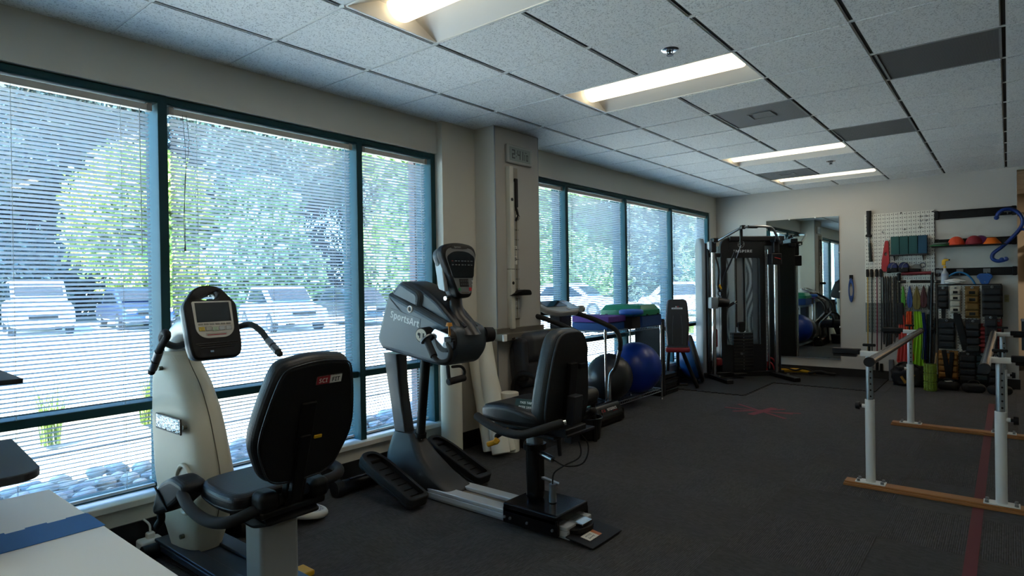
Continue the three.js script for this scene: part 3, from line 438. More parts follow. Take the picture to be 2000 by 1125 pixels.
  [[['Pause', 'Clear'], '#e0bf4a', '#33351f'], [['↵'], '#aaa79b', '#1d1f22'], [['Start', 'Enter'], '#b9c7ae', '#2c6b38'], [['↓'], '#b4b8b8', '#20252d'], [['↑'], '#b4b8b8', '#20252d']].forEach(([s, b, f], k) => a('button', [head(plate(0.027, 0.02, 0.003), -0.064 + k * 0.032, -0.038 - (k === 2 ? 0.003 : 0), 0.0337)], bt(s, b, f), cs));
  a('panel_print', [head(plate(0.10, 0.012, 0.001), 0.002, -0.066, 0.0336)], decal(0.10, 0.012, '#a9a596', (c, w, h) => { c.fillStyle = '#56524a'; c.fillRect(4, 3, w - 8, 2); c.fillStyle = '#a8323a'; c.fillRect(8, h * 0.55, w - 16, h * 0.35); }, 1600), cs);
  for (let k = 0; k < 3; k++) a('vent_slot', [head(RB(0.2 - 0.02 * k, 0.004, 0.004, 0.001), 0, -0.108 - k * 0.011, 0.030)], M.blackGloss, cs);
  a('socket', [head(RB(0.016, 0.01, 0.003, 0.002), -0.03, -0.148, 0.031)], S({ color: 0x6f8aa0, roughness: 0.3 }), cs);
  // handlebars with sensor grips
  const hb0 = a('handlebar', [tube([[-3.22, 1.10, zc + 0.02], [-3.14, 1.09, zc + 0.12], [-3.05, 1.13, -1.17], [-2.93, 1.175, -1.135], [-2.905, 1.165, -1.135], [-2.985, 1.10, -1.135], [-3.09, 0.985, -1.135]], 0.016, 60, 12)], M.blackRubber);
  a('handlebar', [tube([[-3.22, 1.10, zc - 0.02], [-3.22, 1.10, zc - 0.12], [-3.24, 1.15, -1.60], [-3.17, 1.172, -1.65], [-3.08, 1.145, -1.66], [-2.99, 1.09, -1.66], [-2.885, 1.03, -1.66]], 0.016, 60, 12)], M.blackRubber);
  for (const [p, q] of [[[-3.0, 1.083, -1.135], [-3.035, 1.044, -1.135]], [[-3.042, 1.037, -1.135], [-3.075, 1.0, -1.135]], [[-2.995, 1.093, -1.66], [-2.95, 1.068, -1.66]], [[-2.942, 1.063, -1.66], [-2.90, 1.039, -1.66]]]) a('sensor_grip', [cyl(p, q, 0.019, 0.019, 16)], S({ color: 0x77797a, roughness: 0.35, metalness: 0.8 }));
  a('clamp_bolt', [cyl([-3.2, 1.06, zc + 0.03], [-3.2, 1.085, zc + 0.09], 0.012, 0.012, 10)], M.steel);
  // frame on the floor
  a('base_rail', [RBB(-3.42, -2.20, 0.035, 0.072, zc - 0.13, zc + 0.13, 0.01), RBB(-3.42, -2.2, 0.072, 0.088, zc + 0.05, zc + 0.13, 0.005), RBB(-3.42, -2.2, 0.072, 0.088, zc - 0.13, zc - 0.05, 0.005)], S({ color: 0x46525e, roughness: 0.3, metalness: 0.6 }));
  a('front_foot', [cyl([-3.38, 0.04, zc - 0.33], [-3.38, 0.04, zc + 0.2], 0.038, 0.038, 18)], M.blackMetal);
  a('rear_foot', [cyl([-2.22, 0.035, zc - 0.25], [-2.22, 0.035, zc + 0.25], 0.035, 0.035, 18)], M.blackMetal);
  a('wheel', [cyl([-3.30, 0.06, zc - 0.36], [-3.30, 0.06, zc - 0.24], 0.06, 0.06, 24)], M.blackRubber);
  a('release_lever', [RBB(-2.66, -2.56, 0.004, 0.03, zc - 0.25, zc - 0.16, 0.008)], M.yellow, t, 'yellow lever by the rail');
  a('seat_post', [RBB(-2.565, -2.425, 0.088, 0.43, zc - 0.088, zc + 0.088, 0.02, 3)], S({ color: rgb(0.36, 0.36, 0.34), roughness: 0.5 }));
  a('seat_carrier', [ext(roundPoly([[-2.68, 0.46, 0.02], [-2.36, 0.46, 0.02], [-2.30, 0.41, 0.02], [-2.44, 0.365, 0.03], [-2.60, 0.37, 0.03]]), 0.24, 0.015).translate(0, 0, zc)], M.black);
  // seat pan
  const seatS = roundPoly([[-2.76, 0.12, 0.08], [-2.72, 0.21, 0.1], [-2.52, 0.235, 0.10], [-2.37, 0.215, 0.06], [-2.37, -0.19, 0.06], [-2.52, -0.22, 0.10], [-2.72, -0.20, 0.1], [-2.76, -0.12, 0.08]]);
  a('seat', [xf(ext(seatS, 0.085, 0.03, 5, 10).rotateX(PI / 2), { p: [0, 0.497, zc] })], M.leather);
  a('seat_piping', [tube(seatS.getPoints(6).map((p) => [p.x * 1.0, 0.482, zc + p.y * 1.005]), 0.004, 90, 6, 0.5, true)], S({ color: 0x1e1f22, roughness: 0.5 }));
  // backrest, leaning back
  const bo = [[-0.145, -0.262, 0.06], [-0.19, -0.17, 0.08], [-0.228, -0.07, 0.1], [-0.205, 0.08, 0.1], [-0.17, 0.215, 0.05], [-0.145, 0.25, 0.03], [0, 0.276, 0.1], [0.15, 0.258, 0.03], [0.172, 0.215, 0.05], [0.205, 0.08, 0.1], [0.226, -0.07, 0.1], [0.188, -0.17, 0.08], [0.145, -0.262, 0.06], [0, -0.278, 0.1]];
  const lean = (g, d = 0) => xf(g.rotateY(PI / 2), { p: [d, 0, 0] }).applyMatrix4(new THREE.Matrix4().compose(V(-2.20, 0.83, zc), new THREE.Quaternion().setFromEuler(new THREE.Euler(0, 0, -0.30)), V(1, 1, 1)));
  a('backrest', [lean(ext(roundPoly(bo), 0.10, 0.045, 6, 10), -0.045)], M.leather);
  a('back_shell', [lean(ext(roundPoly(bo.map(([x, y, r]) => [x * 0.93, y * 0.94, r])), 0.02, 0.008, 3, 10), 0.006)], S({ color: 0x08090a, roughness: 0.55 }));
  a('back_piping', [lean(tube(roundPoly(bo.map(([x, y, r]) => [x * 0.945, y * 0.955, r])).getPoints(6).map((p) => [p.x, p.y, 0]), 0.0035, 120, 6, 0.5, true), 0.012)], S({ color: 0x202226, roughness: 0.4 }));
  a('logo', [lean(plate(0.118, 0.036, 0.002).translate(-0.0, 0, 0), 0.0175).clone().translate(0.0, 0.0, 0)].map((g) => g), decal(0.118, 0.036, '#e4e0d6', (c, w, h) => { c.fillStyle = '#a3202b'; c.fillRect(0, 0, w * 0.52, h); c.strokeStyle = '#222'; c.lineWidth = 5; c.strokeRect(2, 2, w - 4, h - 4); letters(c, 'SCI', w * 0.26, h * 0.54, h * 0.72, '#efe9e0', 'bold'); letters(c, 'FIT', w * 0.755, h * 0.54, h * 0.72, '#222', 'bold'); }, 3000)).position.set(0.052, 0.168, -0.056);
  a('strut', [lean(RB(0.07, 0.22, 0.02, 0.008, -0.02, -0.02, 0), 0.016), lean(RB(0.05, 0.30, 0.03, 0.006, -0.02, -0.20, 0), 0.02)], M.black);
  a('pull_tab', [lean(RB(0.035, 0.014, 0.008, 0.003, 0.03, -0.06, 0), 0.04)], M.yellow, t, 'yellow pull tab on the backrest');
  // arm bar that wraps behind the seat
  a('arm_bar', [tube([[-2.735, 0.492, -1.115], [-2.62, 0.462, -1.10], [-2.50, 0.435, -1.115], [-2.39, 0.445, -1.15], [-2.345, 0.475, -1.23], [-2.335, 0.50, zc], [-2.335, 0.515, -1.52], [-2.355, 0.52, -1.62], [-2.41, 0.525, -1.67], [-2.50, 0.54, -1.675], [-2.58, 0.57, -1.66]], 0.0235, 90, 14)], M.blackRubber);
  for (const z of [-0.115, 0.115]) a('bar_clamp', [RBB(-2.385, -2.285, 0.465, 0.548, zc + z - 0.045, zc + z + 0.045, 0.03, 4)], M.black);
  a('back_bracket', [RBB(-2.45, -2.31, 0.435, 0.47, zc - 0.15, zc + 0.15, 0.012), xf(RB(0.04, 0.26, 0.09, 0.01), { p: [-2.31, 0.55, zc], r: [0, 0, -0.3] })], M.blackMetal);
}
// ---------- arm and leg ergometer ----------
{
  const { t, a } = W('arm_ergometer', 'grey arm ergometer with foot rests, black swivel seat and long silver floor rail', 'exercise machine', [-2.6, 0, -2.79]);
  const zc = -2.79, slate = S({ color: rgb(0.047, 0.062, 0.072), roughness: 0.42, bumpMap: rep(grain, 14), bumpScale: 0.00025 });
  const hs = roundPoly([[-3.225, 1.335, 0.03], [-3.355, 1.01, 0.03], [-3.305, 0.94, 0.04], [-2.79, 0.868, 0.03], [-2.68, 0.868, 0.04], [-2.592, 0.965, 0.06], [-2.60, 1.10, 0.04]]);
  const h = a('housing', [ext(hs, 0.30, 0.035, 4, 8).translate(0, 0, zc)], slate);
  a('housing_seam', [tube([[-3.30, 0.955, zc + 0.1515], [-2.78, 0.885, zc + 0.1515], [-2.69, 0.885, zc + 0.15]], 0.0025, 20, 5)], M.black, h);
  const ts = roundPoly([[-3.22, 1.325, 0.02], [-3.11, 1.405, 0.04], [-2.98, 1.375, 0.08], [-2.80, 1.27, 0.05], [-2.63, 1.12, 0.04], [-2.62, 1.07, 0.02], [-3.15, 1.28, 0.02]]);
  a('top_cover', [ext(ts, 0.20, 0.03, 4, 8).translate(0, 0, zc)], S({ color: 0x17191b, roughness: 0.4 }));
  a('rear_cover', [ext(roundPoly([[-3.215, 1.325, 0.02], [-3.12, 1.405, 0.03], [-2.93, 1.32, 0.05], [-2.95, 1.22, 0.02]]), 0.264, 0.03, 3).translate(0, 0, zc)], S({ color: rgb(0.03, 0.04, 0.047), roughness: 0.4 }));
  const face = (g, x, y, r = -0.22) => xf(g, { p: [x, y, zc + 0.1515], r: [0, 0, r] });
  a('logo', [face(plate(0.30, 0.075, 0.0012), -3.055, 1.152)], decal(0.30, 0.075, '#3c454a', (c, w, hh) => letters(c, 'SportsArt', w / 2, hh * 0.5, hh * 0.84, '#b9bcb9', 'bold'), 2400, 0.42), h).material.map.needsUpdate = true;
  a('emblem', [xf(new THREE.TorusGeometry(0.019, 0.005, 8, 28), { p: [-3.0, 1.217, zc + 0.152] })], M.white, h);
  a('emblem_centre', [cyl([-3.0, 1.217, zc + 0.149], [-3.0, 1.217, zc + 0.153], 0.013, 0.013, 20)], M.black, h);
  // console head
  const dir = 0.0, neck = a('neck', [loft([[1.06, 0.10, 0.075, -2.64], [1.12, 0.085, 0.07, -2.68], [1.18, 0.05, 0.055, -2.72], [1.24, 0.035, 0.05, -2.735], [1.31, 0.03, 0.045, -2.735]].map(([y, rx, rz, x]) => Array.from({ length: 20 }, (_, i) => { const q = (i / 20) * 2 * PI; return [x + rx * Math.cos(q), y, zc + rz * Math.sin(q)]; })), 1)], S({ color: 0x141517, roughness: 0.4 }));
  a('neck_bolt', [cyl([-2.75, 1.285, zc + 0.04], [-2.745, 1.285, zc + 0.085], 0.016, 0.014, 14)], M.chrome, neck);
  a('neck_tray', [xf(RB(0.10, 0.012, 0.12, 0.005), { p: [-2.645, 1.135, zc], r: [0, 0, -0.6] })], S({ color: 0x232629, roughness: 0.35 }), neck);
  const q = new THREE.Quaternion().setFromEuler(new THREE.Euler(-0.16, 0, 0)), qy = new THREE.Quaternion().setFromEuler(new THREE.Euler(0, PI / 2 - 0.06, 0)).multiply(q), cm = new THREE.Matrix4().compose(V(-2.70, 1.455, zc + 0.005), qy, V(1, 1, 1)), cg = (g, x = 0, y = 0, z = 0) => g.translate(x, y, z).applyMatrix4(cm);
  const co = [[-0.058, -0.172, 0.03], [-0.150, 0.115, 0.03], [-0.125, 0.165, 0.04], [0, 0.184, 0.1], [0.125, 0.165, 0.04], [0.150, 0.115, 0.03], [0.058, -0.172, 0.03]];
  const con = a('console', [cg(ext(roundPoly(co), 0.07, 0.022, 4, 10))], M.black);
  a('console_back', [cg(ext(roundPoly(co.map(([x, y, r]) => [x * 0.94, y * 0.94, r])), 0.06, 0.02, 3, 10), 0, 0, -0.055)], S({ color: 0x4a5256, roughness: 0.45 }));
  a('side_pod', [cg(ext(roundPoly([[-0.03, -0.10, 0.02], [-0.035, 0.10, 0.02], [0.035, 0.12, 0.02], [0.035, -0.13, 0.02]]).clone ? roundPoly([[-0.03, -0.10, 0.02], [-0.035, 0.10, 0.02], [0.035, 0.12, 0.02], [0.035, -0.13, 0.02]]) : null, 0.03, 0.008).rotateY(-PI / 2), -0.105, 0.0, -0.05)], S({ color: 0x8f9496, roughness: 0.4, metalness: 0.3 }));
  a('console_bezel', [cg(ext(roundPoly(co.map(([x, y, r]) => [x * 0.86, y * 0.86 - 0.004, r * 0.9])), 0.006, 0.002, 2, 10), 0, 0, 0.033)], S({ color: 0x6d6f70, roughness: 0.4, metalness: 0.4 }), con);
  const scr = roundPoly([[-0.088, -0.05, 0.02], [-0.118, 0.085, 0.02], [-0.06, 0.122, 0.05], [0.06, 0.122, 0.05], [0.118, 0.085, 0.02], [0.088, -0.05, 0.02]]);
  a('display', [cg(ext(scr, 0.004, 0.001, 1, 10), 0, 0, 0.0365)], S({ color: 0x060708, roughness: 0.12 }), con);
  a('brand_strip', [cg(plate(0.13, 0.018, 0.003), -0.004, 0.147, 0.037)], decal(0.13, 0.018, '#0b0c0d', (c, w, hh) => letters(c, 'SportsArt', w * 0.38, hh * 0.5, hh * 0.7, '#9a9c9c'), 2500), con);
  a('display_print', [cg(plate(0.19, 0.05, 0.001), 0.002, 0.045, 0.0392)], decal(0.19, 0.05, '#08090a', (c, w, hh) => { const r = rng(8); for (let y = 0; y < 2; y++) for (let k = 0; k < 7; k++) { c.fillStyle = k || y ? '#74777a' : '#8f2a2c'; c.fillRect(14 + k * w / 7.2, hh * (0.2 + 0.5 * y), 16 + 20 * r(), 6); } }, 1600, 0.12), con);
  a('keypad', [cg(RB(0.075, 0.05, 0.003, 0.006), 0, -0.080, 0.037)], S({ color: 0x101112, roughness: 0.4 }), con);
  for (let k = 0; k < 8; k++) a('key', [cg(RB(0.012, 0.009, 0.003, 0.002), -0.027 + (k % 4) * 0.018, -0.07 - Math.floor(k / 4) * 0.022, 0.0385)], S({ color: 0x3a3c3e, roughness: 0.4 }), con);
  a('start_key', [cg(cyl([0, 0, 0], [0, 0, 0.004], 0.009, 0.009, 16), -0.046, -0.122, 0.036)], S({ color: 0x1d7a3d, roughness: 0.4 }), con, 'green start key'); a('stop_key', [cg(RB(0.022, 0.022, 0.004, 0.003), 0.046, -0.122, 0.037)], S({ color: 0xb01f2a, roughness: 0.4 }), con, 'red stop key');
  a('arrow_key', [cg(cyl([0, 0, 0], [0, 0, 0.003], 0.009, 0.001, 3), 0.072, -0.07, 0.0365)], M.lightGrey, con); a('arrow_key', [cg(cyl([0, 0, 0], [0, 0, 0.003], 0.009, 0.001, 3), 0.070, -0.095, 0.0365)], M.lightGrey, con);
  a('warning_print', [cg(plate(0.06, 0.010, 0.001), 0, -0.143, 0.0362)], S({ color: 0x59514a, roughness: 0.6 }), con);
  // near crank: disc, silver plate, looped grip; far side knob
  a('crank_boss', [cyl([-2.665, 1.03, zc + 0.14], [-2.665, 1.03, zc + 0.185], 0.075, 0.07, 28)], M.black);
  const cp2 = a('crank_plate', [ext(roundPoly([[-2.735, 1.075, 0.01], [-2.70, 1.105, 0.01], [-2.585, 1.075, 0.01], [-2.565, 1.02, 0.01], [-2.585, 0.985, 0.015], [-2.655, 1.0, 0.01], [-2.70, 1.045, 0.01]]), 0.012, 0.003).translate(0, 0, -2.575)], M.chrome);
  a('crank_bolt', [cyl([-2.60, 1.012, -2.572], [-2.60, 1.012, -2.555], 0.02, 0.018, 16)], M.dull, cp2);
  a('dial', [cyl([-2.805, 1.065, -2.62], [-2.795, 1.063, -2.545], 0.046, 0.046, 28)], M.black); a('dial_face', [cyl([-2.795, 1.063, -2.546], [-2.7945, 1.0628, -2.543], 0.04, 0.04, 28)], decal(0.08, 0.08, '#d6d2c2', (c, w, hh) => { c.fillStyle = '#33342f'; c.fillRect(w * 0.3, hh * 0.2, w * 0.35, hh * 0.16); c.fillRect(w * 0.35, hh * 0.55, w * 0.4, hh * 0.12); c.fillStyle = '#7b7669'; c.fillRect(w * 0.25, hh * 0.42, w * 0.5, 5); c.beginPath(); c.arc(w * 0.45, hh * 0.72, w * 0.12, 0, 7); c.fillStyle = '#2b2b29'; c.fill(); }, 1600));
  a('hand_grip', [tube([[-2.76, 1.045, -2.555], [-2.71, 1.0, -2.53], [-2.65, 0.935, -2.52], [-2.61, 0.915, -2.525], [-2.55, 0.93, -2.535], [-2.545, 0.98, -2.545], [-2.58, 1.02, -2.56]], 0.0145, 50, 12)], M.blackRubber);
  a('grip_sleeve', [cyl([-2.752, 1.038, -2.55], [-2.66, 0.945, -2.521], 0.022, 0.022, 16)], M.blackRubber);
  a('grip_flange', [xf(cyl([0, -0.005, 0], [0, 0.005, 0], 0.042, 0.042, 20), { p: [-2.757, 1.043, -2.552], r: [0.2, 0, 0.75] })], M.dull);
  a('pull_pin', [cyl([-2.575, 1.07, -2.57], [-2.572, 1.125, -2.565], 0.008, 0.006, 10), cyl([-2.572, 1.125, -2.565], [-2.571, 1.145, -2.565], 0.021, 0.016, 16)], S({ color: 0xb57a22, roughness: 0.35 }), t, 'amber pull pin');
  a('pin_block', [RBB(-2.60, -2.535, 1.03, 1.06, -2.58, -2.545, 0.006), RBB(-2.57, -2.525, 0.99, 1.045, -2.575, -2.55, 0.006)], M.black);
  a('far_knob', [cyl([-2.62, 1.045, -2.93], [-2.60, 1.045, -2.985], 0.05, 0.046, 24), cyl([-2.7, 1.045, -2.93], [-2.60, 1.045, -2.95], 0.03, 0.03, 14)], M.blackRubber);
  a('lower_handle', [tube([[-2.66, 0.87, -2.635], [-2.63, 0.80, -2.615], [-2.62, 0.775, -2.62]], 0.012, 14, 8), tube([[-2.645, 0.868, -2.66], [-2.62, 0.865, -2.71], [-2.615, 0.835, -2.735], [-2.62, 0.80, -2.732]], 0.009, 20, 8), cyl([-2.62, 0.785, -2.60], [-2.62, 0.793, -2.735], 0.0215, 0.0215, 18), cyl([-2.62, 0.7845, -2.597], [-2.62, 0.785, -2.6], 0.018, 0.018, 14)], M.blackRubber);
  // column, gas strut, base skirt
  const col = [[0.90, -3.335, 0.075, 0.05], [0.72, -3.315, 0.065, 0.045], [0.55, -3.285, 0.062, 0.043], [0.40, -3.255, 0.062, 0.043], [0.30, -3.235, 0.064, 0.045]];
  a('column', [loft(col.map(([y, x, rx, rz]) => roundPoly([[-rx, -rz, 0.02], [rx, -rz, 0.02], [rx, rz, 0.02], [-rx, rz, 0.02]]).getPoints(4).slice(0, -1).map((p) => [x + p.x, y, zc + p.y])), 0.7)], S({ color: 0x24282b, roughness: 0.35 }));
  a('strut_sleeve', [cyl([-3.025, 0.875, zc], [-3.085, 0.375, zc], 0.034, 0.03, 20), cyl([-3.085, 0.375, zc], [-3.088, 0.345, zc], 0.04, 0.04, 20)], M.black); a('strut_rod', [cyl([-3.086, 0.36, zc], [-3.105, 0.18, zc], 0.02, 0.02, 16)], M.chrome);
  const sk = [[0.372, -3.22, 0.12, 0.07], [0.33, -3.215, 0.145, 0.085], [0.24, -3.19, 0.19, 0.12], [0.14, -3.13, 0.26, 0.15], [0.075, -3.06, 0.34, 0.155], [0.055, -3.05, 0.345, 0.155]];
  a('base_skirt', [loft(sk.map(([y, x, rx, rz]) => roundPoly([[-rx * 0.7, -rz, 0.06], [rx, -rz * 0.72, 0.05], [rx, rz * 0.72, 0.05], [-rx * 0.7, rz, 0.06]]).getPoints(5).slice(0, -1).map((p) => [x + p.x, y, zc + p.y])), 0.8)], S({ color: 0x1d2022, roughness: 0.45 }));
  a('front_foot', [cyl([-3.40, 0.055, zc - 0.35], [-3.40, 0.055, zc + 0.42], 0.045, 0.045, 20)], S({ color: 0x121418, roughness: 0.3 })); a('foot_cap', [cyl([-3.40, 0.055, zc + 0.42], [-3.40, 0.055, zc + 0.47], 0.055, 0.05, 20)], M.blackRubber); a('foot_trim', [xf(RB(0.02, 0.006, 0.2, 0.002), { p: [-3.385, 0.10, zc + 0.26] })], S({ color: 0x50586a, roughness: 0.25, metalness: 0.7 }));
  // foot rests
  for (const [px, pz] of [[-3.03, -2.50], [-3.0, -3.055]]) {
    const fo = roundPoly([[-0.30, -0.06, 0.06], [-0.30, 0.06, 0.06], [-0.16, 0.088, 0.05], [0.26, 0.08, 0.04], [0.26, -0.08, 0.04], [-0.16, -0.088, 0.05]]), mat = new THREE.Matrix4().compose(V(px, 0.125, pz), new THREE.Quaternion().setFromEuler(new THREE.Euler(0, 0, -0.36)), V(1, 1, 1)), f = (g) => g.applyMatrix4(mat);
    const ringHole = roundPoly([[-0.275, -0.045, 0.05], [-0.275, 0.045, 0.05], [-0.15, 0.07, 0.04], [0.24, 0.064, 0.03], [0.24, -0.064, 0.03], [-0.15, -0.07, 0.04]]), rim = roundPoly([[-0.30, -0.06, 0.06], [-0.30, 0.06, 0.06], [-0.16, 0.088, 0.05], [0.26, 0.08, 0.04], [0.26, -0.08, 0.04], [-0.16, -0.088, 0.05]]); rim.holes.push(ringHole);
    const fr = a('foot_rest', [f(ext(fo, 0.03, 0.01, 2).rotateX(PI / 2)), f(ext(rim, 0.05, 0.01, 3).rotateX(PI / 2).translate(0, 0.03, 0)), f(ext(roundPoly([[-0.30, -0.06, 0.06], [-0.30, 0.06, 0.06], [-0.2, 0.075, 0.03], [-0.2, -0.075, 0.03]]), 0.07, 0.015, 3).rotateX(PI / 2).translate(-0.008, 0.0, 0))], M.blackRubber);
    for (let k = 0; k < 6; k++) a('tread_rib', [f(RB(0.012, 0.008, 0.115, 0.003, -0.13 + k * 0.062, 0.019, 0))], M.black, fr);
    a('foot_arm', [cyl([px + 0.02, 0.10, pz], [px - 0.12, 0.10, zc + (pz > zc ? 0.1 : -0.1)], 0.018, 0.018, 12)], M.steel);
  }
  // floor rail, carriage, seat
  const alu = S({ color: 0xc9cccd, roughness: 0.4, metalness: 0.35 });
  a('rail', [RBB(-2.98, -1.82, 0.02, 0.05, zc - 0.12, zc + 0.125, 0.004), RBB(-2.98, -1.82, 0.05, 0.075, zc + 0.035, zc + 0.125, 0.006), RBB(-2.98, -1.82, 0.05, 0.075, zc - 0.12, zc - 0.04, 0.006), RBB(-2.98, -1.82, 0.0, 0.02, zc - 0.10, zc + 0.105, 0.003)], alu);
  a('rail_groove', [BB(-2.98, -1.82, 0.048, 0.0515, zc - 0.04, zc + 0.035)], decal(0.075, 1.16, '#5d5348', (c, w, hh) => { c.fillStyle = '#8a7c68'; for (let k = 0; k < 5; k++) c.fillRect(0, hh * (0.1 + k * 0.16), w, hh * 0.12); }, 400));
  const cb = a('carriage', [RBB(-2.235, -1.86, 0.075, 0.135, zc - 0.15, zc + 0.16, 0.012), RBB(-2.235, -1.86, 0.022, 0.11, zc + 0.135, zc + 0.16, 0.006), RBB(-2.235, -1.86, 0.022, 0.11, zc - 0.15, zc - 0.13, 0.006)], S({ color: 0x131416, roughness: 0.2, metalness: 0.3 }));
  for (const x of [-2.22, -2.18, -2.06, -1.89]) a('bolt', [cyl([x, 0.055, zc + 0.155], [x, 0.055, zc + 0.168], 0.009, 0.007, 10)], M.steel, cb);
  a('end_stop', [ext(roundPoly([[-1.90, -0.10, 0.01], [-1.90, 0.10, 0.01], [-1.79, 0.105, 0.05], [-1.745, 0, 0.1], [-1.79, -0.105, 0.05]]), 0.03, 0.006).rotateX(PI / 2).translate(0, 0.045, zc)], M.black); a('end_clip', [xf(RB(0.11, 0.012, 0.10, 0.004), { p: [-1.83, 0.078, zc - 0.005], r: [0, 0, -0.12] })], M.chrome);
  const fp = a('foot_plate', [xf(RB(0.17, 0.008, 0.30, 0.003), { p: [-1.735, 0.022, zc - 0.005], r: [0, 0, -0.12] })], M.black); a('label', [xf(new THREE.BoxGeometry(0.06, 0.002, 0.12), { p: [-1.73, 0.027, zc + 0.03], r: [0, 0, -0.12] })], decal(0.12, 0.06, '#d8d3c4', (c, w, hh) => { c.fillStyle = '#b3632c'; c.fillRect(0, 0, w, hh * 0.25); c.fillStyle = '#2b2b2b'; c.font = `bold ${hh * 0.6}px serif`; c.textAlign = 'center'; c.fillText('U', w * 0.33, hh * 0.85); c.fillText('X', w * 0.68, hh * 0.85); }, 1500), fp);
  a('post', [RBB(-2.165, -2.075, 0.13, 0.46, zc - 0.048, zc + 0.048, 0.03, 4), cyl([-2.12, 0.42, zc], [-2.12, 0.455, zc], 0.066, 0.066, 24)], M.blackGloss); a('inner_post', [RBB(-2.16, -2.08, 0.44, 0.60, zc - 0.04, zc + 0.04, 0.02, 3)], M.dull);
  a('lock_pin', [cyl([-2.08, 0.40, zc], [-1.98, 0.385, zc + 0.02], 0.018, 0.018, 14)], M.steel); a('foot_lever', [cyl([-2.0, 0.14, zc + 0.0], [-2.0, 0.24, zc], 0.022, 0.02, 14), xf(RB(0.12, 0.012, 0.03, 0.004), { p: [-2.045, 0.245, zc - 0.03], r: [0, 0.5, -0.35] })], M.steel);
  a('cable', [tube([[-1.98, 0.385, zc + 0.02], [-1.90, 0.36, zc + 0.01], [-1.82, 0.38, zc - 0.04], [-1.80, 0.48, zc - 0.06], [-1.88, 0.57, zc - 0.03], [-1.95, 0.61, zc]], 0.0045, 40, 6), tube([[-2.0, 0.24, zc], [-1.99, 0.30, zc], [-1.93, 0.35, zc - 0.01], [-1.85, 0.41, zc - 0.06], [-1.87, 0.52, zc - 0.05], [-1.94, 0.60, zc]], 0.0045, 40, 6)], M.blackRubber);
  a('seat_frame', [RBB(-2.30, -1.80, 0.555, 0.60, zc - 0.05, zc + 0.15, 0.008), RBB(-1.96, -1.79, 0.555, 0.572, zc - 0.12, zc + 0.15, 0.005), RBB(-2.24, -1.86, 0.54, 0.556, zc - 0.11, zc + 0.18, 0.004)], M.blackMetal);
  const seat = roundPoly([[-2.44, 0.10, 0.10], [-2.33, 0.20, 0.10], [-2.05, 0.235, 0.10], [-1.92, 0.20, 0.06], [-1.92, -0.20, 0.06], [-2.05, -0.235, 0.10], [-2.33, -0.20, 0.10], [-2.44, -0.10, 0.10]]);
  const sg = ext(seat, 0.085, 0.035, 5, 10).rotateX(PI / 2); { const p = sg.attributes.position; for (let i = 0; i < p.count; i++) { const x = p.getX(i), y = p.getY(i); if (y > 0) p.setY(i, y + 0.025 * Math.cos((x + 2.18) * 9) - 0.02 * Math.exp(-((p.getZ(i) / 0.12) ** 2)) + 0.012); } sg.computeVertexNormals(); }
  a('seat', [sg.translate(0, 0.63, zc)], M.leather);
  const bo = [[-0.17, -0.30, 0.05], [-0.225, -0.21, 0.07], [-0.205, -0.02, 0.1], [-0.165, 0.16, 0.08], [-0.135, 0.228, 0.04], [-0.08, 0.26, 0.06], [0.08, 0.26, 0.06], [0.135, 0.228, 0.04], [0.165, 0.16, 0.08], [0.205, -0.02, 0.1], [0.225, -0.21, 0.07], [0.17, -0.30, 0.05]];
  const lean = (g, d = 0) => g.rotateY(PI / 2).translate(d, 0, 0).applyMatrix4(new THREE.Matrix4().compose(V(-1.90, 0.855, zc - 0.015), new THREE.Quaternion().setFromEuler(new THREE.Euler(0, 0, -0.10)), V(1, 1, 1)));
  a('backrest', [lean(ext(roundPoly(bo), 0.10, 0.04, 6, 10), -0.04)], S({ color: 0x1c2225, roughness: 0.42, bumpMap: rep(leatherBump, 4), bumpScale: 0.0005 })); a('back_shell', [lean(ext(roundPoly(bo.map(([x, y, r]) => [x * 0.95, y * 0.965, r])), 0.02, 0.008, 3, 10), 0.012)], S({ color: 0x09090a, roughness: 0.55 }));
  a('back_slide', [lean(RB(0.07, 0.30, 0.03, 0.004, -0.01, -0.07, 0), 0.036), lean(RB(0.06, 0.03, 0.02, 0.003, 0.10, 0.05, 0), 0.03), lean(RB(0.06, 0.03, 0.02, 0.003, 0.10, -0.16, 0), 0.03)], M.black); a('back_post', [lean(RB(0.085, 0.26, 0.05, 0.006, -0.02, -0.22, 0), 0.075)], S({ color: 0x1b1c1e, roughness: 0.4 }));
  a('seat_bar', [tube([[-2.295, 0.635, -2.50], [-2.21, 0.607, -2.49], [-2.09, 0.578, -2.49], [-1.98, 0.578, -2.50], [-1.90, 0.605, -2.54], [-1.82, 0.635, -2.62]], 0.023, 50, 14)], M.blackRubber); a('seat_bar_end', [cyl([-1.885, 0.612, -2.555], [-1.80, 0.642, -2.64], 0.0165, 0.0165, 14)], M.chrome);
  a('far_seat_bar', [tube([[-2.30, 0.635, -3.08], [-2.09, 0.58, -3.09], [-1.95, 0.585, -3.06], [-1.84, 0.635, -2.98]], 0.023, 40, 12)], M.blackRubber);
  a('swivel_lever', [tube([[-2.12, 0.555, -2.62], [-2.18, 0.545, -2.58], [-2.21, 0.525, -2.56]], 0.014, 14, 8)], M.black); a('lever_paddle', [xf(RB(0.07, 0.03, 0.02, 0.012, 0, 0, 0, 3), { p: [-2.235, 0.485, -2.55], r: [0, 0.3, 0.35] }), xf(RB(0.03, 0.035, 0.018, 0.008, 0, 0, 0), { p: [-2.205, 0.502, -2.553], r: [0, 0.3, 0.9] })], S({ color: 0xd99a1b, roughness: 0.4 }), t, 'amber lever paddle');
  a('lever_paddle', [xf(RB(0.05, 0.02, 0.02, 0.008), { p: [-2.17, 0.56, -2.585], r: [0, 0, 0.3] })], S({ color: 0xd99a1b, roughness: 0.4 }));
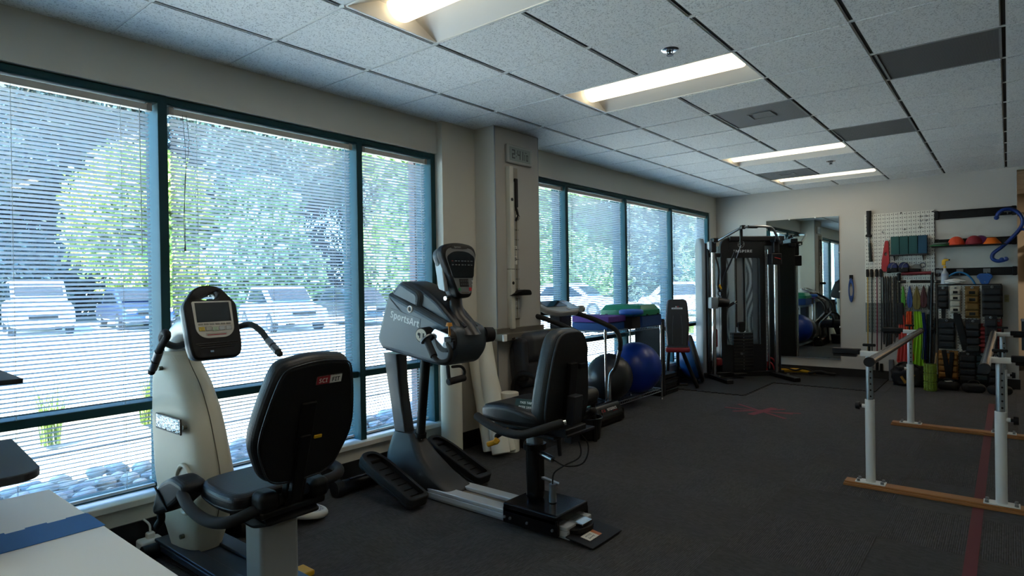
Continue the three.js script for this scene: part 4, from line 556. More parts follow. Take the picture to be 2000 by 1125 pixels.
  // sign on the seat
  const sn = W('table_sign', 'small dark green tent sign with white lettering on the black seat of the arm ergometer', 'sign', [-2.06, 0.69, -2.66]);
  const tent = roundPoly([[-0.032, -0.028, 0.002], [0.0, 0.03, 0.002], [0.032, -0.028, 0.002]]);
  sn.a('tent', [ext(tent, 0.19, 0.001).rotateY(PI / 2).rotateY(0.10).translate(-2.045, 0.70, -2.66)], S({ color: 0x12322b, roughness: 0.5 }));
  const sp = sn.a('print', [xf(plate(0.185, 0.06, 0.001), { r: [-0.50, 0, 0] }).translate(0, 0.0015, 0.0185).rotateY(0.10).translate(-2.045, 0.70, -2.66)], decal(0.185, 0.06, '#12352d', (c, w, h) => { letters(c, 'THIS TABLE HAS', w * 0.53, h * 0.3, h * 0.30, '#dfe6df'); letters(c, 'BEEN SANITIZED', w * 0.53, h * 0.72, h * 0.30, '#dfe6df'); }, 3000));
}
// ---------- table and dark shelf at the lower left ----------
{
  const { t, a } = W('treatment_table', 'white topped table at the lower left corner with a blue stripe across it', 'table', [-1.6, 0, 0.1]);
  const wht = S({ color: rgb(0.86, 0.85, 0.80), roughness: 0.5 });
  a('tabletop', [RBB(-2.51, -0.7, 0.67, 0.70, -0.602, 0.75, 0.006)], wht);
  a('stripe', [BB(-2.135, -1.985, 0.7005, 0.7018, -0.603, 0.75)], S({ color: rgb(0.012, 0.115, 0.36), roughness: 0.6 }));
  a('stripe_edge', Array.from({ length: 14 }, (_, k) => BB(-2.142 - 0.004 * (k % 3), -2.13, 0.7005, 0.7016, -0.6 + k * 0.095, -0.55 + k * 0.095)), S({ color: rgb(0.012, 0.115, 0.36), roughness: 0.6 }));
  for (const [x, z] of [[-2.42, -0.5], [-2.42, 0.65], [-0.8, -0.5], [-0.8, 0.65]]) a('leg', [RBB(x - 0.03, x + 0.03, 0, 0.67, z - 0.03, z + 0.03, 0.008)], M.darkGrey);
  const d = W('desk_riser', 'black two level desk riser standing on the white table at the left edge', 'desk riser', [-2.2, 0.70, -0.1]);
  const blk = S({ color: 0x14161a, roughness: 0.55 });
  d.a('lower_tray', [ext(roundPoly([[-2.44, -0.49, 0.02], [-1.97, -0.455, 0.03], [-1.93, -0.42, 0.03], [-1.93, 0.36, 0.05], [-2.44, 0.36, 0.02]]), 0.022, 0.004).rotateX(PI / 2).translate(0, 0.893, 0)], blk);
  d.a('upper_shelf', [ext(roundPoly([[-2.80, -0.512, 0.01], [-2.33, -0.498, 0.004], [-2.33, 0.4, 0.02], [-2.80, 0.4, 0.02]]), 0.016, 0.003).rotateX(PI / 2).translate(0, 1.093, 0)], blk);
  for (const z of [-0.33, 0.25]) { d.a('riser_arm', [cyl([-2.03, 0.72, z], [-2.03, 0.885, z], 0.012, 0.012, 10), cyl([-2.42, 0.72, z], [-2.60, 1.085, z], 0.014, 0.014, 10), cyl([-2.08, 0.87, z], [-2.45, 1.085, z], 0.014, 0.014, 10)], M.blackMetal); }
  d.a('base_frame', [RBB(-2.48, -1.95, 0.70, 0.72, -0.36, -0.30, 0.004), RBB(-2.48, -1.95, 0.70, 0.72, 0.22, 0.28, 0.004), RBB(-2.48, -2.42, 0.70, 0.72, -0.3, 0.22, 0.004)], M.blackMetal);
}
{
  const p = W('power_adapter', 'white plug adapter on the floor under the window, left of the cream bike', 'adapter', [-3.53, 0, -1.275]);
  p.a('body', [RBB(-3.575, -3.485, 0.0, 0.055, -1.33, -1.22, 0.012, 3)], M.white); for (const z of [-1.255]) p.a('socket', [RBB(-3.487, -3.4845, 0.014, 0.042, z - 0.014, z + 0.014, 0.001)], M.lightGrey); p.a('socket_slot', [RBB(-3.486, -3.484, 0.028, 0.037, -1.262, -1.26, 0.0005), RBB(-3.486, -3.484, 0.028, 0.037, -1.25, -1.248, 0.0005), RBB(-3.486, -3.484, 0.017, 0.022, -1.257, -1.253, 0.0005)], M.black); p.a('plug', [RBB(-3.56, -3.52, 0.05, 0.085, -1.30, -1.26, 0.01), tube([[-3.54, 0.085, -1.28], [-3.55, 0.12, -1.28], [-3.57, 0.15, -1.26]], 0.006, 12, 6)], S({ color: 0xdcd9cf, roughness: 0.5 }));
  solo('wire_coil', [tube([[-3.53, 0.008, -1.34], [-3.5, 0.008, -1.5], [-3.42, 0.008, -1.72], [-3.2, 0.008, -1.80], [-3.0, 0.008, -1.75], [-2.9, 0.008, -1.68], [-3.0, 0.008, -1.62], [-3.25, 0.008, -1.66]], 0.005, 60, 6)], S({ color: 0xc9c7bf, roughness: 0.6 }), 'thin white cord coiled on the carpet behind the cream bike', 'cord');
  const f = W('mesh_cushion', 'round white mesh covered disc lying behind the black seat of the cream bike', 'cushion', [-3.2, 0, -2.05]);
  f.a('rim', [xf(new THREE.TorusGeometry(0.16, 0.022, 12, 48), { p: [-3.29, 0.05, -1.985], r: [PI / 2 - 0.25, 0, 0] })], S({ color: 0xcfccc3, roughness: 0.7 }));
  f.a('mesh', [xf(new THREE.SphereGeometry(0.16, 32, 10, 0, 6.283, 0, 1.57), { p: [-3.29, 0.055, -1.985], r: [-0.25, 0, 0], s: [1, 0.28, 1] })], S({ map: data(64, 64, (x, y) => (((x + (y >> 2 & 1) * 2) % 4 < 2) !== (y % 4 < 2) ? 0.55 : 0.22)), color: 0xffffff, roughness: 0.8 }));
}
// ---------- foam rolls at the pier ----------
{
  const roll = (label, a0, b0, r) => { const t = thing('foam_roll', label, 'foam roll', [a0[0], Math.min(a0[1], b0[1]), a0[2]], 0, 'white foam rolls leaning at the pier'); const d = V(b0[0] - a0[0], b0[1] - a0[1], b0[2] - a0[2]), L = d.length(); const g = lathe([[0, 0], [r - 0.006, 0], [r, 0.006], [r, L - 0.006], [r - 0.006, L], [0, L]], 36); g.applyQuaternion(new THREE.Quaternion().setFromUnitVectors(V(0, 1, 0), d.normalize())); part('foam', [g.translate(0, a0[1] - t.position.y, 0)], M.foamWhite, t); return t; };
  roll('upright white foam roll standing against the pier beside the window sill', [-3.452, 0, -3.455], [-3.452, 0.92, -3.455], 0.085);
  roll('white foam roll leaning left, nearest the upright one', [-3.245, 0.03, -3.70], [-3.455, 0.86, -3.745], 0.072);
  roll('white foam roll leaning left whose round end shows on the floor, under the amber lever', [-3.115, 0.032, -3.66], [-3.40, 0.90, -3.785], 0.072);
  roll('thin white foam roll behind the leaning ones, against the pier', [-3.14, 0.02, -3.80], [-3.445, 0.99, -3.80], 0.05);
  roll('short white foam roll standing at the column foot', [-3.185, 0, -3.86], [-3.185, 0.485, -3.86], 0.075);
}
// ---------- clock and wall pulley on the column ----------
{
  const c = W('wall_clock', 'grey framed digital clock high on the column reading 2:41', 'clock', [-3.31, 2.41, -4.17]);
  c.a('case', [RBB(-3.312, -3.282, 2.408, 2.566, -4.345, -4.0, 0.008, 3)], S({ color: 0xa3a39c, roughness: 0.4, metalness: 0.2 }));
  const seg = { 0: 'abcdef', 1: 'bc', 2: 'abged', 4: 'fgbc' };
  c.a('display', [faceX(0.285, 0.115, 0.003).translate(-3.2808, 2.487, -4.172)], decal(0.285, 0.115, '#7f8a80', (g, w, h) => {
    g.fillStyle = '#20241f'; const dig = (ch, x, y, W0, H0, th) => { const on = seg[ch]; const R = { a: [0, 0, W0, th], g: [0, H0 / 2 - th / 2, W0, th], d: [0, H0 - th, W0, th], f: [0, 0, th, H0 / 2], b: [W0 - th, 0, th, H0 / 2], e: [0, H0 / 2, th, H0 / 2], c: [W0 - th, H0 / 2, th, H0 / 2] }; for (const k of on) g.fillRect(x + R[k][0] + 1, y + R[k][1] + 1, R[k][2] - 2, R[k][3] - 2); };
    dig('2', w * 0.10, h * 0.16, w * 0.15, h * 0.68, h * 0.11); g.fillRect(w * 0.295, h * 0.34, w * 0.025, h * 0.1); g.fillRect(w * 0.295, h * 0.6, w * 0.025, h * 0.1); dig('4', w * 0.36, h * 0.16, w * 0.15, h * 0.68, h * 0.11); dig('1', w * 0.50, h * 0.16, w * 0.15, h * 0.68, h * 0.11); dig('1', w * 0.645, h * 0.36, w * 0.09, h * 0.48, h * 0.08); dig('0', w * 0.79, h * 0.36, w * 0.10, h * 0.48, h * 0.08); g.fillRect(w * 0.72, h * 0.2, w * 0.1, h * 0.05);
  }, 2200, 0.3));
  const p = W('wall_pulley', 'tall aluminium exercise pulley track on the column with a steel hook rail at its foot', 'pulley', [-3.31, 0.9, -4.07]);
  const al = S({ color: 0xc9c5b6, roughness: 0.45, metalness: 0.15 }), sh = S({ color: 0x8e897b, roughness: 0.5, metalness: 0.3 });
  p.a('track', [RBB(-3.312, -3.262, 1.50, 2.375, -4.052, -4.002, 0.005), RBB(-3.312, -3.262, 0.99, 1.495, -4.052, -4.002, 0.005)], al); p.a('face_strip', [RBB(-3.312, -3.300, 0.99, 2.375, -4.155, -4.052, 0.003)], sh);
  for (const y of [2.09, 1.38]) p.a('screw', [cyl([-3.262, y, -4.027], [-3.259, y, -4.027], 0.014, 0.014, 16)], M.black);
  for (let k = 0; k < 14; k++) p.a('rung', [RBB(-3.302, -3.292, 1.07 + k * 0.085, 1.078 + k * 0.085, -4.15, -4.06, 0.002)], S({ color: 0x5c584e, roughness: 0.5, metalness: 0.4 }));
  p.a('guide_wire', [cyl([-3.285, 1.08, -4.085], [-3.285, 2.25, -4.085], 0.003, 0.003, 6), cyl([-3.285, 1.08, -4.125], [-3.285, 2.25, -4.125], 0.003, 0.003, 6)], M.lightGrey);
  p.a('strap', [RBB(-3.292, -3.270, 2.03, 2.28, -4.125, -4.085, 0.008), tube([[-3.28, 2.03, -4.1], [-3.27, 1.97, -4.11], [-3.28, 1.92, -4.1]], 0.01, 14, 8)], M.black); p.a('clip', [xf(new THREE.TorusGeometry(0.022, 0.005, 8, 20), { p: [-3.275, 1.95, -4.12], r: [0, PI / 2, 0] })], M.chrome);
  p.a('scale_label', [faceX(0.05, 0.16, 0.002).translate(-3.299, 1.62, -4.105)], decal(0.05, 0.16, '#d9d6cb', (g, w, h) => { g.fillStyle = '#222'; g.fillRect(w * 0.25, h * 0.62, w * 0.5, h * 0.18); for (let k = 0; k < 7; k++) g.fillRect(w * 0.2, h * (0.08 + 0.07 * k), w * 0.6, h * 0.03); }, 1500));
  p.a('note', [faceX(0.045, 0.05, 0.002).translate(-3.299, 1.2, -4.1)], decal(0.045, 0.05, '#bfbbb0', (g, w, h) => { g.fillStyle = '#333'; g.fillRect(w * 0.2, h * 0.3, w * 0.6, h * 0.1); g.fillRect(w * 0.2, h * 0.55, w * 0.6, h * 0.1); }, 1500));
  p.a('foot_pad', [xf(ext(roundPoly([[-0.11, -0.025, 0.02], [0.0, 0.03, 0.05], [0.09, 0.025, 0.02], [0.10, -0.02, 0.02]]), 0.10, 0.008), { p: [-3.255, 1.295, -4.10], r: [0, PI / 2 - 0.5, 0] })], M.black);
  p.a('hook_rail', [RBB(-3.312, -3.285, 0.955, 1.0, -4.49, -3.83, 0.003), RBB(-3.312, -3.22, 0.90, 0.957, -4.58, -3.83, 0.004)], S({ color: 0x736e62, roughness: 0.4, metalness: 0.5 })); p.a('end_block', [RBB(-3.222, -3.20, 0.90, 0.957, -3.86, -3.82, 0.004)], M.white);
  for (let k = 0; k < 12; k++) p.a('hook', [tube([[-3.222, 0.915, -3.95 - k * 0.05], [-3.205, 0.912, -3.95 - k * 0.05], [-3.20, 0.922, -3.95 - k * 0.05]], 0.005, 8, 6)], k % 3 ? M.steel : M.black);
}
// ---------- black armchair and bucket ----------
{
  const { t, a } = W('armchair', 'black padded leather armchair standing below the wall pulley', 'armchair', [-3.0, 0, -4.26]);
  const L = S({ color: 0x1f2023, roughness: 0.45, bumpMap: rep(leatherBump, 5), bumpScale: 0.0008 }), pill = (x, y, z, w, h, d, r) => RB(w, h, d, r, x, y, z, 5);
  a('seat', [pill(-2.98, 0.42, -4.26, 0.54, 0.13, 0.52, 0.06)], L);
  const lean = (g) => g.applyMatrix4(new THREE.Matrix4().compose(V(-3.21, 0.47, -4.26), new THREE.Quaternion().setFromEuler(new THREE.Euler(0, 0, 0.06)), V(1, 1, 1)));
  a('backrest', [lean(pill(0, 0.14, 0, 0.13, 0.24, 0.50, 0.06))], L); a('headrest', [lean(pill(0.03, 0.355, 0, 0.16, 0.26, 0.42, 0.078))], L); a('back_shell', [lean(ext(roundPoly([[-0.26, -0.05, 0.03], [-0.275, 0.35, 0.1], [-0.18, 0.455, 0.1], [0.18, 0.455, 0.1], [0.275, 0.35, 0.1], [0.26, -0.05, 0.03]]), 0.06, 0.025, 4).rotateY(PI / 2).translate(-0.04, 0, 0))], L);
  a('side_wing', [lean(pill(0.035, 0.26, 0.235, 0.14, 0.36, 0.07, 0.034))], L); a('side_wing', [lean(pill(0.035, 0.26, -0.235, 0.14, 0.36, 0.07, 0.034))], L);
  for (const s of [1, -1]) { const z = -4.26 + s * 0.30; a('arm', [tube([[-3.20, 0.36, z], [-3.225, 0.50, z], [-3.18, 0.605, z], [-3.10, 0.632, z], [-3.0, 0.61, z], [-2.95, 0.54, z], [-2.95, 0.45, z], [-2.96, 0.38, z]], 0.024, 50, 10)], M.black); }
  for (const [x, z] of [[-2.80, -3.985], [-2.80, -4.525], [-3.18, -4.0], [-3.18, -4.52]]) a('leg', [cyl([x, 0.36, z], [x + 0.02, 0, z], 0.022, 0.016, 12)], M.black);
  a('seat_apron', [RBB(-3.2, -2.76, 0.33, 0.37, -4.54, -3.98, 0.01)], M.black);
  const b = W('bucket', 'small round black bucket with a bright rim, on the carpet beside the black armchair', 'bucket', [-2.88, 0, -4.58]);
  b.a('shell', [lathe([[0, 0.004], [0.088, 0], [0.095, 0.01], [0.118, 0.185], [0.123, 0.19], [0.114, 0.19], [0.09, 0.012], [0, 0.012]], 40).translate(-2.88, 0, -4.58)], S({ color: 0x0c0d0f, roughness: 0.35 })); b.a('rim', [xf(new THREE.TorusGeometry(0.119, 0.006, 10, 48), { p: [-2.88, 0.19, -4.58], r: [PI / 2, 0, 0] })], S({ color: 0x3a4048, roughness: 0.12, metalness: 0.5 }));
}
// ---------- folded treadmill ----------
{
  const { t, a } = W('treadmill', 'folding treadmill with black motor hood, curved chrome uprights and a silver console by the window', 'treadmill', [-3.15, 0, -5.05]);
  const hood = roundPoly([[-3.14, 0.02, 0.01], [-3.14, 0.185, 0.02], [-3.11, 0.20, 0.03], [-3.05, 0.195, 0.04], [-2.985, 0.08, 0.03], [-2.98, 0.02, 0.01]]); a('hood_rear', [RBB(-3.36, -3.14, 0.02, 0.17, -5.33, -4.74, 0.015)], S({ color: 0x0e0e10, roughness: 0.5 }));
  a('motor_hood', [ext(hood, 0.70, 0.02, 3).translate(0, 0, -5.07)], S({ color: 0x0b0b0d, roughness: 0.16 })); a('hood_end', [RBB(-3.135, -2.995, 0.015, 0.12, -5.435, -5.41, 0.01)], M.black);
  a('logo', [xf(plate(0.33, 0.05, 0.001).rotateY(PI / 2).rotateZ(0.515), { p: [-3.0145, 0.1392, -5.19] })], decal(0.33, 0.05, '#0d0d0f', (c, w, h) => { letters(c, 'C', w * 0.06, h * 0.42, h * 0.72, '#b5272b'); letters(c, 'O', w * 0.17, h * 0.42, h * 0.72, '#b5272b'); letters(c, 'NFIDENCE', w * 0.60, h * 0.42, h * 0.72, '#d7d5d0'); c.fillStyle = '#7a1f24'; c.fillRect(w * 0.6, h * 0.85, w * 0.3, h * 0.08); }, 2400, 0.16));
  a('deck', [RBB(-3.56, -3.30, 0.03, 0.07, -5.35, -4.80, 0.01)], M.black); a('running_belt', [BB(-3.56, -3.28, 0.07, 0.076, -5.3, -4.85)], M.blackRubber);
  a('mast', [RBB(-3.49, -3.36, 0.07, 1.09, -5.06, -4.86, 0.012)], S({ color: 0x1d1e20, roughness: 0.4 }));
  const ch = S({ color: 0x9a9c9c, roughness: 0.25, metalness: 0.9 });
  for (const z of [0, 0.64]) { const q = (p) => p.map(([x, y, zz]) => [x, y, zz + z]); a('upright', [tube(q([[-3.16, 0.13, -5.42], [-3.155, 0.44, -5.45], [-3.11, 0.50, -5.45], [-2.97, 0.68, -5.30], [-2.955, 0.72, -5.29]]), 0.021, 40, 12)], ch); a('handrail', [tube(q([[-2.955, 0.715, -5.29], [-2.945, 0.80, -5.28], [-2.99, 0.90, -5.28], [-3.10, 0.98, -5.20], [-3.3, 1.07, -5.08], [-3.36, 1.085, -5.02]]), 0.0235, 40, 12)], M.blackRubber); }
  const tl = new THREE.Matrix4().compose(V(-3.36, 1.135, -4.83), new THREE.Quaternion().setFromEuler(new THREE.Euler(0, 0.0, -0.42)), V(1, 1, 1)), f = (g) => g.applyMatrix4(tl);
  const cs = a('console', [f(ext(roundPoly([[-0.10, 0.28, 0.04], [-0.12, -0.26, 0.04], [0.06, -0.28, 0.03], [0.13, -0.16, 0.03], [0.13, 0.16, 0.03], [0.06, 0.28, 0.03]]), 0.055, 0.016, 3).rotateX(PI / 2))], S({ color: 0x9b9a95, roughness: 0.4, metalness: 0.2 }));
  a('console_screen', [f(RB(0.13, 0.006, 0.34, 0.004, -0.04, 0.029, 0.06))], S({ color: 0x131619, roughness: 0.08 }), cs); a('console_panel', [f(RB(0.16, 0.005, 0.16, 0.004, 0.01, 0.029, -0.16))], S({ color: 0x9cb0bd, roughness: 0.2, metalness: 0.2 }), cs); a('console_key', [f(cyl([0.08, 0.028, -0.05], [0.08, 0.033, -0.05], 0.022, 0.022, 20))], S({ color: 0xa5aeb0, roughness: 0.3 }), cs);
  a('pivot_knob', [cyl([-3.30, 1.115, -5.12], [-3.30, 1.115, -5.16], 0.035, 0.035, 20)], S({ color: 0x8d8c87, roughness: 0.4 })); a('cross_bar', [tube([[-3.36, 1.08, -4.38], [-3.42, 1.085, -4.40], [-3.42, 1.085, -5.0], [-3.36, 1.085, -5.02]], 0.02, 40, 10)], M.blackRubber);
}
// ---------- wire shelf, balls and foam pads ----------
{
  const { t, a } = W('wire_shelf', 'chrome wire shelf unit under the window holding two big exercise balls', 'shelf', [-3.42, 0, -6.1]);
  const x0 = -3.57, x1 = -3.165, z0 = -5.37, z1 = -6.64, wires = (y, m) => { const g = []; for (let z = z0; z >= z1; z -= 0.05) g.push(cyl([x0, y, z], [x1, y, z], 0.0025, 0.0025, 5)); return g; };
  for (const [x, z] of [[x0, z0], [x1, z0], [x0, z1], [x1, z1]]) a('post', [cyl([x, 0.02, z], [x, 0.90, z], 0.0125, 0.0125, 14), cyl([x, 0, z], [x, 0.02, z], 0.017, 0.014, 12), cyl([x, 0.82, z], [x, 0.875, z], 0.018, 0.018, 14)], M.chrome);
  const deck = (y) => { a('shelf_wires', wires(y), M.steel).userData.kind = 'stuff'; const g = []; for (const x of [x0, x1]) { for (const dy of [0, -0.032]) g.push(cyl([x, y + dy, z0], [x, y + dy, z1], 0.004, 0.004, 6)); for (let z = z0; z > z1 + 0.04; z -= 0.04) g.push(cyl([x, y, z], [x, y - 0.032, z - 0.02], 0.0025, 0.0025, 5)); } for (const z of [z0, z1]) { for (const dy of [0, -0.032]) g.push(cyl([x0, y + dy, z], [x1, y + dy, z], 0.004, 0.004, 6)); for (let x = x0; x < x1 - 0.02; x += 0.04) g.push(cyl([x, y, z], [x + 0.02, y - 0.032, z], 0.0025, 0.0025, 5)); } a('shelf_frame', g, M.steel); };
  deck(0.87); deck(0.125);
  const ballM = (c) => S({ color: c, roughness: 0.33 }), rib = (r) => { const p = []; for (let k = 0; k <= 60; k++) { const th = (k / 60) * PI; const rr = r + 0.0018 * Math.cos(k * PI * 1); p.push([rr * Math.sin(th), -rr * Math.cos(th)]); } return lathe(p, 48); };
  const exb = (label, x, z, r, c, y) => { const o = thing('exercise_ball', label, 'exercise ball', [x, y, z], 0, 'big exercise balls in the wire shelf'); part('skin', [rib(r)], ballM(c), o); part('valve', [cyl([r - 0.004, 0, 0], [r + 0.004, 0, 0], 0.012, 0.01, 12)], M.white, o).rotation.set(0.4, 1.9, 0.5); return o; };
  exb('dark grey exercise ball in the wire shelf, left of the blue one', -3.285, -5.645, 0.245, 0x26282a, 0.376); exb('large blue exercise ball in the wire shelf behind the treadmill upright', -3.262, -6.20, 0.283, 0x0b2f86, 0.414);
  const pad = (name, label, g, c, extra) => { const o = solo(name, g, S({ color: c, roughness: 0.75, bumpMap: rep(grain, 8), bumpScale: 0.0004, ...extra }), label, 'foam pad'); return o; };
  pad('foam_pad', 'purple foam balance pad on the wire shelf, upper one at the left end', [RBB(-3.56, -3.12, 0.965, 1.03, -5.72, -5.36, 0.01)], 0x57358f);
  pad('foam_pad', 'blue foam balance pad under the purple one on the wire shelf', [RBB(-3.56, -3.13, 0.885, 0.962, -5.71, -5.36, 0.01)], 0x0d4a8c);
  pad('foam_pad', 'black foam block between the pads at the middle of the wire shelf', [RBB(-3.5, -3.06, 0.885, 1.005, -5.93, -5.74, 0.008)], 0x141316);
  pad('foam_pad', 'blue foam pad under the green step at the right end of the wire shelf', [RBB(-3.56, -3.05, 0.885, 1.01, -6.42, -5.95, 0.01)], 0x0c3a74);
  const gs = thing('aerobic_step', 'green plastic aerobic step lying on top of the foam pads', 'step', [-3.31, 1.012, -6.17]);
  const ring = (hx, hz, y, r) => roundPoly([[-hx, -hz, r], [hx, -hz, r], [hx, hz, r], [-hx, hz, r]]).getPoints(4).slice(0, -1).map((p) => [p.x, y, p.y]);
  part('shell', [loft([ring(0.265, 0.235, 0, 0.05), ring(0.265, 0.235, 0.055, 0.05), ring(0.25, 0.22, 0.064, 0.045), ring(0.247, 0.217, 0.07, 0.045), ring(0.225, 0.19, 0.108, 0.045), ring(0.218, 0.184, 0.112, 0.04)], 0.4)], S({ color: 0x0f7f5c, roughness: 0.4 }), gs);
  for (const [x, z] of [[-0.17, 0.238], [0.17, 0.238], [0.262, -0.13], [0.262, 0.13]]) part('foot', [RB(0.03, 0.012, 0.03, 0.004, x, 0.008, z - 0.01)], M.blackRubber, gs);
  const dz = W('balance_disc', 'light blue round balance disc in front of the green step', 'balance disc', [-3.10, 1.01, -5.8]); dz.a('disc', [lathe([[0, 0], [0.115, 0], [0.128, 0.012], [0.128, 0.04], [0.11, 0.054], [0, 0.05]], 44).translate(-3.10, 1.032, -5.80)], S({ color: 0x1f62c4, roughness: 0.45 }));
  solo('folded_mat', [RBB(-3.58, -3.20, 0.0, 0.93, -6.83, -6.775, 0.015)], M.blackRubber, 'black folded mat standing upright against the right end of the wire shelf', 'mat');
  // stack of four black risers
  for (let k = 0; k < 4; k++) { const dx = [0.015, 0, 0.01, -0.005][k]; const s = thing('step_riser', ['lowest black riser in the stack beside the wire shelf', 'second black riser from the floor in the stack by the shelf', 'third black riser from the floor in the stack by the shelf', 'topmost black riser of the stack beside the wire shelf'][k], 'riser', [-3.38 + dx, 0.062 * k, -7.03], 0, 'black risers stacked by the shelf'); part('body', [RBB(-0.15, 0.15, 0.004, 0.058, -0.19, 0.17, 0.014, 3)], M.blackRubber, s); part('lip', [RBB(-0.156, 0.156, 0.046, 0.06, -0.196, 0.176, 0.006)], M.black, s); }
}
// ---------- weight bench and half ball ----------
{
  const o = thing('weight_bench', 'weight bench with upright black back board and red seat edge by the last window', 'bench', [-3.30, 0, -7.40], 0.42);
  const bd = roundPoly([[-0.125, -0.31, 0.03], [-0.145, 0.0, 0.06], [-0.125, 0.27, 0.05], [-0.10, 0.315, 0.05], [0.10, 0.315, 0.05], [0.125, 0.27, 0.05], [0.145, 0.0, 0.06], [0.125, -0.31, 0.03]]), tm = (g) => xf(g, { p: [0, 0.835, -0.02], r: [-0.12, 0, 0] });
  part('back_board', [tm(ext(bd, 0.055, 0.02, 4))], S({ color: 0x14181d, roughness: 0.45 }), o); part('red_trim', [tm(ext(bd, 0.02, 0.004, 2).translate(0, 0, -0.03).scale(1.03, 1.01, 1))], S({ color: 0x9c1c22, roughness: 0.5 }), o);
  for (const x of [-0.06, 0.06]) part('stitching', [tm(tube([[x * 0.95, -0.26, 0.0285], [x, -0.05, 0.0285], [x * 0.8, 0.1, 0.0285]], 0.002, 16, 5))], S({ color: 0x4d525a, roughness: 0.6 }), o);
  part('logo', [tm(plate(0.135, 0.045, 0.001).translate(0, 0.205, 0.0285))], decal(0.135, 0.06, '#14181d', (c, w, h) => { letters(c, 'N', w * 0.42, h * 0.28, h * 0.5, '#e8e8e8'); letters(c, 'P', w * 0.60, h * 0.28, h * 0.5, '#d8343a'); c.fillStyle = '#d9d9d9'; c.fillRect(0, h * 0.55, w, h * 0.42); letters(c, 'NICEPEOPLE', w * 0.5, h * 0.77, h * 0.3, '#2a2a2a'); }, 2500), o);
  part('seat', [RB(0.30, 0.06, 0.26, 0.025, 0, 0.515, 0.07, 4)], S({ color: 0x8f1a20, roughness: 0.5 }), o); part('seat_pad', [RB(0.27, 0.03, 0.22, 0.012, 0, 0.543, 0.06, 3)], S({ color: 0x14181d, roughness: 0.45 }), o);
  part('leg', [cyl([-0.11, 0.50, 0.02], [-0.15, 0.0, 0.10], 0.024, 0.024, 10)], M.blackMetal, o); part('leg', [cyl([0.05, 0.50, 0.02], [0.24, 0.02, -0.02], 0.024, 0.024, 10)], M.blackMetal, o); part('leg', [cyl([0, 0.50, -0.08], [0.0, 0.0, -0.20], 0.022, 0.022, 10)], M.blackMetal, o); part('cross_foot', [cyl([-0.10, 0.025, -0.20], [0.12, 0.025, -0.20], 0.022, 0.022, 10)], M.blackMetal, o);
  const h = thing('half_ball_trainer', 'blue half ball balance trainer leaning on its black base near the cable machine', 'balance trainer', [-3.32, 0.33, -8.0]);
  const q = new THREE.Quaternion().setFromUnitVectors(V(0, 1, 0), V(-0.89, -0.26, 0.37).normalize());
  const dome = part('dome', [lathe([[0.285, 0.0], [0.287, 0.04], [0.27, 0.10], [0.23, 0.155], [0.17, 0.20], [0.09, 0.222], [0, 0.228]], 48)], S({ color: 0x1d4f86, roughness: 0.38, bumpMap: rep(data(64, 64, (x, y) => ((x % 16) < 3 || (y % 16) < 3 ? 0.2 : 0.8)), 14, 6), bumpScale: 0.001 }), h); dome.quaternion.copy(q);
  const bs = part('base', [lathe([[0, -0.045], [0.29, -0.045], [0.32, -0.035], [0.325, -0.015], [0.31, 0.004], [0.28, 0.01], [0, 0.01]], 48)], M.blackRubber, h); bs.quaternion.copy(q);
}
// ---------- rubber mats, tape on the carpet ----------
{
  const edge = (a, b, n, d) => { const p = [], dx = (b[0] - a[0]) / n, dy = (b[1] - a[1]) / n, L = Math.hypot(dx, dy), nx = -dy / L, ny = dx / L; for (let k = 0; k < n; k++) { const s = k & 1 ? d : 0; p.push([a[0] + dx * k + nx * s, a[1] + dy * k + ny * s], [a[0] + dx * (k + 0.6) + nx * s, a[1] + dy * (k + 0.6) + ny * s]); } return p; };
  const mat = (label, pts, m) => solo('rubber_mat', ext(shapeOf(pts.map(([x, z]) => [x, -z])), 0.012, 0.001, 1).rotateX(-PI / 2).translate(0, 0.0062, 0), m, label, 'mat', [0, 0, 0], 0, 'black interlocking rubber floor mats');
  const rm = S({ color: 0x1b1c1e, roughness: 0.72, bumpMap: rep(grain, 3), bumpScale: 0.0006 }), e = 0.022;
  mat('black rubber mat with jagged edge in front of the cable machine, by the half ball', [...edge([-3.57, -7.36], [-2.46, -7.36], 26, e), ...edge([-2.46, -7.36], [-2.46, -8.49], 26, e), [-2.46, -8.495], [-3.57, -8.495]], rm);
  mat('black rubber mat under the mirror, running along the back wall', [[-3.57, -8.5], ...edge([-2.44, -8.5], [-1.26, -8.48], 28, e), ...edge([-1.26, -8.48], [-1.27, -9.58], 26, 0), [-1.27, -9.585], [-3.57, -9.585]], rm);
  const tape = S({ color: rgb(0.11, 0.018, 0.024), roughness: 0.8 }), st = W('tape_star', 'dark red tape strips stuck on the carpet in a star', 'tape', [-1.99, 0, -6.6]);
  const star = S({ color: rgb(0.2, 0.03, 0.04), roughness: 0.8 }); for (const [p, q, w] of [[[-2.40, -6.58], [-1.72, -6.62], 0.035], [[-2.34, -6.83], [-1.72, -6.36], 0.035], [[-2.26, -6.42], [-1.85, -6.82], 0.04], [[-2.06, -6.36], [-1.96, -6.83], 0.075], [[-1.98, -6.58], [-1.66, -6.70], 0.03]]) { const dx = q[0] - p[0], dz = q[1] - p[1]; st.a('strip', [B(Math.hypot(dx, dz), 0.0016, w).rotateY(-Math.atan2(dz, dx)).translate((p[0] + q[0]) / 2, 0.0009, (p[1] + q[1]) / 2)], star); }
  solo('floor_tape', [BB(-0.178, -0.125, 0, 0.0015, -8.35, -3.0)], tape, 'long dark red tape line on the carpet between the parallel bars', 'tape');
}
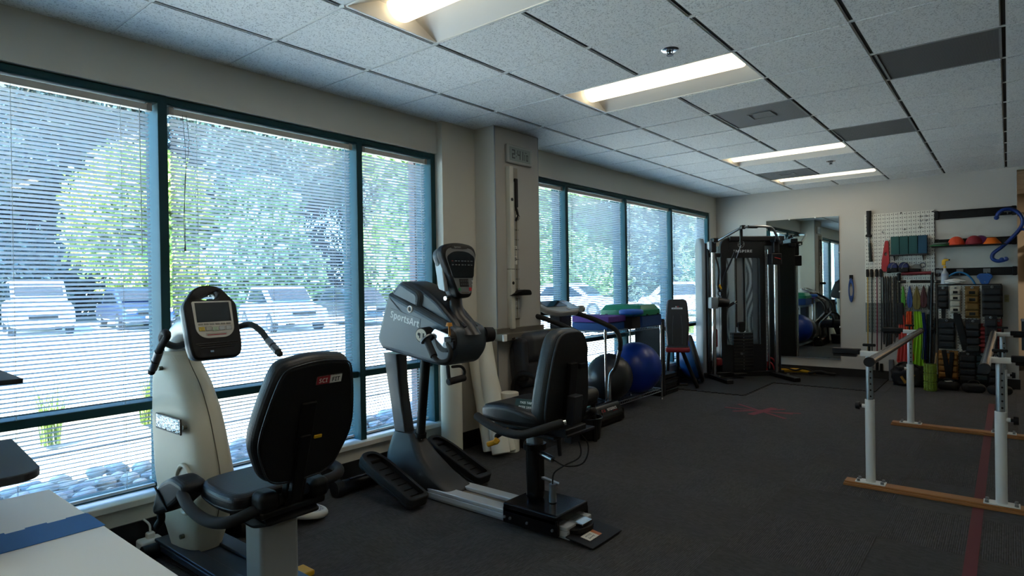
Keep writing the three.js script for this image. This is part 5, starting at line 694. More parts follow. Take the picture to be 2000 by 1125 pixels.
// ---------- mirror ----------
{
  const { t, a } = W('wall_mirror', 'large frameless mirror on the back wall beside the cable machine', 'mirror', [-2.34, 0.24, -9.59]);
  a('glass', [BB(-2.83, -1.845, 0.245, 2.268, -9.594, -9.587)], S({ color: 0xd2dad6, roughness: 0.0, metalness: 1 })); a('edge_channel', [BB(-2.83, -1.845, 0.235, 0.247, -9.599, -9.58)], M.steel);
  for (const [x, y] of [[-2.5, 2.268], [-2.15, 2.268], [-1.845, 1.75], [-1.845, 1.2], [-1.845, 0.7]]) a('clip', [RB(0.022, 0.022, 0.012, 0.004, x, y, -9.584)], S({ color: 0xd8d8d4, roughness: 0.3 }));
}
// ---------- cable machine in the corner ----------
{
  const t = thing('cable_machine', 'tall black and grey cable weight machine with chrome posts in the far corner', 'exercise machine', [-2.95, 0.012, -8.83], 0.796), a = (n, g, m, p = t, l) => part(n, g, m, p, l);
  const bk = S({ color: 0x0c0c0e, roughness: 0.4 }), gr = S({ color: 0x83888a, roughness: 0.45, metalness: 0.2 });
  // centre cabinet: arch frame with openings
  const arch = roundPoly([[-0.33, 0.03, 0.01], [-0.33, 1.98, 0.16], [0.33, 1.98, 0.05], [0.33, 0.03, 0.01]]), op = roundPoly([[-0.265, 0.44, 0.02], [-0.265, 1.70, 0.05], [0.265, 1.70, 0.05], [0.265, 0.44, 0.02]]); arch.holes.push(op);
  const cab = a('cabinet', [ext(arch, 0.07, 0.012, 2)], bk);
  a('cabinet_side', [RBB(-0.33, -0.30, 0.03, 1.86, -0.28, -0.03, 0.01), RBB(0.30, 0.33, 0.03, 1.86, -0.28, -0.03, 0.01)], bk);
  const stripe = (n, ph, bend) => data(512, 512, (x, y) => (((x + bend * Math.sin(y / 512 * PI * 2) + ph) % n + n) % n < n * 0.5 ? 1 : 0));
  const shroud = (x0, x1, z, n, ph, bend) => { const m = S({ color: 0x2b2c2e, roughness: 0.5, alphaMap: stripe(n, ph, bend), alphaTest: 0.5, side: THREE.DoubleSide }); const g = new THREE.PlaneGeometry(x1 - x0, 1.28).translate((x0 + x1) / 2, 1.07, z); return a('mesh_shroud', [g], m); };
  for (const [x0, x1] of [[-0.265, -0.10], [0.06, 0.265]]) { shroud(x0, x1, 0.0, 16, 0, 10); shroud(x0, x1, -0.20, 18, 5, -12); }
  a('guide_rod', [cyl([-0.092, 0.1, -0.02], [-0.092, 1.7, -0.02], 0.01, 0.01, 10)], M.chrome); a('guide_rod', [cyl([0.055, 0.1, -0.02], [0.055, 1.7, -0.02], 0.01, 0.01, 10)], M.chrome);
  a('centre_strip', [RBB(-0.072, 0.03, 0.72, 1.72, -0.05, -0.03, 0.005)], gr); a('frame_bar', [RBB(-0.09, -0.078, 0.7, 1.72, -0.04, 0.0, 0.003), RBB(0.034, 0.046, 0.7, 1.72, -0.04, 0.0, 0.003)], bk);
  a('stack_pulley', [ext(roundPoly([[-0.05, -0.09, 0.04], [-0.055, 0.06, 0.04], [0.055, 0.06, 0.04], [0.05, -0.09, 0.04]]), 0.05, 0.01).translate(-0.02, 0.72, 0.0)], bk);
  for (let k = 0; k < 12; k++) { const p = a('weight_plate', [RBB(-0.16, 0.13, 0.085 + k * 0.045, 0.126 + k * 0.045, -0.07, 0.055, 0.004)], bk); a('pin_hole', [cyl([-0.015, 0.105 + k * 0.045, 0.05], [-0.015, 0.105 + k * 0.045, 0.058], 0.006, 0.006, 8)], M.dull, p); }
  a('stack_pin', [cyl([-0.06, 0.33, 0.05], [-0.06, 0.33, 0.085], 0.016, 0.016, 14)], M.dull);
  const lm = decal(0.34, 0.17, '#0d0d0f', (c, w, h) => { c.strokeStyle = '#b9bbbb'; c.lineWidth = 7; c.beginPath(); c.ellipse(w * 0.44, h * 0.34, h * 0.22, h * 0.25, 0.3, 0, 7); c.stroke(); c.beginPath(); c.ellipse(w * 0.44, h * 0.34, h * 0.12, h * 0.24, 0.9, 0, 7); c.stroke(); c.fillStyle = '#c3c5c5'; c.font = `bold ${h * 0.26}px sans-serif`; c.textAlign = 'center'; c.setTransform(1.35, 0, 0, 1, -w * 0.175, 0); c.fillText('INSPIRE', w * 0.5, h * 0.93); }, 2600, 0.4);
  a('logo', [plate(0.42, 0.20, 0.001).translate(0.0, 1.85, 0.0358)], lm, cab);
  a('top_beam', [RBB(-0.2, 0.62, 1.925, 1.995, -0.05, 0.06, 0.012), RBB(0.33, 0.62, 1.86, 1.93, -0.05, 0.03, 0.02)], bk);
  // side towers
  a('side_shroud', [loft([[0.03, 0], [1.86, 0], [1.97, 0.05]].map(([y, d]) => roundPoly([[-0.62, -0.20 + d, 0.04], [-0.62, 0.02 - d, 0.05], [-0.555, 0.04 - d, 0.02], [-0.555, -0.20 + d, 0.02]]).getPoints(4).slice(0, -1).map((p) => [p.x, y, p.y])), 0.6)], gr);
  a('tower_frame', [RBB(-0.555, -0.52, 0.03, 1.90, -0.18, 0.03, 0.01), RBB(-0.54, -0.51, 0.03, 1.82, 0.035, 0.06, 0.006)], bk); a('tower_cover', [RBB(-0.53, -0.44, 1.80, 1.92, 0.0, 0.10, 0.02)], S({ color: 0xc6cac8, roughness: 0.4 }));
  a('post', [cyl([-0.49, 0.06, 0.13], [-0.49, 1.80, 0.13], 0.03, 0.03, 24)], M.chrome); a('post', [cyl([-0.435, 0.06, 0.02], [-0.435, 1.80, 0.02], 0.012, 0.012, 14)], M.chrome); a('post', [cyl([0.43, 0.06, 0.13], [0.43, 1.80, 0.13], 0.027, 0.03, 24)], M.chrome); a('post', [cyl([0.385, 0.1, 0.02], [0.385, 1.80, 0.02], 0.013, 0.013, 14), cyl([0.352, 0.1, 0.0], [0.352, 1.80, 0.0], 0.008, 0.008, 10)], M.chrome);
  a('post_cap', [RBB(-0.53, -0.45, 1.76, 1.95, 0.09, 0.17, 0.02), RBB(-0.52, -0.44, 1.90, 1.96, 0.10, 0.22, 0.015)], bk); a('post_cap', [RBB(0.39, 0.47, 1.74, 1.95, 0.09, 0.17, 0.02), RBB(0.38, 0.48, 1.90, 1.96, 0.08, 0.22, 0.015)], bk);
  a('tower_frame', [RBB(0.48, 0.55, 0.03, 1.92, -0.30, 0.05, 0.012)], bk); a('perforated_rail', [RBB(0.345, 0.365, 0.2, 1.7, 0.0, 0.02, 0.003)], gr); for (let k = 0; k < 24; k++) a('rail_hole', [cyl([0.355, 0.28 + k * 0.055, 0.019], [0.355, 0.28 + k * 0.055, 0.023], 0.006, 0.006, 8)], M.lightGrey);
  // pulley carriages
  const car = a('pulley_carriage', [RBB(-0.55, -0.44, 0.98, 1.14, 0.08, 0.19, 0.015)], gr); a('pulley', [cyl([-0.44, 1.07, 0.16], [-0.30, 1.05, 0.20], 0.075, 0.055, 24), cyl([-0.32, 1.0, 0.2], [-0.24, 1.06, 0.24], 0.02, 0.02, 10)], bk, car); a('spring_clip', [xf(new THREE.TorusGeometry(0.022, 0.005, 8, 18), { p: [-0.22, 1.06, 0.25], r: [0.4, 0.5, 0] })], M.chrome, car);
  a('pulley_carriage', [RBB(0.35, 0.50, 1.58, 1.74, 0.06, 0.19, 0.012)], bk); a('red_clip', [xf(RB(0.09, 0.012, 0.012, 0.004), { p: [0.43, 1.67, 0.195], r: [0, 0, -0.25] })], M.red, t, 'red clip');
  a('pull_up_bar', [tube([[-0.49, 1.90, 0.15], [-0.43, 1.935, 0.22], [-0.22, 2.075, 0.42], [-0.15, 2.09, 0.44], [0.15, 2.09, 0.44], [0.22, 2.075, 0.42], [0.43, 1.935, 0.22], [0.50, 1.90, 0.15]], 0.0175, 60, 12)], M.steel); a('bar_sleeve', [cyl([-0.14, 2.09, 0.44], [0.0, 2.09, 0.44], 0.021, 0.021, 14)], M.blackRubber);
  a('strap', [RBB(-0.215, -0.175, 1.84, 2.09, 0.36, 0.385, 0.008), RBB(-0.225, -0.165, 2.06, 2.115, 0.39, 0.45, 0.012)], bk); a('strap_chain', [tube([[-0.195, 1.85, 0.37], [-0.20, 1.75, 0.30], [-0.18, 1.68, 0.2]], 0.007, 18, 6)], M.dull);
  a('hanging_rope', [tube([[-0.20, 1.78, 0.2], [-0.23, 1.62, 0.12], [-0.30, 1.42, 0.06], [-0.33, 1.2, 0.05]], 0.012, 24, 8), tube([[-0.44, 1.72, 0.10], [-0.40, 1.5, 0.12], [-0.41, 1.28, 0.11], [-0.38, 1.22, 0.1]], 0.014, 24, 8)], bk); a('stirrup_handle', [cyl([-0.40, 1.30, 0.1], [-0.36, 1.25, 0.1], 0.03, 0.012, 12)], M.yellow, t, 'yellow strap handle'); a('stirrup_loop', [xf(new THREE.TorusGeometry(0.04, 0.007, 8, 20), { p: [-0.37, 1.19, 0.1] })], bk);
  a('rear_bar', [RBB(-0.52, -0.33, 1.70, 1.76, -0.02, 0.02, 0.008)], bk); a('red_pad', [RBB(-0.45, -0.36, 0.42, 0.68, -0.06, -0.02, 0.02)], S({ color: 0x7d1218, roughness: 0.5 }), t, 'dark red pad'); a('red_pad', [RBB(-0.44, -0.34, 0.16, 0.28, 0.02, 0.08, 0.03)], S({ color: 0x6d1016, roughness: 0.5 }), t, 'dark red pad');
  // feet and base
  a('base_beam', [RBB(-0.60, 0.60, 0.0, 0.07, -0.04, 0.04, 0.01)], bk); a('foot', [RBB(-0.55, -0.45, 0.0, 0.055, -0.3, 0.62, 0.012)], bk); a('foot', [RBB(0.38, 0.48, 0.0, 0.055, -0.3, 0.64, 0.012)], bk);
  for (const x of [-0.5, 0.5]) a('foot_bolt', [cyl([x, 0.05, 0.3], [x, 0.062, 0.3], 0.02, 0.018, 12)], M.dull);
  a('foot_rest', [RBB(-0.25, -0.05, 0.03, 0.075, 0.08, 0.22, 0.008)], bk);
  solo('resistance_straps', [tube([[-2.66, 0.03, -9.40], [-2.5, 0.035, -9.44], [-2.35, 0.04, -9.47], [-2.2, 0.035, -9.46]], 0.022, 24, 8), tube([[-2.6, 0.05, -9.46], [-2.42, 0.06, -9.45], [-2.3, 0.05, -9.43], [-2.15, 0.04, -9.42]], 0.02, 24, 8), xf(RB(0.26, 0.03, 0.08, 0.01), { p: [-2.47, 0.06, -9.43], r: [0, 0.15, 0.02] })], S({ color: 0xd9a10f, roughness: 0.6 }), 'yellow resistance straps lying on the mat under the mirror', 'strap').position.y = 0.012;
  solo('black_strap', [tube([[-2.75, 0.03, -9.37], [-2.55, 0.085, -9.40], [-2.40, 0.06, -9.39], [-2.28, 0.09, -9.40], [-2.1, 0.03, -9.45], [-1.95, 0.03, -9.5]], 0.012, 50, 7), tube([[-2.2, 0.04, -9.36], [-2.08, 0.06, -9.42], [-1.95, 0.04, -9.40], [-1.9, 0.03, -9.48]], 0.02, 30, 7)], M.blackRubber, 'black webbing straps tangled with the yellow ones under the mirror', 'strap').position.y = 0.012;
  solo('red_cord', [tube([[-2.72, 0.30, -9.21], [-2.70, 0.22, -9.18], [-2.73, 0.10, -9.17], [-2.70, 0.03, -9.15]], 0.014, 24, 8), tube([[-2.76, 0.26, -9.19], [-2.65, 0.24, -9.19], [-2.60, 0.13, -9.2], [-2.57, 0.10, -9.19]], 0.013, 24, 8), tube([[-2.75, 0.21, -9.2], [-2.66, 0.17, -9.18], [-2.62, 0.05, -9.2]], 0.012, 20, 8)], M.red, 'red rubber cord hanging at the foot of the chrome post', 'cord');
}
// ---------- pegboards and hanging gear on the back wall ----------
const BW = -9.6;
{
  const slots = (c, w, h) => { c.fillStyle = '#8d8b84'; const p = w / 16; for (let y = 0; y < 8; y++) for (let x = 0; x < 16; x++) { const cx = (x + 0.5) * p, cy = (y + 0.5) * (h / 8); c.fillStyle = '#55534e'; c.beginPath(); c.arc(cx, cy, p * 0.13, 0, 7); c.fill(); c.fillRect(cx + p * 0.36, cy - h / 8 * 0.3, p * 0.13, h / 8 * 0.28); c.fillRect(cx + p * 0.36, cy + h / 8 * 0.04, p * 0.13, h / 8 * 0.28); } };
  const tex = canvas(1024, 512, (c, w, h) => { c.fillStyle = '#d6d3c8'; c.fillRect(0, 0, w, h); slots(c, w, h); }), pm = S({ map: tex, roughness: 0.45 }), pb = W('pegboard', 'white metal pegboard of four stacked panels on the back wall full of hanging gear', 'pegboard', [-1.13, 0.64, BW]);
  for (let k = 0; k < 4; k++) { const y0 = 0.642 + k * 0.404; const g = RBB(-1.53, -0.735, y0, y0 + 0.40, BW + 0.003, BW + 0.022, 0.004); const uv = g.attributes.uv, ps = g.attributes.position; for (let i = 0; i < uv.count; i++) uv.setXY(i, (ps.getX(i) + 1.53) / 0.795, (ps.getY(i) - y0) / 0.40); pb.a('panel', [g], k < 1 ? S({ map: tex, color: 0x9aa0a2, roughness: 0.4, metalness: 0.3 }) : pm, pb.t, k < 1 ? 'bare grey bottom panel' : undefined); }
  for (const [x, y] of [[-1.1, 2.262], [-0.75, 2.25]]) pb.a('screw', [cyl([x, y - 0.02, BW + 0.02], [x, y - 0.02, BW + 0.03], 0.01, 0.008, 10)], M.black);
  const hk = [[-1.31, 2.0], [-1.06, 2.02], [-0.88, 2.18], [-0.82, 2.18], [-0.88, 2.12], [-0.82, 2.12], [-0.89, 2.04]]; for (const [x, y] of hk) pb.a('peg_hook', [tube([[x, y, BW + 0.02], [x, y - 0.01, BW + 0.05], [x, y + 0.012, BW + 0.06]], 0.004, 10, 6), RB(0.04, 0.006, 0.004, 0.002, x, y, BW + 0.024)], M.dull);
  const hung = (n, l, c, f, g) => { const o = thing(n, l, c, [f[0], f[1], BW], 0, g); return (nm, geos, m, lab) => part(nm, G(geos).clone().translate(-f[0], -f[1], -BW), m, o, lab); };
  const Z = BW + 0.045;
  let h = hung('massage_stick', 'black massage stick hanging at the upper left of the pegboard', 'massage stick', [-1.47, 1.6]); h('handle', [cyl([-1.475, 2.04, Z], [-1.47, 2.30, Z], 0.026, 0.03, 16), cyl([-1.475, 1.94, Z], [-1.475, 2.04, Z], 0.02, 0.024, 14)], M.blackRubber); h('guard', [RB(0.075, 0.03, 0.04, 0.01, -1.475, 1.96, Z)], M.black); h('shaft', [cyl([-1.47, 1.86, Z], [-1.475, 1.94, Z], 0.011, 0.014, 10)], M.dull); h('rod', [cyl([-1.455, 1.605, Z], [-1.465, 1.86, Z], 0.02, 0.016, 12)], S({ color: 0x17221a, roughness: 0.6 }));
  h = hung('stretch_tool', 'red plastic stretching tool with rings hanging on the pegboard', 'stretching tool', [-1.28, 1.45]); { const s = roundPoly([[-1.33, 1.50, 0.02], [-1.325, 1.62, 0.03], [-1.285, 1.88, 0.02], [-1.245, 1.88, 0.02], [-1.235, 1.62, 0.04], [-1.245, 1.47, 0.02], [-1.30, 1.46, 0.02]]), o = new THREE.Path(); o.absellipse(-1.275, 1.70, 0.016, 0.022, 0, PI * 2); s.holes.push(o); h('body', [ext(s, 0.03, 0.006, 2).translate(0, 0, Z)], M.red); h('ring', [xf(new THREE.TorusGeometry(0.02, 0.005, 8, 20), { p: [-1.265, 1.885, Z] })], M.lightGrey); h('buckle', [RB(0.05, 0.09, 0.045, 0.01, -1.24, 1.49, Z + 0.01)], M.black); }
  const sh = W('peg_shelf', 'small grey bracket shelf on the pegboard carrying four green blocks', 'shelf', [-1.0, 1.66, BW]); sh.a('plate', [RBB(-1.225, -0.80, 1.672, 1.688, BW + 0.022, BW + 0.17, 0.003)], S({ color: 0x2e2f31, roughness: 0.5 })); for (const x of [-1.18, -0.86]) sh.a('bracket', [ext(roundPoly([[0.022, 1.672], [0.13, 1.672], [0.022, 1.60]]), 0.006).rotateY(-PI / 2).translate(x, 0, BW)], M.darkGrey);
  ['leftmost of four green foam blocks on the pegboard shelf', 'second green foam block from the left on the pegboard shelf', 'third green foam block from the left on the pegboard shelf', 'rightmost and bluest of the four blocks on the pegboard shelf'].forEach((l, k) => { const o = thing('yoga_block', l, 'foam block', [-1.158 + k * 0.101, 1.688, BW + 0.10], 0, 'green foam blocks on the pegboard shelf'); part('foam', [RB(0.096, 0.236, 0.10, 0.006, 0, 0.118, 0)], S({ color: [0x1d4c48, 0x1d4b48, 0x1c4a49, 0x143f55][k], roughness: 0.8 }), o); });
  [[-1.195, 'blue black roll strap pad hung under the shelf, left of two', 0x17235a], [-1.07, 'blue black roll strap pad hung under the shelf, right of two', 0x161f52]].forEach(([x, l, c]) => { h = hung('foot_strap', l, 'strap', [x, 1.5]); const s = new THREE.Shape(); s.absarc(x, 1.53, 0.055, -0.2, PI + 0.2, false); s.lineTo(x - 0.05, 1.48); s.lineTo(x + 0.05, 1.48); h('pad', [ext(s, 0.08, 0.012, 2).translate(0, 0, Z + 0.02)], S({ color: c, roughness: 0.6 })); h('base', [RB(0.11, 0.06, 0.085, 0.008, x, 1.485, Z + 0.02)], M.black); h('band', [tube([[x - 0.02, 1.50, Z + 0.062], [x, 1.555, Z + 0.062], [x + 0.02, 1.57, Z + 0.06]], 0.004, 10, 5)], M.dull); });
  h = hung('hand_gripper', 'grey metal hand gripper in a black holder on the pegboard', 'gripper', [-0.93, 1.47]); h('holder', [RB(0.12, 0.035, 0.06, 0.006, -0.95, 1.475, Z + 0.01)], M.black); h('frame', [ext(roundPoly([[-1.0, 1.495, 0.01], [-0.96, 1.555, 0.02], [-0.90, 1.555, 0.01], [-0.88, 1.495, 0.01]]), 0.02, 0.004).translate(0, 0, Z)], S({ color: 0x77756d, roughness: 0.4, metalness: 0.5 })); h('spring', [xf(new THREE.TorusGeometry(0.03, 0.007, 8, 20), { p: [-0.865, 1.54, Z] })], M.dull);
  // resistance tubes with handles
  [[-1.495, 0xb98f2a, 'yellow resistance tube with black handles at the left edge of the pegboard'], [-1.445, 0x10231a, 'dark green resistance tube beside the yellow one'], [-1.385, 0x7d1830, 'dark red resistance tube hanging on the pegboard'], [-1.335, 0x101114, 'black resistance tube right of the dark red one']].forEach(([x, c, l], k) => { h = hung('resistance_tube', l, 'resistance tube', [x, 0.2], 'resistance tubes hanging on the pegboard'); h('top_handle', [RB(0.036, 0.11, 0.03, 0.014, x, 1.45, Z + 0.005, 3)], M.blackRubber); h('tube', [tube([[x, 1.40, Z], [x - 0.002, 0.9, Z + 0.003], [x - 0.01, 0.30, Z]], 0.007, 30, 8)], S({ color: c, roughness: 0.4 })); h('end_handle', [cyl([x - 0.01, 0.28 - 0.02 * k, Z], [x - 0.012, 0.17 - 0.02 * k, Z], 0.018, 0.018, 12), tube([[x - 0.012, 0.17 - 0.02 * k, Z], [x - 0.03, 0.12, Z + 0.01], [x - 0.0, 0.11, Z + 0.01], [x - 0.008, 0.15, Z]], 0.004, 14, 5)], M.black); });
  // black loop bands
  for (let k = 0; k < 6; k++) { const x = -1.31 + k * 0.027 + (k > 3 ? 0.012 : 0), y1 = [0.50, 0.43, 0.47, 0.42, 0.52, 0.60][k]; h = hung('loop_band', ['leftmost of the long black loop bands on the pegboard', 'second long black loop band from the left', 'third long black loop band from the left', 'fourth long black loop band from the left', 'fifth long black loop band from the left, a little apart', 'rightmost and shortest of the long black loop bands'][k], 'loop band', [x, y1], 'long black loop bands on the pegboard'); h('band', [RBB(x - 0.008, x + 0.008, y1, 1.385, Z - 0.012, Z - 0.006, 0.002), RBB(x - 0.008, x + 0.008, y1 + 0.01, 1.385, Z + 0.02, Z + 0.026, 0.002), xf(new THREE.TorusGeometry(0.016, 0.006, 8, 16, PI), { p: [x, 1.383, Z + 0.007], r: [0, PI / 2, 0] }), xf(new THREE.TorusGeometry(0.016, 0.006, 8, 16, PI), { p: [x, y1 + 0.004, Z + 0.007], r: [PI, PI / 2, 0] })], S({ color: [0x1b1c1e, 0x242526, 0x191a1b, 0x222222, 0x2b2b2a, 0x1c1c1d][k], roughness: 0.6 })); }
  h = hung('belt', 'black belt with a buckle hanging right of the loop bands', 'belt', [-1.125, 0.75]); h('webbing', [RBB(-1.14, -1.115, 1.0, 1.42, Z, Z + 0.008, 0.003), cyl([-1.13, 1.34, Z], [-1.13, 1.44, Z], 0.02, 0.02, 10)], M.black); h('pouch', [xf(RB(0.075, 0.30, 0.05, 0.022, 0, 0, 0, 3), { p: [-1.115, 0.90, Z + 0.01] })], M.blackRubber);
  // rods
  solo('flexible_bar', [cyl([-1.10, 1.432, Z + 0.02], [-0.775, 1.436, Z + 0.02], 0.022, 0.022, 18)], S({ color: 0x6d141b, roughness: 0.55, bumpMap: rep(grain, 10), bumpScale: 0.001 }), 'dark red flexible rubber bar across the pegboard', 'rubber bar'); h = hung('massage_roller', 'black roller stick with beads lying across hooks below the red bar', 'roller stick', [-0.9, 1.31]); h('stick', [cyl([-1.13, 1.327, Z + 0.02], [-0.66, 1.322, Z + 0.02], 0.008, 0.008, 10)], M.lightGrey); for (let k = 0; k < 12; k++) h('bead', [cyl([-1.0 + k * 0.0215, 1.3255, Z + 0.02], [-0.98 + k * 0.0215, 1.3255, Z + 0.02], 0.019, 0.019, 12)], M.black); h('grip', [cyl([-1.115, 1.327, Z + 0.02], [-1.05, 1.3265, Z + 0.02], 0.016, 0.02, 12), cyl([-0.72, 1.3245, Z + 0.02], [-0.66, 1.322, Z + 0.02], 0.02, 0.016, 12)], M.blackRubber);
  const loopG = (x, w, y0, y1) => ext(roundPoly([[x - 0.006, y1, 0.004], [x - w / 2, (y0 + y1) / 2 - 0.05, 0.06], [x - w / 4, y0, 0.02], [x + w / 4, y0, 0.02], [x + w / 2, (y0 + y1) / 2 - 0.05, 0.06], [x + 0.006, y1, 0.004]]), 0.025, 0.006, 2).translate(0, 0, Z);
  [[-1.085, 0.055, 0x4c9a2a, 'bright green', 0.98], [-1.012, 0.075, 0x21407f, 'blue', 0.98], [-0.935, 0.11, 0x6b5a1c, 'olive yellow', 0.96], [-0.86, 0.095, 0x4a1b1c, 'dark red', 0.985], [-0.80, 0.06, 0x111113, 'black', 0.96]].forEach(([x, w, c, n, y0]) => { h = hung('mini_band', n + ' mini band loop hanging in the upper row on the pegboard', 'mini band', [x, y0], 'mini band loops on the pegboard'); h('band', [loopG(x, w, y0, 1.265)], S({ color: c, roughness: 0.6 })); h('fold', [tube([[x, 1.25, Z + 0.012], [x + 0.003, 1.12, Z + 0.0145], [x, y0 + 0.02, Z + 0.0135]], 0.003, 12, 5)], S({ color: new THREE.Color(c).multiplyScalar(0.7), roughness: 0.6 })); });
  // mesh pinnies: draped cloth with folds
  const cloth = (x, w0, w1, y0, y1, seed) => { const q = rng(seed), N = 22, K = 14, ph = q() * 6, rings = []; for (let k = 0; k <= K; k++) { const t = k / K, w = w0 + (w1 - w0) * Math.pow(t, 0.8), r = []; const y = y1 + (y0 - y1) * t; for (const s of [1, -1]) for (let i = 0; i <= N; i++) { const u = s > 0 ? i / N : 1 - i / N; r.push([x + (u - 0.5) * w + 0.008 * Math.sin(t * 5 + ph), y - (t > 0.9 ? 0.02 * Math.sin(u * 14 + ph) * (t - 0.9) * 10 : 0), Z + 0.02 + 0.013 * Math.sin(u * 19 + ph + t * 1.5) * (0.4 + t) + s * 0.006]); } rings.push(r); } return loft(rings, 1.2); };
  [[-1.10, 0.05, 0.125, 0.26, 0.93, 0xc94a45, 'pale red', 41], [-1.015, 0.06, 0.085, 0.28, 0.935, 0xd24b1f, 'orange', 42], [-0.925, 0.075, 0.135, 0.19, 0.935, 0x86bd1c, 'lime green', 43], [-0.855, 0.03, 0.06, 0.32, 0.92, 0x21377c, 'blue', 44], [-0.805, 0.05, 0.07, 0.28, 0.90, 0x112c28, 'dark green', 45]].forEach(([x, a0, a1, y0, y1, c, n, s]) => { h = hung('mesh_pinnie', n + ' mesh bag hanging in the lower row below the pegboard', 'mesh bag', [x, y0], 'mesh bags hanging below the pegboard'); h('cloth', [cloth(x, a0, a1, y0, y1, s)], S({ color: c, roughness: 0.85, bumpMap: rep(grain, 10), bumpScale: 0.002 })); h('hook', [tube([[x, y1 + 0.03, BW + 0.02], [x, y1, Z + 0.01], [x, y1 + 0.012, Z + 0.03]], 0.004, 8, 5)], M.dull); });
  h = hung('long_pole', 'long black pole with a clip leaning upright at the right edge of the pegboard', 'pole', [-0.77, 0.0]); h('shaft', [cyl([-0.79, 0.02, BW + 0.24], [-0.762, 1.44, Z + 0.02], 0.017, 0.017, 14)], M.blackMetal); h('clip', [RB(0.05, 0.04, 0.04, 0.01, -0.755, 0.72, BW + 0.15)], M.black); h('second_shaft', [cyl([-0.755, 0.02, BW + 0.26], [-0.74, 0.85, Z], 0.009, 0.009, 10)], M.blackMetal);
  // blue whisk loop on its own hook between mirror and pegboard
  h = hung('loop_band', 'short blue loop hanging from a black wall hook between mirror and pegboard', 'loop band', [-1.70, 1.09]); h('hook_plate', [RB(0.045, 0.06, 0.03, 0.006, -1.70, 1.40, BW + 0.016)], M.black); h('loop', [xf(new THREE.TorusGeometry(0.03, 0.009, 8, 28), { p: [-1.70, 1.22, BW + 0.03], s: [0.9, 4.4, 1] }), RB(0.05, 0.05, 0.03, 0.016, -1.70, 1.115, BW + 0.03, 3)], S({ color: 0x2b4a86, roughness: 0.5 }));
}
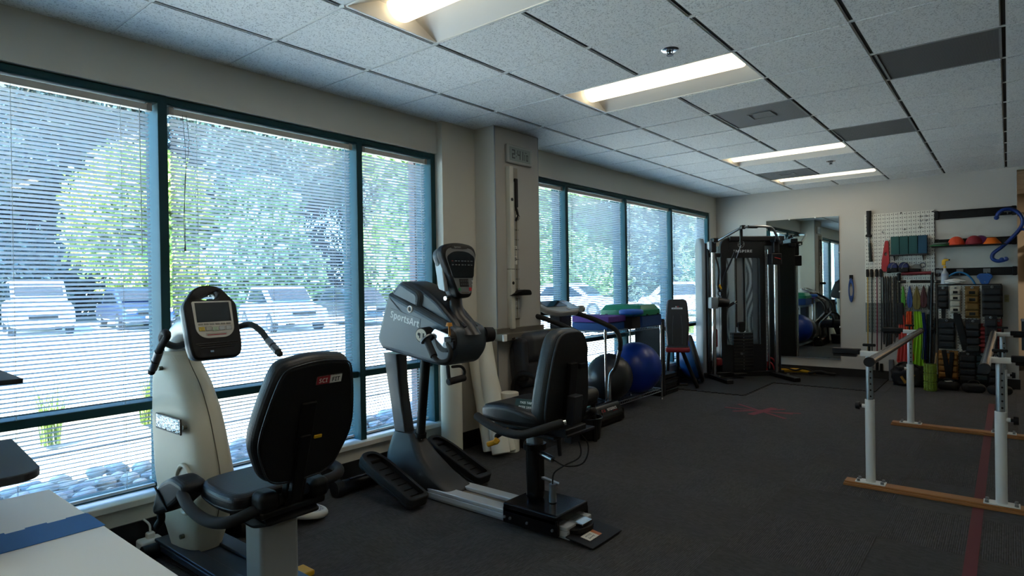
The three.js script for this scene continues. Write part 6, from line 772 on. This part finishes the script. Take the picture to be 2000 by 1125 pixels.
// ---------- black slat rails and what they carry ----------
{
  const Z = BW + 0.03, rail = (l, y0, y1, g) => { const r = W('wall_rail', l, 'wall rail', [-0.32, y0, BW]); r.a('rail', [RBB(-0.735, 0.085, y0, y1, BW, BW + 0.022, 0.004)], M.black); r.a('lip', [RBB(-0.735, 0.085, y1 - 0.014, y1, BW + 0.02, BW + 0.034, 0.003), RBB(-0.735, 0.085, y0, y0 + 0.014, BW + 0.02, BW + 0.034, 0.003)], M.black); for (const x of g) r.a('hook_plate', [RB(0.07, 0.055, 0.008, 0.004, x, (y0 + y1) / 2 + 0.008, BW + 0.036), tube([[x, y0 + 0.045, BW + 0.038], [x, y0 + 0.01, BW + 0.085], [x, y0 + 0.035, BW + 0.10]], 0.006, 12, 6)], S({ color: 0x77797a, roughness: 0.4, metalness: 0.7 })); for (const x of [-0.71, 0.06]) r.a('end_cap', [RB(0.04, y1 - y0 + 0.01, 0.034, 0.005, x, (y0 + y1) / 2, BW + 0.02)], M.black); return r; };
  rail('topmost of three black wall rails at the right end of the back wall', 2.122, 2.225, [0.0]); const r2 = rail('middle black wall rail carrying the domed discs', 1.765, 1.862, []); rail('lowest black wall rail, above the white weight rack', 1.392, 1.49, [-0.69, -0.475, -0.205]);
  r2.a('ledge', [RBB(-0.76, -0.02, 1.758, 1.772, BW + 0.022, BW + 0.19, 0.003)], M.black);
  const disc = (x, r, hgt, c, l) => { const o = thing('balance_pod', l, 'balance pod', [x, 1.772, BW + 0.115], 0, 'domed balance pods on the wall ledge'); const p = [[0, 0], [r * 0.92, 0], [r, 0.012]]; for (let k = 0; k <= 10; k++) { const a = (k / 10) * PI / 2; p.push([r * Math.cos(a), 0.012 + (hgt - 0.012) * Math.sin(a)]); } part('dome', [lathe(p, 36)], S({ color: c, roughness: 0.5, bumpMap: rep(data(64, 64, (x2, y2) => ((x2 % 8) - 3.5) ** 2 + ((y2 % 8) - 3.5) ** 2 < 5 ? 1 : 0.2), 6, 3), bumpScale: 0.003 }), o); part('rim', [xf(new THREE.TorusGeometry(r * 0.97, 0.006, 8, 36), { p: [0, 0.012, 0], r: [PI / 2, 0, 0] })], S({ color: new THREE.Color(c).multiplyScalar(0.8), roughness: 0.5 }), o); return o; };
  const pod = (x, c, l, ex) => { const o = disc(x, 0.088, 0.115, c, l); o.scale.set(1, 1, 0.9); if (ex) o.position.z += ex; return o; };
  pod(-0.505, 0xe04310, 'orange red domed balance pod, leftmost on the wall ledge'); pod(-0.325, 0x8c1526, 'dark red domed balance pod, second on the wall ledge', 0.02); pod(-0.262, 0x6a1c63, 'purple domed balance pod peeking out behind the dark red one', -0.03);
  const cone = thing('marker_cone', 'orange flat topped marker cone at the right end of the wall ledge', 'cone', [-0.155, 1.772, BW + 0.11]); part('shell', [lathe([[0.098, 0], [0.098, 0.006], [0.042, 0.078], [0.03, 0.078], [0.03, 0.074], [0.085, 0.004]], 36)], S({ color: 0xe86a12, roughness: 0.5 }), cone);
  const pl = [[0x2c7a3f, 0], [0x4a5a4c, 1], [0x6c7a70, 2]]; pl.forEach(([c, k]) => { const o = thing('slider_disc', ['lowest green sliding disc at the left end of the wall ledge', 'grey green sliding disc lying on the green one', 'pale sliding disc on top of the small pile on the ledge'][k], 'disc', [-0.675 + 0.012 * k, 1.772 + 0.014 * k, BW + 0.115], 0, 'sliding discs piled on the ledge'); part('disc', [lathe([[0, 0], [0.105 - 0.008 * k, 0], [0.112 - 0.008 * k, 0.006], [0.105 - 0.008 * k, 0.013], [0, 0.013]], 36)], S({ color: c, roughness: 0.5 }), o); });
  // blue S shaped back massager
  const c = thing('back_massager', 'big blue S shaped massage cane hanging from the top rail at the right', 'massager', [0.02, 1.6, BW + 0.10]), bl = S({ color: 0x10337c, roughness: 0.4 }), L = (p) => p.map(([x, y]) => [x - 0.02, y - 1.6, 0]);
  part('cane', [tube(L([[-0.105, 2.09], [-0.085, 2.145], [-0.03, 2.185], [0.04, 2.18], [0.11, 2.12], [0.14, 2.03], [0.115, 1.945], [0.04, 1.84], [-0.06, 1.73], [-0.14, 1.655], [-0.15, 1.60], [-0.11, 1.565], [-0.05, 1.568], [-0.02, 1.58]]), 0.021, 120, 12)], bl, c);
  part('branch', [tube(L([[0.10, 1.925], [0.14, 1.935], [0.17, 1.915], [0.185, 1.87], [0.175, 1.84]]), 0.017, 24, 10)], bl, c); for (const [x, y] of [[-0.105, 2.09], [-0.02, 1.585], [-0.06, 1.578], [0.175, 1.84]]) part('knob', [ball(0.027, x - 0.02, y - 1.6, 0, 16)], bl, c);
  // hanging band and handle on the low rail
  const tb = thing('exercise_band', 'turquoise rubber band hanging in an arc from the lowest wall rail', 'band', [-0.475, 1.3, BW + 0.09]); part('band', [tube([[-0.13, -0.05, 0], [-0.115, 0.08, 0], [-0.02, 0.135, 0], [0.06, 0.115, 0], [0.12, 0.05, 0], [0.16, -0.03, 0]], 0.011, 50, 10)], S({ color: 0x1f6fa0, roughness: 0.4 }), tb);
  const bh = thing('hand_massager', 'blue plastic double handle hanging from the lowest wall rail', 'massager', [-0.225, 1.28, BW + 0.09]); { const s = roundPoly([[-0.04, 0.0, 0.03], [-0.055, 0.06, 0.03], [-0.085, 0.09, 0.03], [-0.06, 0.135, 0.03], [0.06, 0.135, 0.03], [0.085, 0.09, 0.03], [0.055, 0.06, 0.03], [0.04, 0.0, 0.03]]), o = new THREE.Path(); o.absellipse(0, 0.10, 0.05, 0.02, 0, 7); s.holes.push(o); part('body', [ext(s, 0.04, 0.01, 3)], S({ color: 0x1b4d8c, roughness: 0.45 }), bh); part('screw', [cyl([0, 0.03, 0.018], [0, 0.03, 0.023], 0.006, 0.006, 10)], M.dull, bh); }
}
// ---------- white weight rack: cuff weights hang on a perforated board ----------
{
  const r = W('weight_rack', 'white perforated rack board in a black frame, hung with cuff weights', 'rack', [-0.39, 0, BW]), hole = canvas(512, 1024, (c, w, h) => { c.fillStyle = '#cfccc2'; c.fillRect(0, 0, w, h); c.fillStyle = '#3a3936'; for (let y = 0; y < 34; y++) for (let x = 0; x < 17; x++) { c.beginPath(); c.arc((x + 0.5) * w / 17, (y + 0.5) * h / 34, w / 17 * 0.17, 0, 7); c.fill(); } });
  const z0 = BW + 0.10; { const g = BB(-0.70, -0.075, 0.12, 1.275, z0 - 0.012, z0), uv = g.attributes.uv, ps = g.attributes.position; for (let i = 0; i < uv.count; i++) uv.setXY(i, (ps.getX(i) + 0.7) / 0.625, (ps.getY(i) - 0.12) / 1.155); r.a('board', [g], S({ map: hole, roughness: 0.5 })); }
  r.a('frame', [RBB(-0.712, -0.063, 1.272, 1.286, z0 - 0.03, z0 + 0.012, 0.003), RBB(-0.712, -0.70, 0.0, 1.28, z0 - 0.03, z0 + 0.01, 0.003), RBB(-0.075, -0.063, 0.0, 1.28, z0 - 0.03, z0 + 0.01, 0.003), RBB(-0.70, -0.64, 0, 0.03, z0 - 0.05, z0 + 0.28, 0.004), RBB(-0.13, -0.07, 0, 0.03, z0 - 0.05, z0 + 0.28, 0.004)], M.black);
  const cuff = (l, x, y1, w, hgt, n, color, o = {}) => { // quilted cuff of n filled cells, window tabs, grommet and strap
    const t = thing('cuff_weight', l, 'cuff weight', [x, y1 - hgt, z0 + 0.03 + (o.dz || 0)], o.turn || 0, 'cuff weights hung on the rack'), m = S({ color, roughness: 0.75, bumpMap: rep(grain, 6), bumpScale: 0.0008 });
    part('sheet', [RB(w, hgt, 0.012, 0.004, 0, hgt / 2, 0)], m, t); const ch = (hgt - 0.05) / n; for (let k = 0; k < n; k++) part('cell', [xf(RB(w * 0.96, ch * 0.94, 0.05, 0.024, 0, 0, 0, 3), { p: [0, 0.012 + ch * (k + 0.5), 0.012] })], m, t);
    part('grommet', [xf(new THREE.TorusGeometry(0.011, 0.004, 8, 18), { p: [0, hgt - 0.022, 0.01] })], M.steel, t); part('hook', [tube([[0, hgt - 0.01, -0.03], [0, hgt - 0.028, 0.012], [0, hgt - 0.015, 0.025]], 0.004, 8, 5)], M.dull, t);
    for (const k of o.tabs || []) part('window_tab', [RB(w * 0.42, ch * 0.42, 0.006, 0.003, 0, 0.012 + ch * (k + 0.5), 0.038)], M.black, t, 'black square tab');
    if (o.strap) part('strap', [RB(w * 0.42, o.strap, 0.012, 0.004, o.sx || 0, -o.strap / 2 + 0.02, 0.0)], M.black, t); return t; };
  const blk = 0x121315;
  cuff('black cuff weight at the top left of the rack', -0.645, 1.262, 0.105, 0.29, 3, blk, { strap: 0.14 });
  cuff('off white cuff weight with three black tabs on the rack', -0.518, 1.262, 0.115, 0.345, 4, 0xb3ab9a, { tabs: [0, 2, 3], strap: 0.1 });
  cuff('mustard brown cuff weight with three black tabs on the rack', -0.35, 1.262, 0.145, 0.40, 4, 0x6a4b18, { tabs: [0, 2, 3] });
  cuff('wide black quilted cuff weight at the top right of the rack', -0.155, 1.27, 0.20, 0.385, 4, blk, { dz: 0.02 });
  cuff('dark teal black cuff weight in the second row at the left', -0.61, 0.85, 0.175, 0.38, 4, 0x11181b, { dz: 0.015 });
  cuff('grey beige cuff weight half hidden behind black straps', -0.425, 0.85, 0.13, 0.32, 4, 0x6a6259, {});
  cuff('black cuff weight with long straps in the second row', -0.345, 0.85, 0.15, 0.42, 4, blk, { dz: 0.035 });
  cuff('red quilted cuff weight in the second row at the right', -0.235, 0.80, 0.15, 0.36, 6, 0x7d1a1a, { dz: 0.01 });
  cuff('narrow red cuff weight at the right edge of the rack', -0.095, 0.86, 0.06, 0.38, 6, 0x6f1716, { dz: 0.012 });
  cuff('black cuff weight hanging in front of the red ones', -0.17, 0.90, 0.12, 0.46, 4, blk, { dz: 0.05 });
  cuff('mustard quilted cuff weight with black straps at the lower left', -0.60, 0.45, 0.205, 0.36, 4, 0x83561c, { dz: 0.02 });
  const st = thing('cuff_strap', 'pair of wide black straps hanging over the mustard cuff weight', 'strap', [-0.60, 0.10, z0 + 0.09], 0); part('strap', [xf(RB(0.05, 0.36, 0.012, 0.005), { p: [-0.02, 0.18, 0], r: [0, 0, 0.12] })], M.black, st); part('strap', [xf(RB(0.045, 0.33, 0.012, 0.005), { p: [0.03, 0.17, 0], r: [0, 0, -0.08] })], M.black, st);
  const st2 = thing('cuff_strap', 'long black strap crossing below the off white cuff weight', 'strap', [-0.48, 0.5, z0 + 0.09], 0); part('strap', [xf(RB(0.075, 0.46, 0.014, 0.006), { p: [0.02, 0.19, 0], r: [0, 0, 0.2] })], M.black, st2);
  cuff('black cuff weight in the bottom row beside the mustard one', -0.40, 0.44, 0.17, 0.38, 4, 0x0f1011, { dz: 0.02 }); cuff('dark green black cuff weight in the bottom row', -0.26, 0.44, 0.13, 0.36, 4, 0x122322, { dz: 0.01 }); cuff('black cuff weight at the bottom right of the rack', -0.13, 0.43, 0.13, 0.37, 4, 0x0d0e0f, { dz: 0.03 });
  for (let k = 0; k < 3; k++) { const o = thing('sandbag', ['black sandbag on the floor at the left foot of the rack', 'black sandbag on the floor in the middle before the rack', 'black sandbag on the floor at the right foot of the rack'][k], 'sandbag', [-0.58 + k * 0.245, 0.0, z0 + 0.36 + 0.03 * k], 0.3 * k, 'black sandbags on the floor'); part('bag', [RB(0.22, 0.10, 0.16, 0.045, 0, 0.05, 0, 4)], M.blackRubber, o); part('handle', [tube([[-0.06, 0.09, 0], [-0.04, 0.125, 0], [0.04, 0.125, 0], [0.06, 0.09, 0]], 0.01, 16, 8)], M.black, o); }
  const cd = thing('card', 'small white card lying on a black sandbag', 'card', [-0.58, 0.10, z0 + 0.36]); part('paper', [xf(RB(0.07, 0.002, 0.05, 0.0008), { r: [0.1, 0.4, 0.05], p: [0, 0.004, 0] })], M.white, cd);
  // spray bottle and cloth on top of the rack
  const sp = thing('spray_bottle', 'clear spray bottle with blue liquid and a yellow trigger head on the rack', 'spray bottle', [-0.628, 1.287, BW + 0.085]); part('bottle', [lathe([[0, 0], [0.04, 0], [0.043, 0.006], [0.043, 0.11], [0.036, 0.145], [0.018, 0.175], [0.015, 0.205], [0, 0.205]], 28)], P({ color: 0xdfe4ea, roughness: 0.25, transmission: 0.5, thickness: 0 }), sp); part('liquid', [lathe([[0, 0.003], [0.039, 0.003], [0.039, 0.085], [0, 0.085]], 24)], S({ color: 0x6b86c4, roughness: 0.3 }), sp); part('label', [lathe([[0.0436, 0.105], [0.0436, 0.135]].map(([a, b]) => [b > 0.12 ? 0.0405 : a, b]), 24)], S({ color: 0x8f96a8, roughness: 0.5 }), sp); part('trigger_head', [cyl([0, 0.205, 0], [0, 0.235, 0], 0.018, 0.014, 16), xf(ext(roundPoly([[-0.03, -0.02, 0.01], [-0.032, 0.04, 0.015], [-0.01, 0.062, 0.02], [0.04, 0.058, 0.01], [0.045, 0.04, 0.01], [0.012, 0.03, 0.01], [0.01, -0.02, 0.005]]), 0.03, 0.008), { p: [0, 0.26, 0], r: [0, 0, 0] })], M.yellow, sp); part('nozzle', [cyl([0.04, 0.308, 0], [0.055, 0.308, 0], 0.01, 0.008, 10)], M.black, sp);
  const cl = thing('cloth', 'crumpled white cloth on top of the rack beside the spray bottle', 'cloth', [-0.545, 1.287, BW + 0.09]); { const g = new THREE.SphereGeometry(1, 40, 20), p = g.attributes.position; for (let i = 0; i < p.count; i++) { const x = p.getX(i), y = p.getY(i), z = p.getZ(i), n = 1 + 0.35 * PN.noise(x * 2.2, y * 2.2, z * 2.2 + 4) + 0.15 * PN.noise(x * 6, y * 6, z * 6); p.setXYZ(i, x * n * 0.115, Math.max(0, y * n * 0.033 + 0.033), z * n * 0.055); } g.computeVertexNormals(); part('fabric', [g], S({ color: 0xd9d7d0, roughness: 0.8 }), cl); }
  const ol = W('wall_outlet', 'yellowed wall outlet plate right of the weight rack', 'outlet', [-0.02, 1.06, BW]); ol.a('plate', [RBB(-0.04, 0.005, 1.06, 1.15, BW, BW + 0.006, 0.003)], S({ color: 0x9c9468, roughness: 0.5 })); ol.a('socket', [RBB(-0.03, -0.005, 1.075, 1.10, BW + 0.005, BW + 0.008, 0.002), RBB(-0.03, -0.005, 1.11, 1.135, BW + 0.005, BW + 0.008, 0.002)], S({ color: 0x857e5a, roughness: 0.5 }));
  // on the floor: gym bag, foam roller, board
  const bg = thing('gym_bag', 'black gym bag slumped on the floor below the pegboard', 'bag', [-1.0, 0, BW + 0.38]); { const g = new THREE.SphereGeometry(1, 40, 24), p = g.attributes.position; for (let i = 0; i < p.count; i++) { const x = p.getX(i), y = p.getY(i), z = p.getZ(i), n = 1 + 0.18 * PN.noise(x * 2, y * 2, z * 2) + 0.1 * PN.noise(x * 5, y * 5, z * 5); const q = (v, e) => Math.sign(v) * Math.pow(Math.abs(v), e); p.setXYZ(i, q(x, 0.6) * n * 0.185, Math.max(0.002, 0.13 + q(y, 0.7) * n * 0.14), q(z, 0.7) * n * 0.14); } g.computeVertexNormals(); part('body', [g], S({ color: 0x0f1011, roughness: 0.8 }), bg); part('strap', [tube([[-0.13, 0.24, 0.06], [-0.06, 0.30, 0.09], [0.05, 0.29, 0.1], [0.13, 0.22, 0.07]], 0.012, 30, 8)], M.black, bg); part('ribbon', [xf(RB(0.03, 0.14, 0.008, 0.003), { p: [0.03, 0.11, 0.145], r: [0.1, 0, -0.7] }), xf(RB(0.03, 0.1, 0.008, 0.003), { p: [-0.04, 0.09, 0.145], r: [0.1, 0, 0.5] })], S({ color: 0x8a6418, roughness: 0.7 }), bg, 'mustard ribbon'); }
  const fr = thing('foam_roller', 'lime green ridged foam roller standing beside the black bag', 'foam roller', [-0.748, 0, BW + 0.66]), lime = S({ color: 0x7d9430, roughness: 0.6 }); part('core', [lathe([[0.045, 0.002], [0.06, 0], [0.061, 0.33], [0.045, 0.332], [0.042, 0.3], [0.042, 0.03]], 40)], S({ color: 0x65792a, roughness: 0.65 }), fr); for (let k = 0; k < 9; k++) for (let a = 0; a < 14; a++) { const b = (a / 14) * 6.283, tall = k % 3 === 1; part('tread', [RB(0.024, tall ? 0.042 : 0.026, 0.012, 0.004).translate(0, 0.022 + k * 0.036, 0.0625).rotateY(b)], lime, fr); } part('hollow', [cyl([0, 0.3305, 0], [0, 0.333, 0], 0.045, 0.045, 24)], M.black, fr);
  solo('wood_stick', [cyl([-0.73, 0.02, BW + 0.645], [-0.685, 0.46, BW + 0.60], 0.011, 0.011, 10)], S({ color: 0x8c6a3c, roughness: 0.6 }), 'short wooden stick standing in the lime green roller', 'stick');
  solo('grey_board', [RBB(-1.255, -1.20, 0, 0.285, BW + 0.02, BW + 0.10, 0.01)], S({ color: 0x55585c, roughness: 0.6 }), 'grey board standing on the floor at the left of the black bag', 'board');
}
// ---------- parallel bars ----------
{
  const { t, a } = W('parallel_bars', 'white and chrome parallel walking bars on two wooden floor planks at the right', 'parallel bars', [-0.38, 0, -5.6]);
  const wt = S({ color: 0xdfe0dc, roughness: 0.4 }), wood = S({ map: canvas(1024, 128, (c, w, h) => { c.fillStyle = '#b9834c'; c.fillRect(0, 0, w, h); const r = rng(4); for (let k = 0; k < 160; k++) { c.strokeStyle = `rgba(${90 + 40 * r()},${50 + 20 * r()},20,${0.10 + 0.18 * r()})`; c.lineWidth = 1 + 2 * r(); const y = r() * h; c.beginPath(); c.moveTo(0, y); c.bezierCurveTo(w * 0.3, y + 14 * (r() - 0.5), w * 0.6, y + 14 * (r() - 0.5), w, y + 8 * (r() - 0.5)); c.stroke(); } }), roughness: 0.5 });
  for (const [z, k] of [[-4.57, 0], [-6.68, 1]]) {
    a('floor_plank', [RBB(-0.865, 0.16, 0.0, 0.018, z - 0.055, z + 0.055, 0.004), RBB(-0.86, 0.155, 0.018, 0.03, z - 0.046, z + 0.046, 0.004)], wood);
    for (const x of [-0.712, -0.043]) {
      a('foot_plate', [RBB(x - 0.085, x + 0.085, 0.03, 0.038, z - 0.042, z + 0.042, 0.002)], wt); for (const [dx, dz] of [[-0.068, 0.03], [-0.068, -0.03], [0.068, 0.03], [0.068, -0.03]]) a('bolt', [cyl([x + dx, 0.036, z + dz], [x + dx, 0.052, z + dz], 0.011, 0.009, 10)], M.dull);
      const tb = a('outer_tube', [cyl([x, 0.036, z], [x, 0.575, z], 0.0285, 0.0285, 24)], wt); const up = a('inner_tube', [cyl([x, 0.55, z], [x, 0.86, z], 0.0215, 0.0215, 20)], M.steel); for (let j = 0; j < 6; j++) a('height_hole', [cyl([x + 0.008, 0.60 + j * 0.04, z + 0.0195], [x + 0.009, 0.60 + j * 0.04, z + 0.0225], 0.0055, 0.0055, 8)], M.black, up);
      const s = x < -0.4 ? -1 : 1; a('height_knob', [cyl([x + s * 0.03, 0.53, z], [x + s * 0.06, 0.53, z], 0.01, 0.01, 10), cyl([x + s * 0.058, 0.53, z], [x + s * 0.082, 0.53, z], 0.027, 0.024, 8)], M.black); a('height_knob_hub', [cyl([x + s * 0.025, 0.53, z], [x + s * 0.045, 0.53, z], 0.013, 0.013, 12)], wt, tb);
      a('side_arm', [RBB(Math.min(x - s * 0.06, x + s * 0.055), Math.max(x - s * 0.06, x + s * 0.055), 0.858, 0.893, z - 0.02, z + 0.02, 0.005)], wt); a('arm_grip', [RBB(Math.min(x + s * 0.05, x + s * 0.215), Math.max(x + s * 0.05, x + s * 0.215), 0.868, 0.906, z - 0.025, z + 0.025, 0.006), RBB(Math.min(x + s * 0.07, x + s * 0.21), Math.max(x + s * 0.07, x + s * 0.21), 0.852, 0.866, z - 0.022, z + 0.022, 0.004)], M.black);
      a('tee_knob', [cyl([x, 0.89, z], [x, 0.925, z], 0.008, 0.008, 10), RB(0.075, 0.018, 0.022, 0.006, x, 0.932, z)], M.black);
    }
  }
  for (const x of [-0.645, -0.105]) { a('hand_rail', [cyl([x, 0.872, -4.14], [x, 0.872, -6.86], 0.0255, 0.0255, 28)], M.chrome); for (const z of [-4.14, -6.86]) a('rail_cap', [cyl([x, 0.872, z + 0.016], [x, 0.872, z - 0.016], 0.0285, 0.0285, 24)], M.blackRubber); }
}
// ---------- the next room, a narrow slice past the end of the back wall ----------
{
  const tb = W('treatment_couch', 'dark treatment couch with a blue blanket in the next room, at the right edge', 'couch', [0.6, 0, -11.9]); tb.a('pad', [RBB(0.15, 1.4, 0.60, 0.70, -12.3, -11.55, 0.03)], M.leather); tb.a('base', [RBB(0.25, 1.3, 0.0, 0.60, -12.2, -11.65, 0.02)], M.black); tb.a('blanket', [RBB(0.14, 0.75, 0.30, 0.72, -11.54, -11.52, 0.008), RBB(0.14, 0.75, 0.70, 0.725, -12.2, -11.52, 0.01)], S({ color: 0x33506e, roughness: 0.8 }));
  solo('pillow', [RB(0.42, 0.12, 0.3, 0.058, 0.48, 0.785, -11.9, 4)], S({ color: 0xb99a7c, roughness: 0.8 }), 'beige pillow on the dark couch in the next room, at the right edge', 'pillow');
  const ps = W('wall_poster', 'white framed poster sheet on the tan wall of the next room, at the right edge', 'poster', [0.42, 1.1, -13]); ps.a('sheet', [BB(0.26, 0.62, 1.05, 1.42, -12.99, -12.985)], S({ color: 0xcfc6b8, roughness: 0.7 })); ps.a('frame', [BB(0.25, 0.265, 1.04, 1.43, -12.995, -12.975), BB(0.615, 0.63, 1.04, 1.43, -12.995, -12.975), BB(0.25, 0.63, 1.04, 1.055, -12.995, -12.975), BB(0.25, 0.63, 1.415, 1.43, -12.995, -12.975)], S({ color: 0x6d5a48, roughness: 0.6 }));
  const sh = W('wall_shelf', 'tan wall shelf with a red edge in the next room, at the right edge', 'shelf', [0.5, 1.48, -13]); sh.a('board', [RBB(0.2, 1.4, 1.50, 1.53, -13.0, -12.8, 0.004)], S({ color: 0x9a7c5c, roughness: 0.6 })); sh.a('edge', [RBB(0.2, 1.4, 1.46, 1.50, -12.81, -12.79, 0.003)], S({ color: 0x8a1f2c, roughness: 0.6 })); sh.a('top_board', [RBB(0.2, 1.4, 1.86, 1.88, -13.0, -12.82, 0.004)], S({ color: 0x9a7c5c, roughness: 0.6 }));
  for (let k = 0; k < 4; k++) solo('binder', [xf(RB(0.05, 0.26, 0.18, 0.004), { p: [0.27 + k * 0.062, 1.66, -12.9] })], S({ color: [0xd6d2c8, 0xbdb8ac, 0xd9d5cc, 0x9aa0a4][k], roughness: 0.6 }), ['leftmost white binder on the shelf in the next room', 'grey white binder second from left on the shelf in the next room', 'third binder from left on the shelf in the next room', 'grey binder on the shelf in the next room'][k], 'binder', [0, 0, 0], 0, 'binders on the shelf in the next room');
  const l = thing('ceiling_light', 'ceiling light of the next room, behind the back wall', 'ceiling light', [1.6, CEIL, -11.4]); part('trim_frame', [BB(-0.6, 0.6, -0.002, 0.02, -0.3, -0.27), BB(-0.6, 0.6, -0.002, 0.02, 0.27, 0.3), BB(-0.6, -0.57, -0.002, 0.02, -0.27, 0.27), BB(0.57, 0.6, -0.002, 0.02, -0.27, 0.27)], M.pan, l); part('lens', [BB(-0.57, 0.57, 0.004, 0.012, -0.27, 0.27)], M.lens, l);
  const al = new THREE.RectAreaLight(new THREE.Color(1, 0.84, 0.62), FIXTURE * 1.4, 1.1, 0.5); al.name = 'next_room_light'; al.rotation.set(-PI / 2, 0, 0); al.position.y = -0.003; l.add(al);
}
renderer.render(scene, camera);
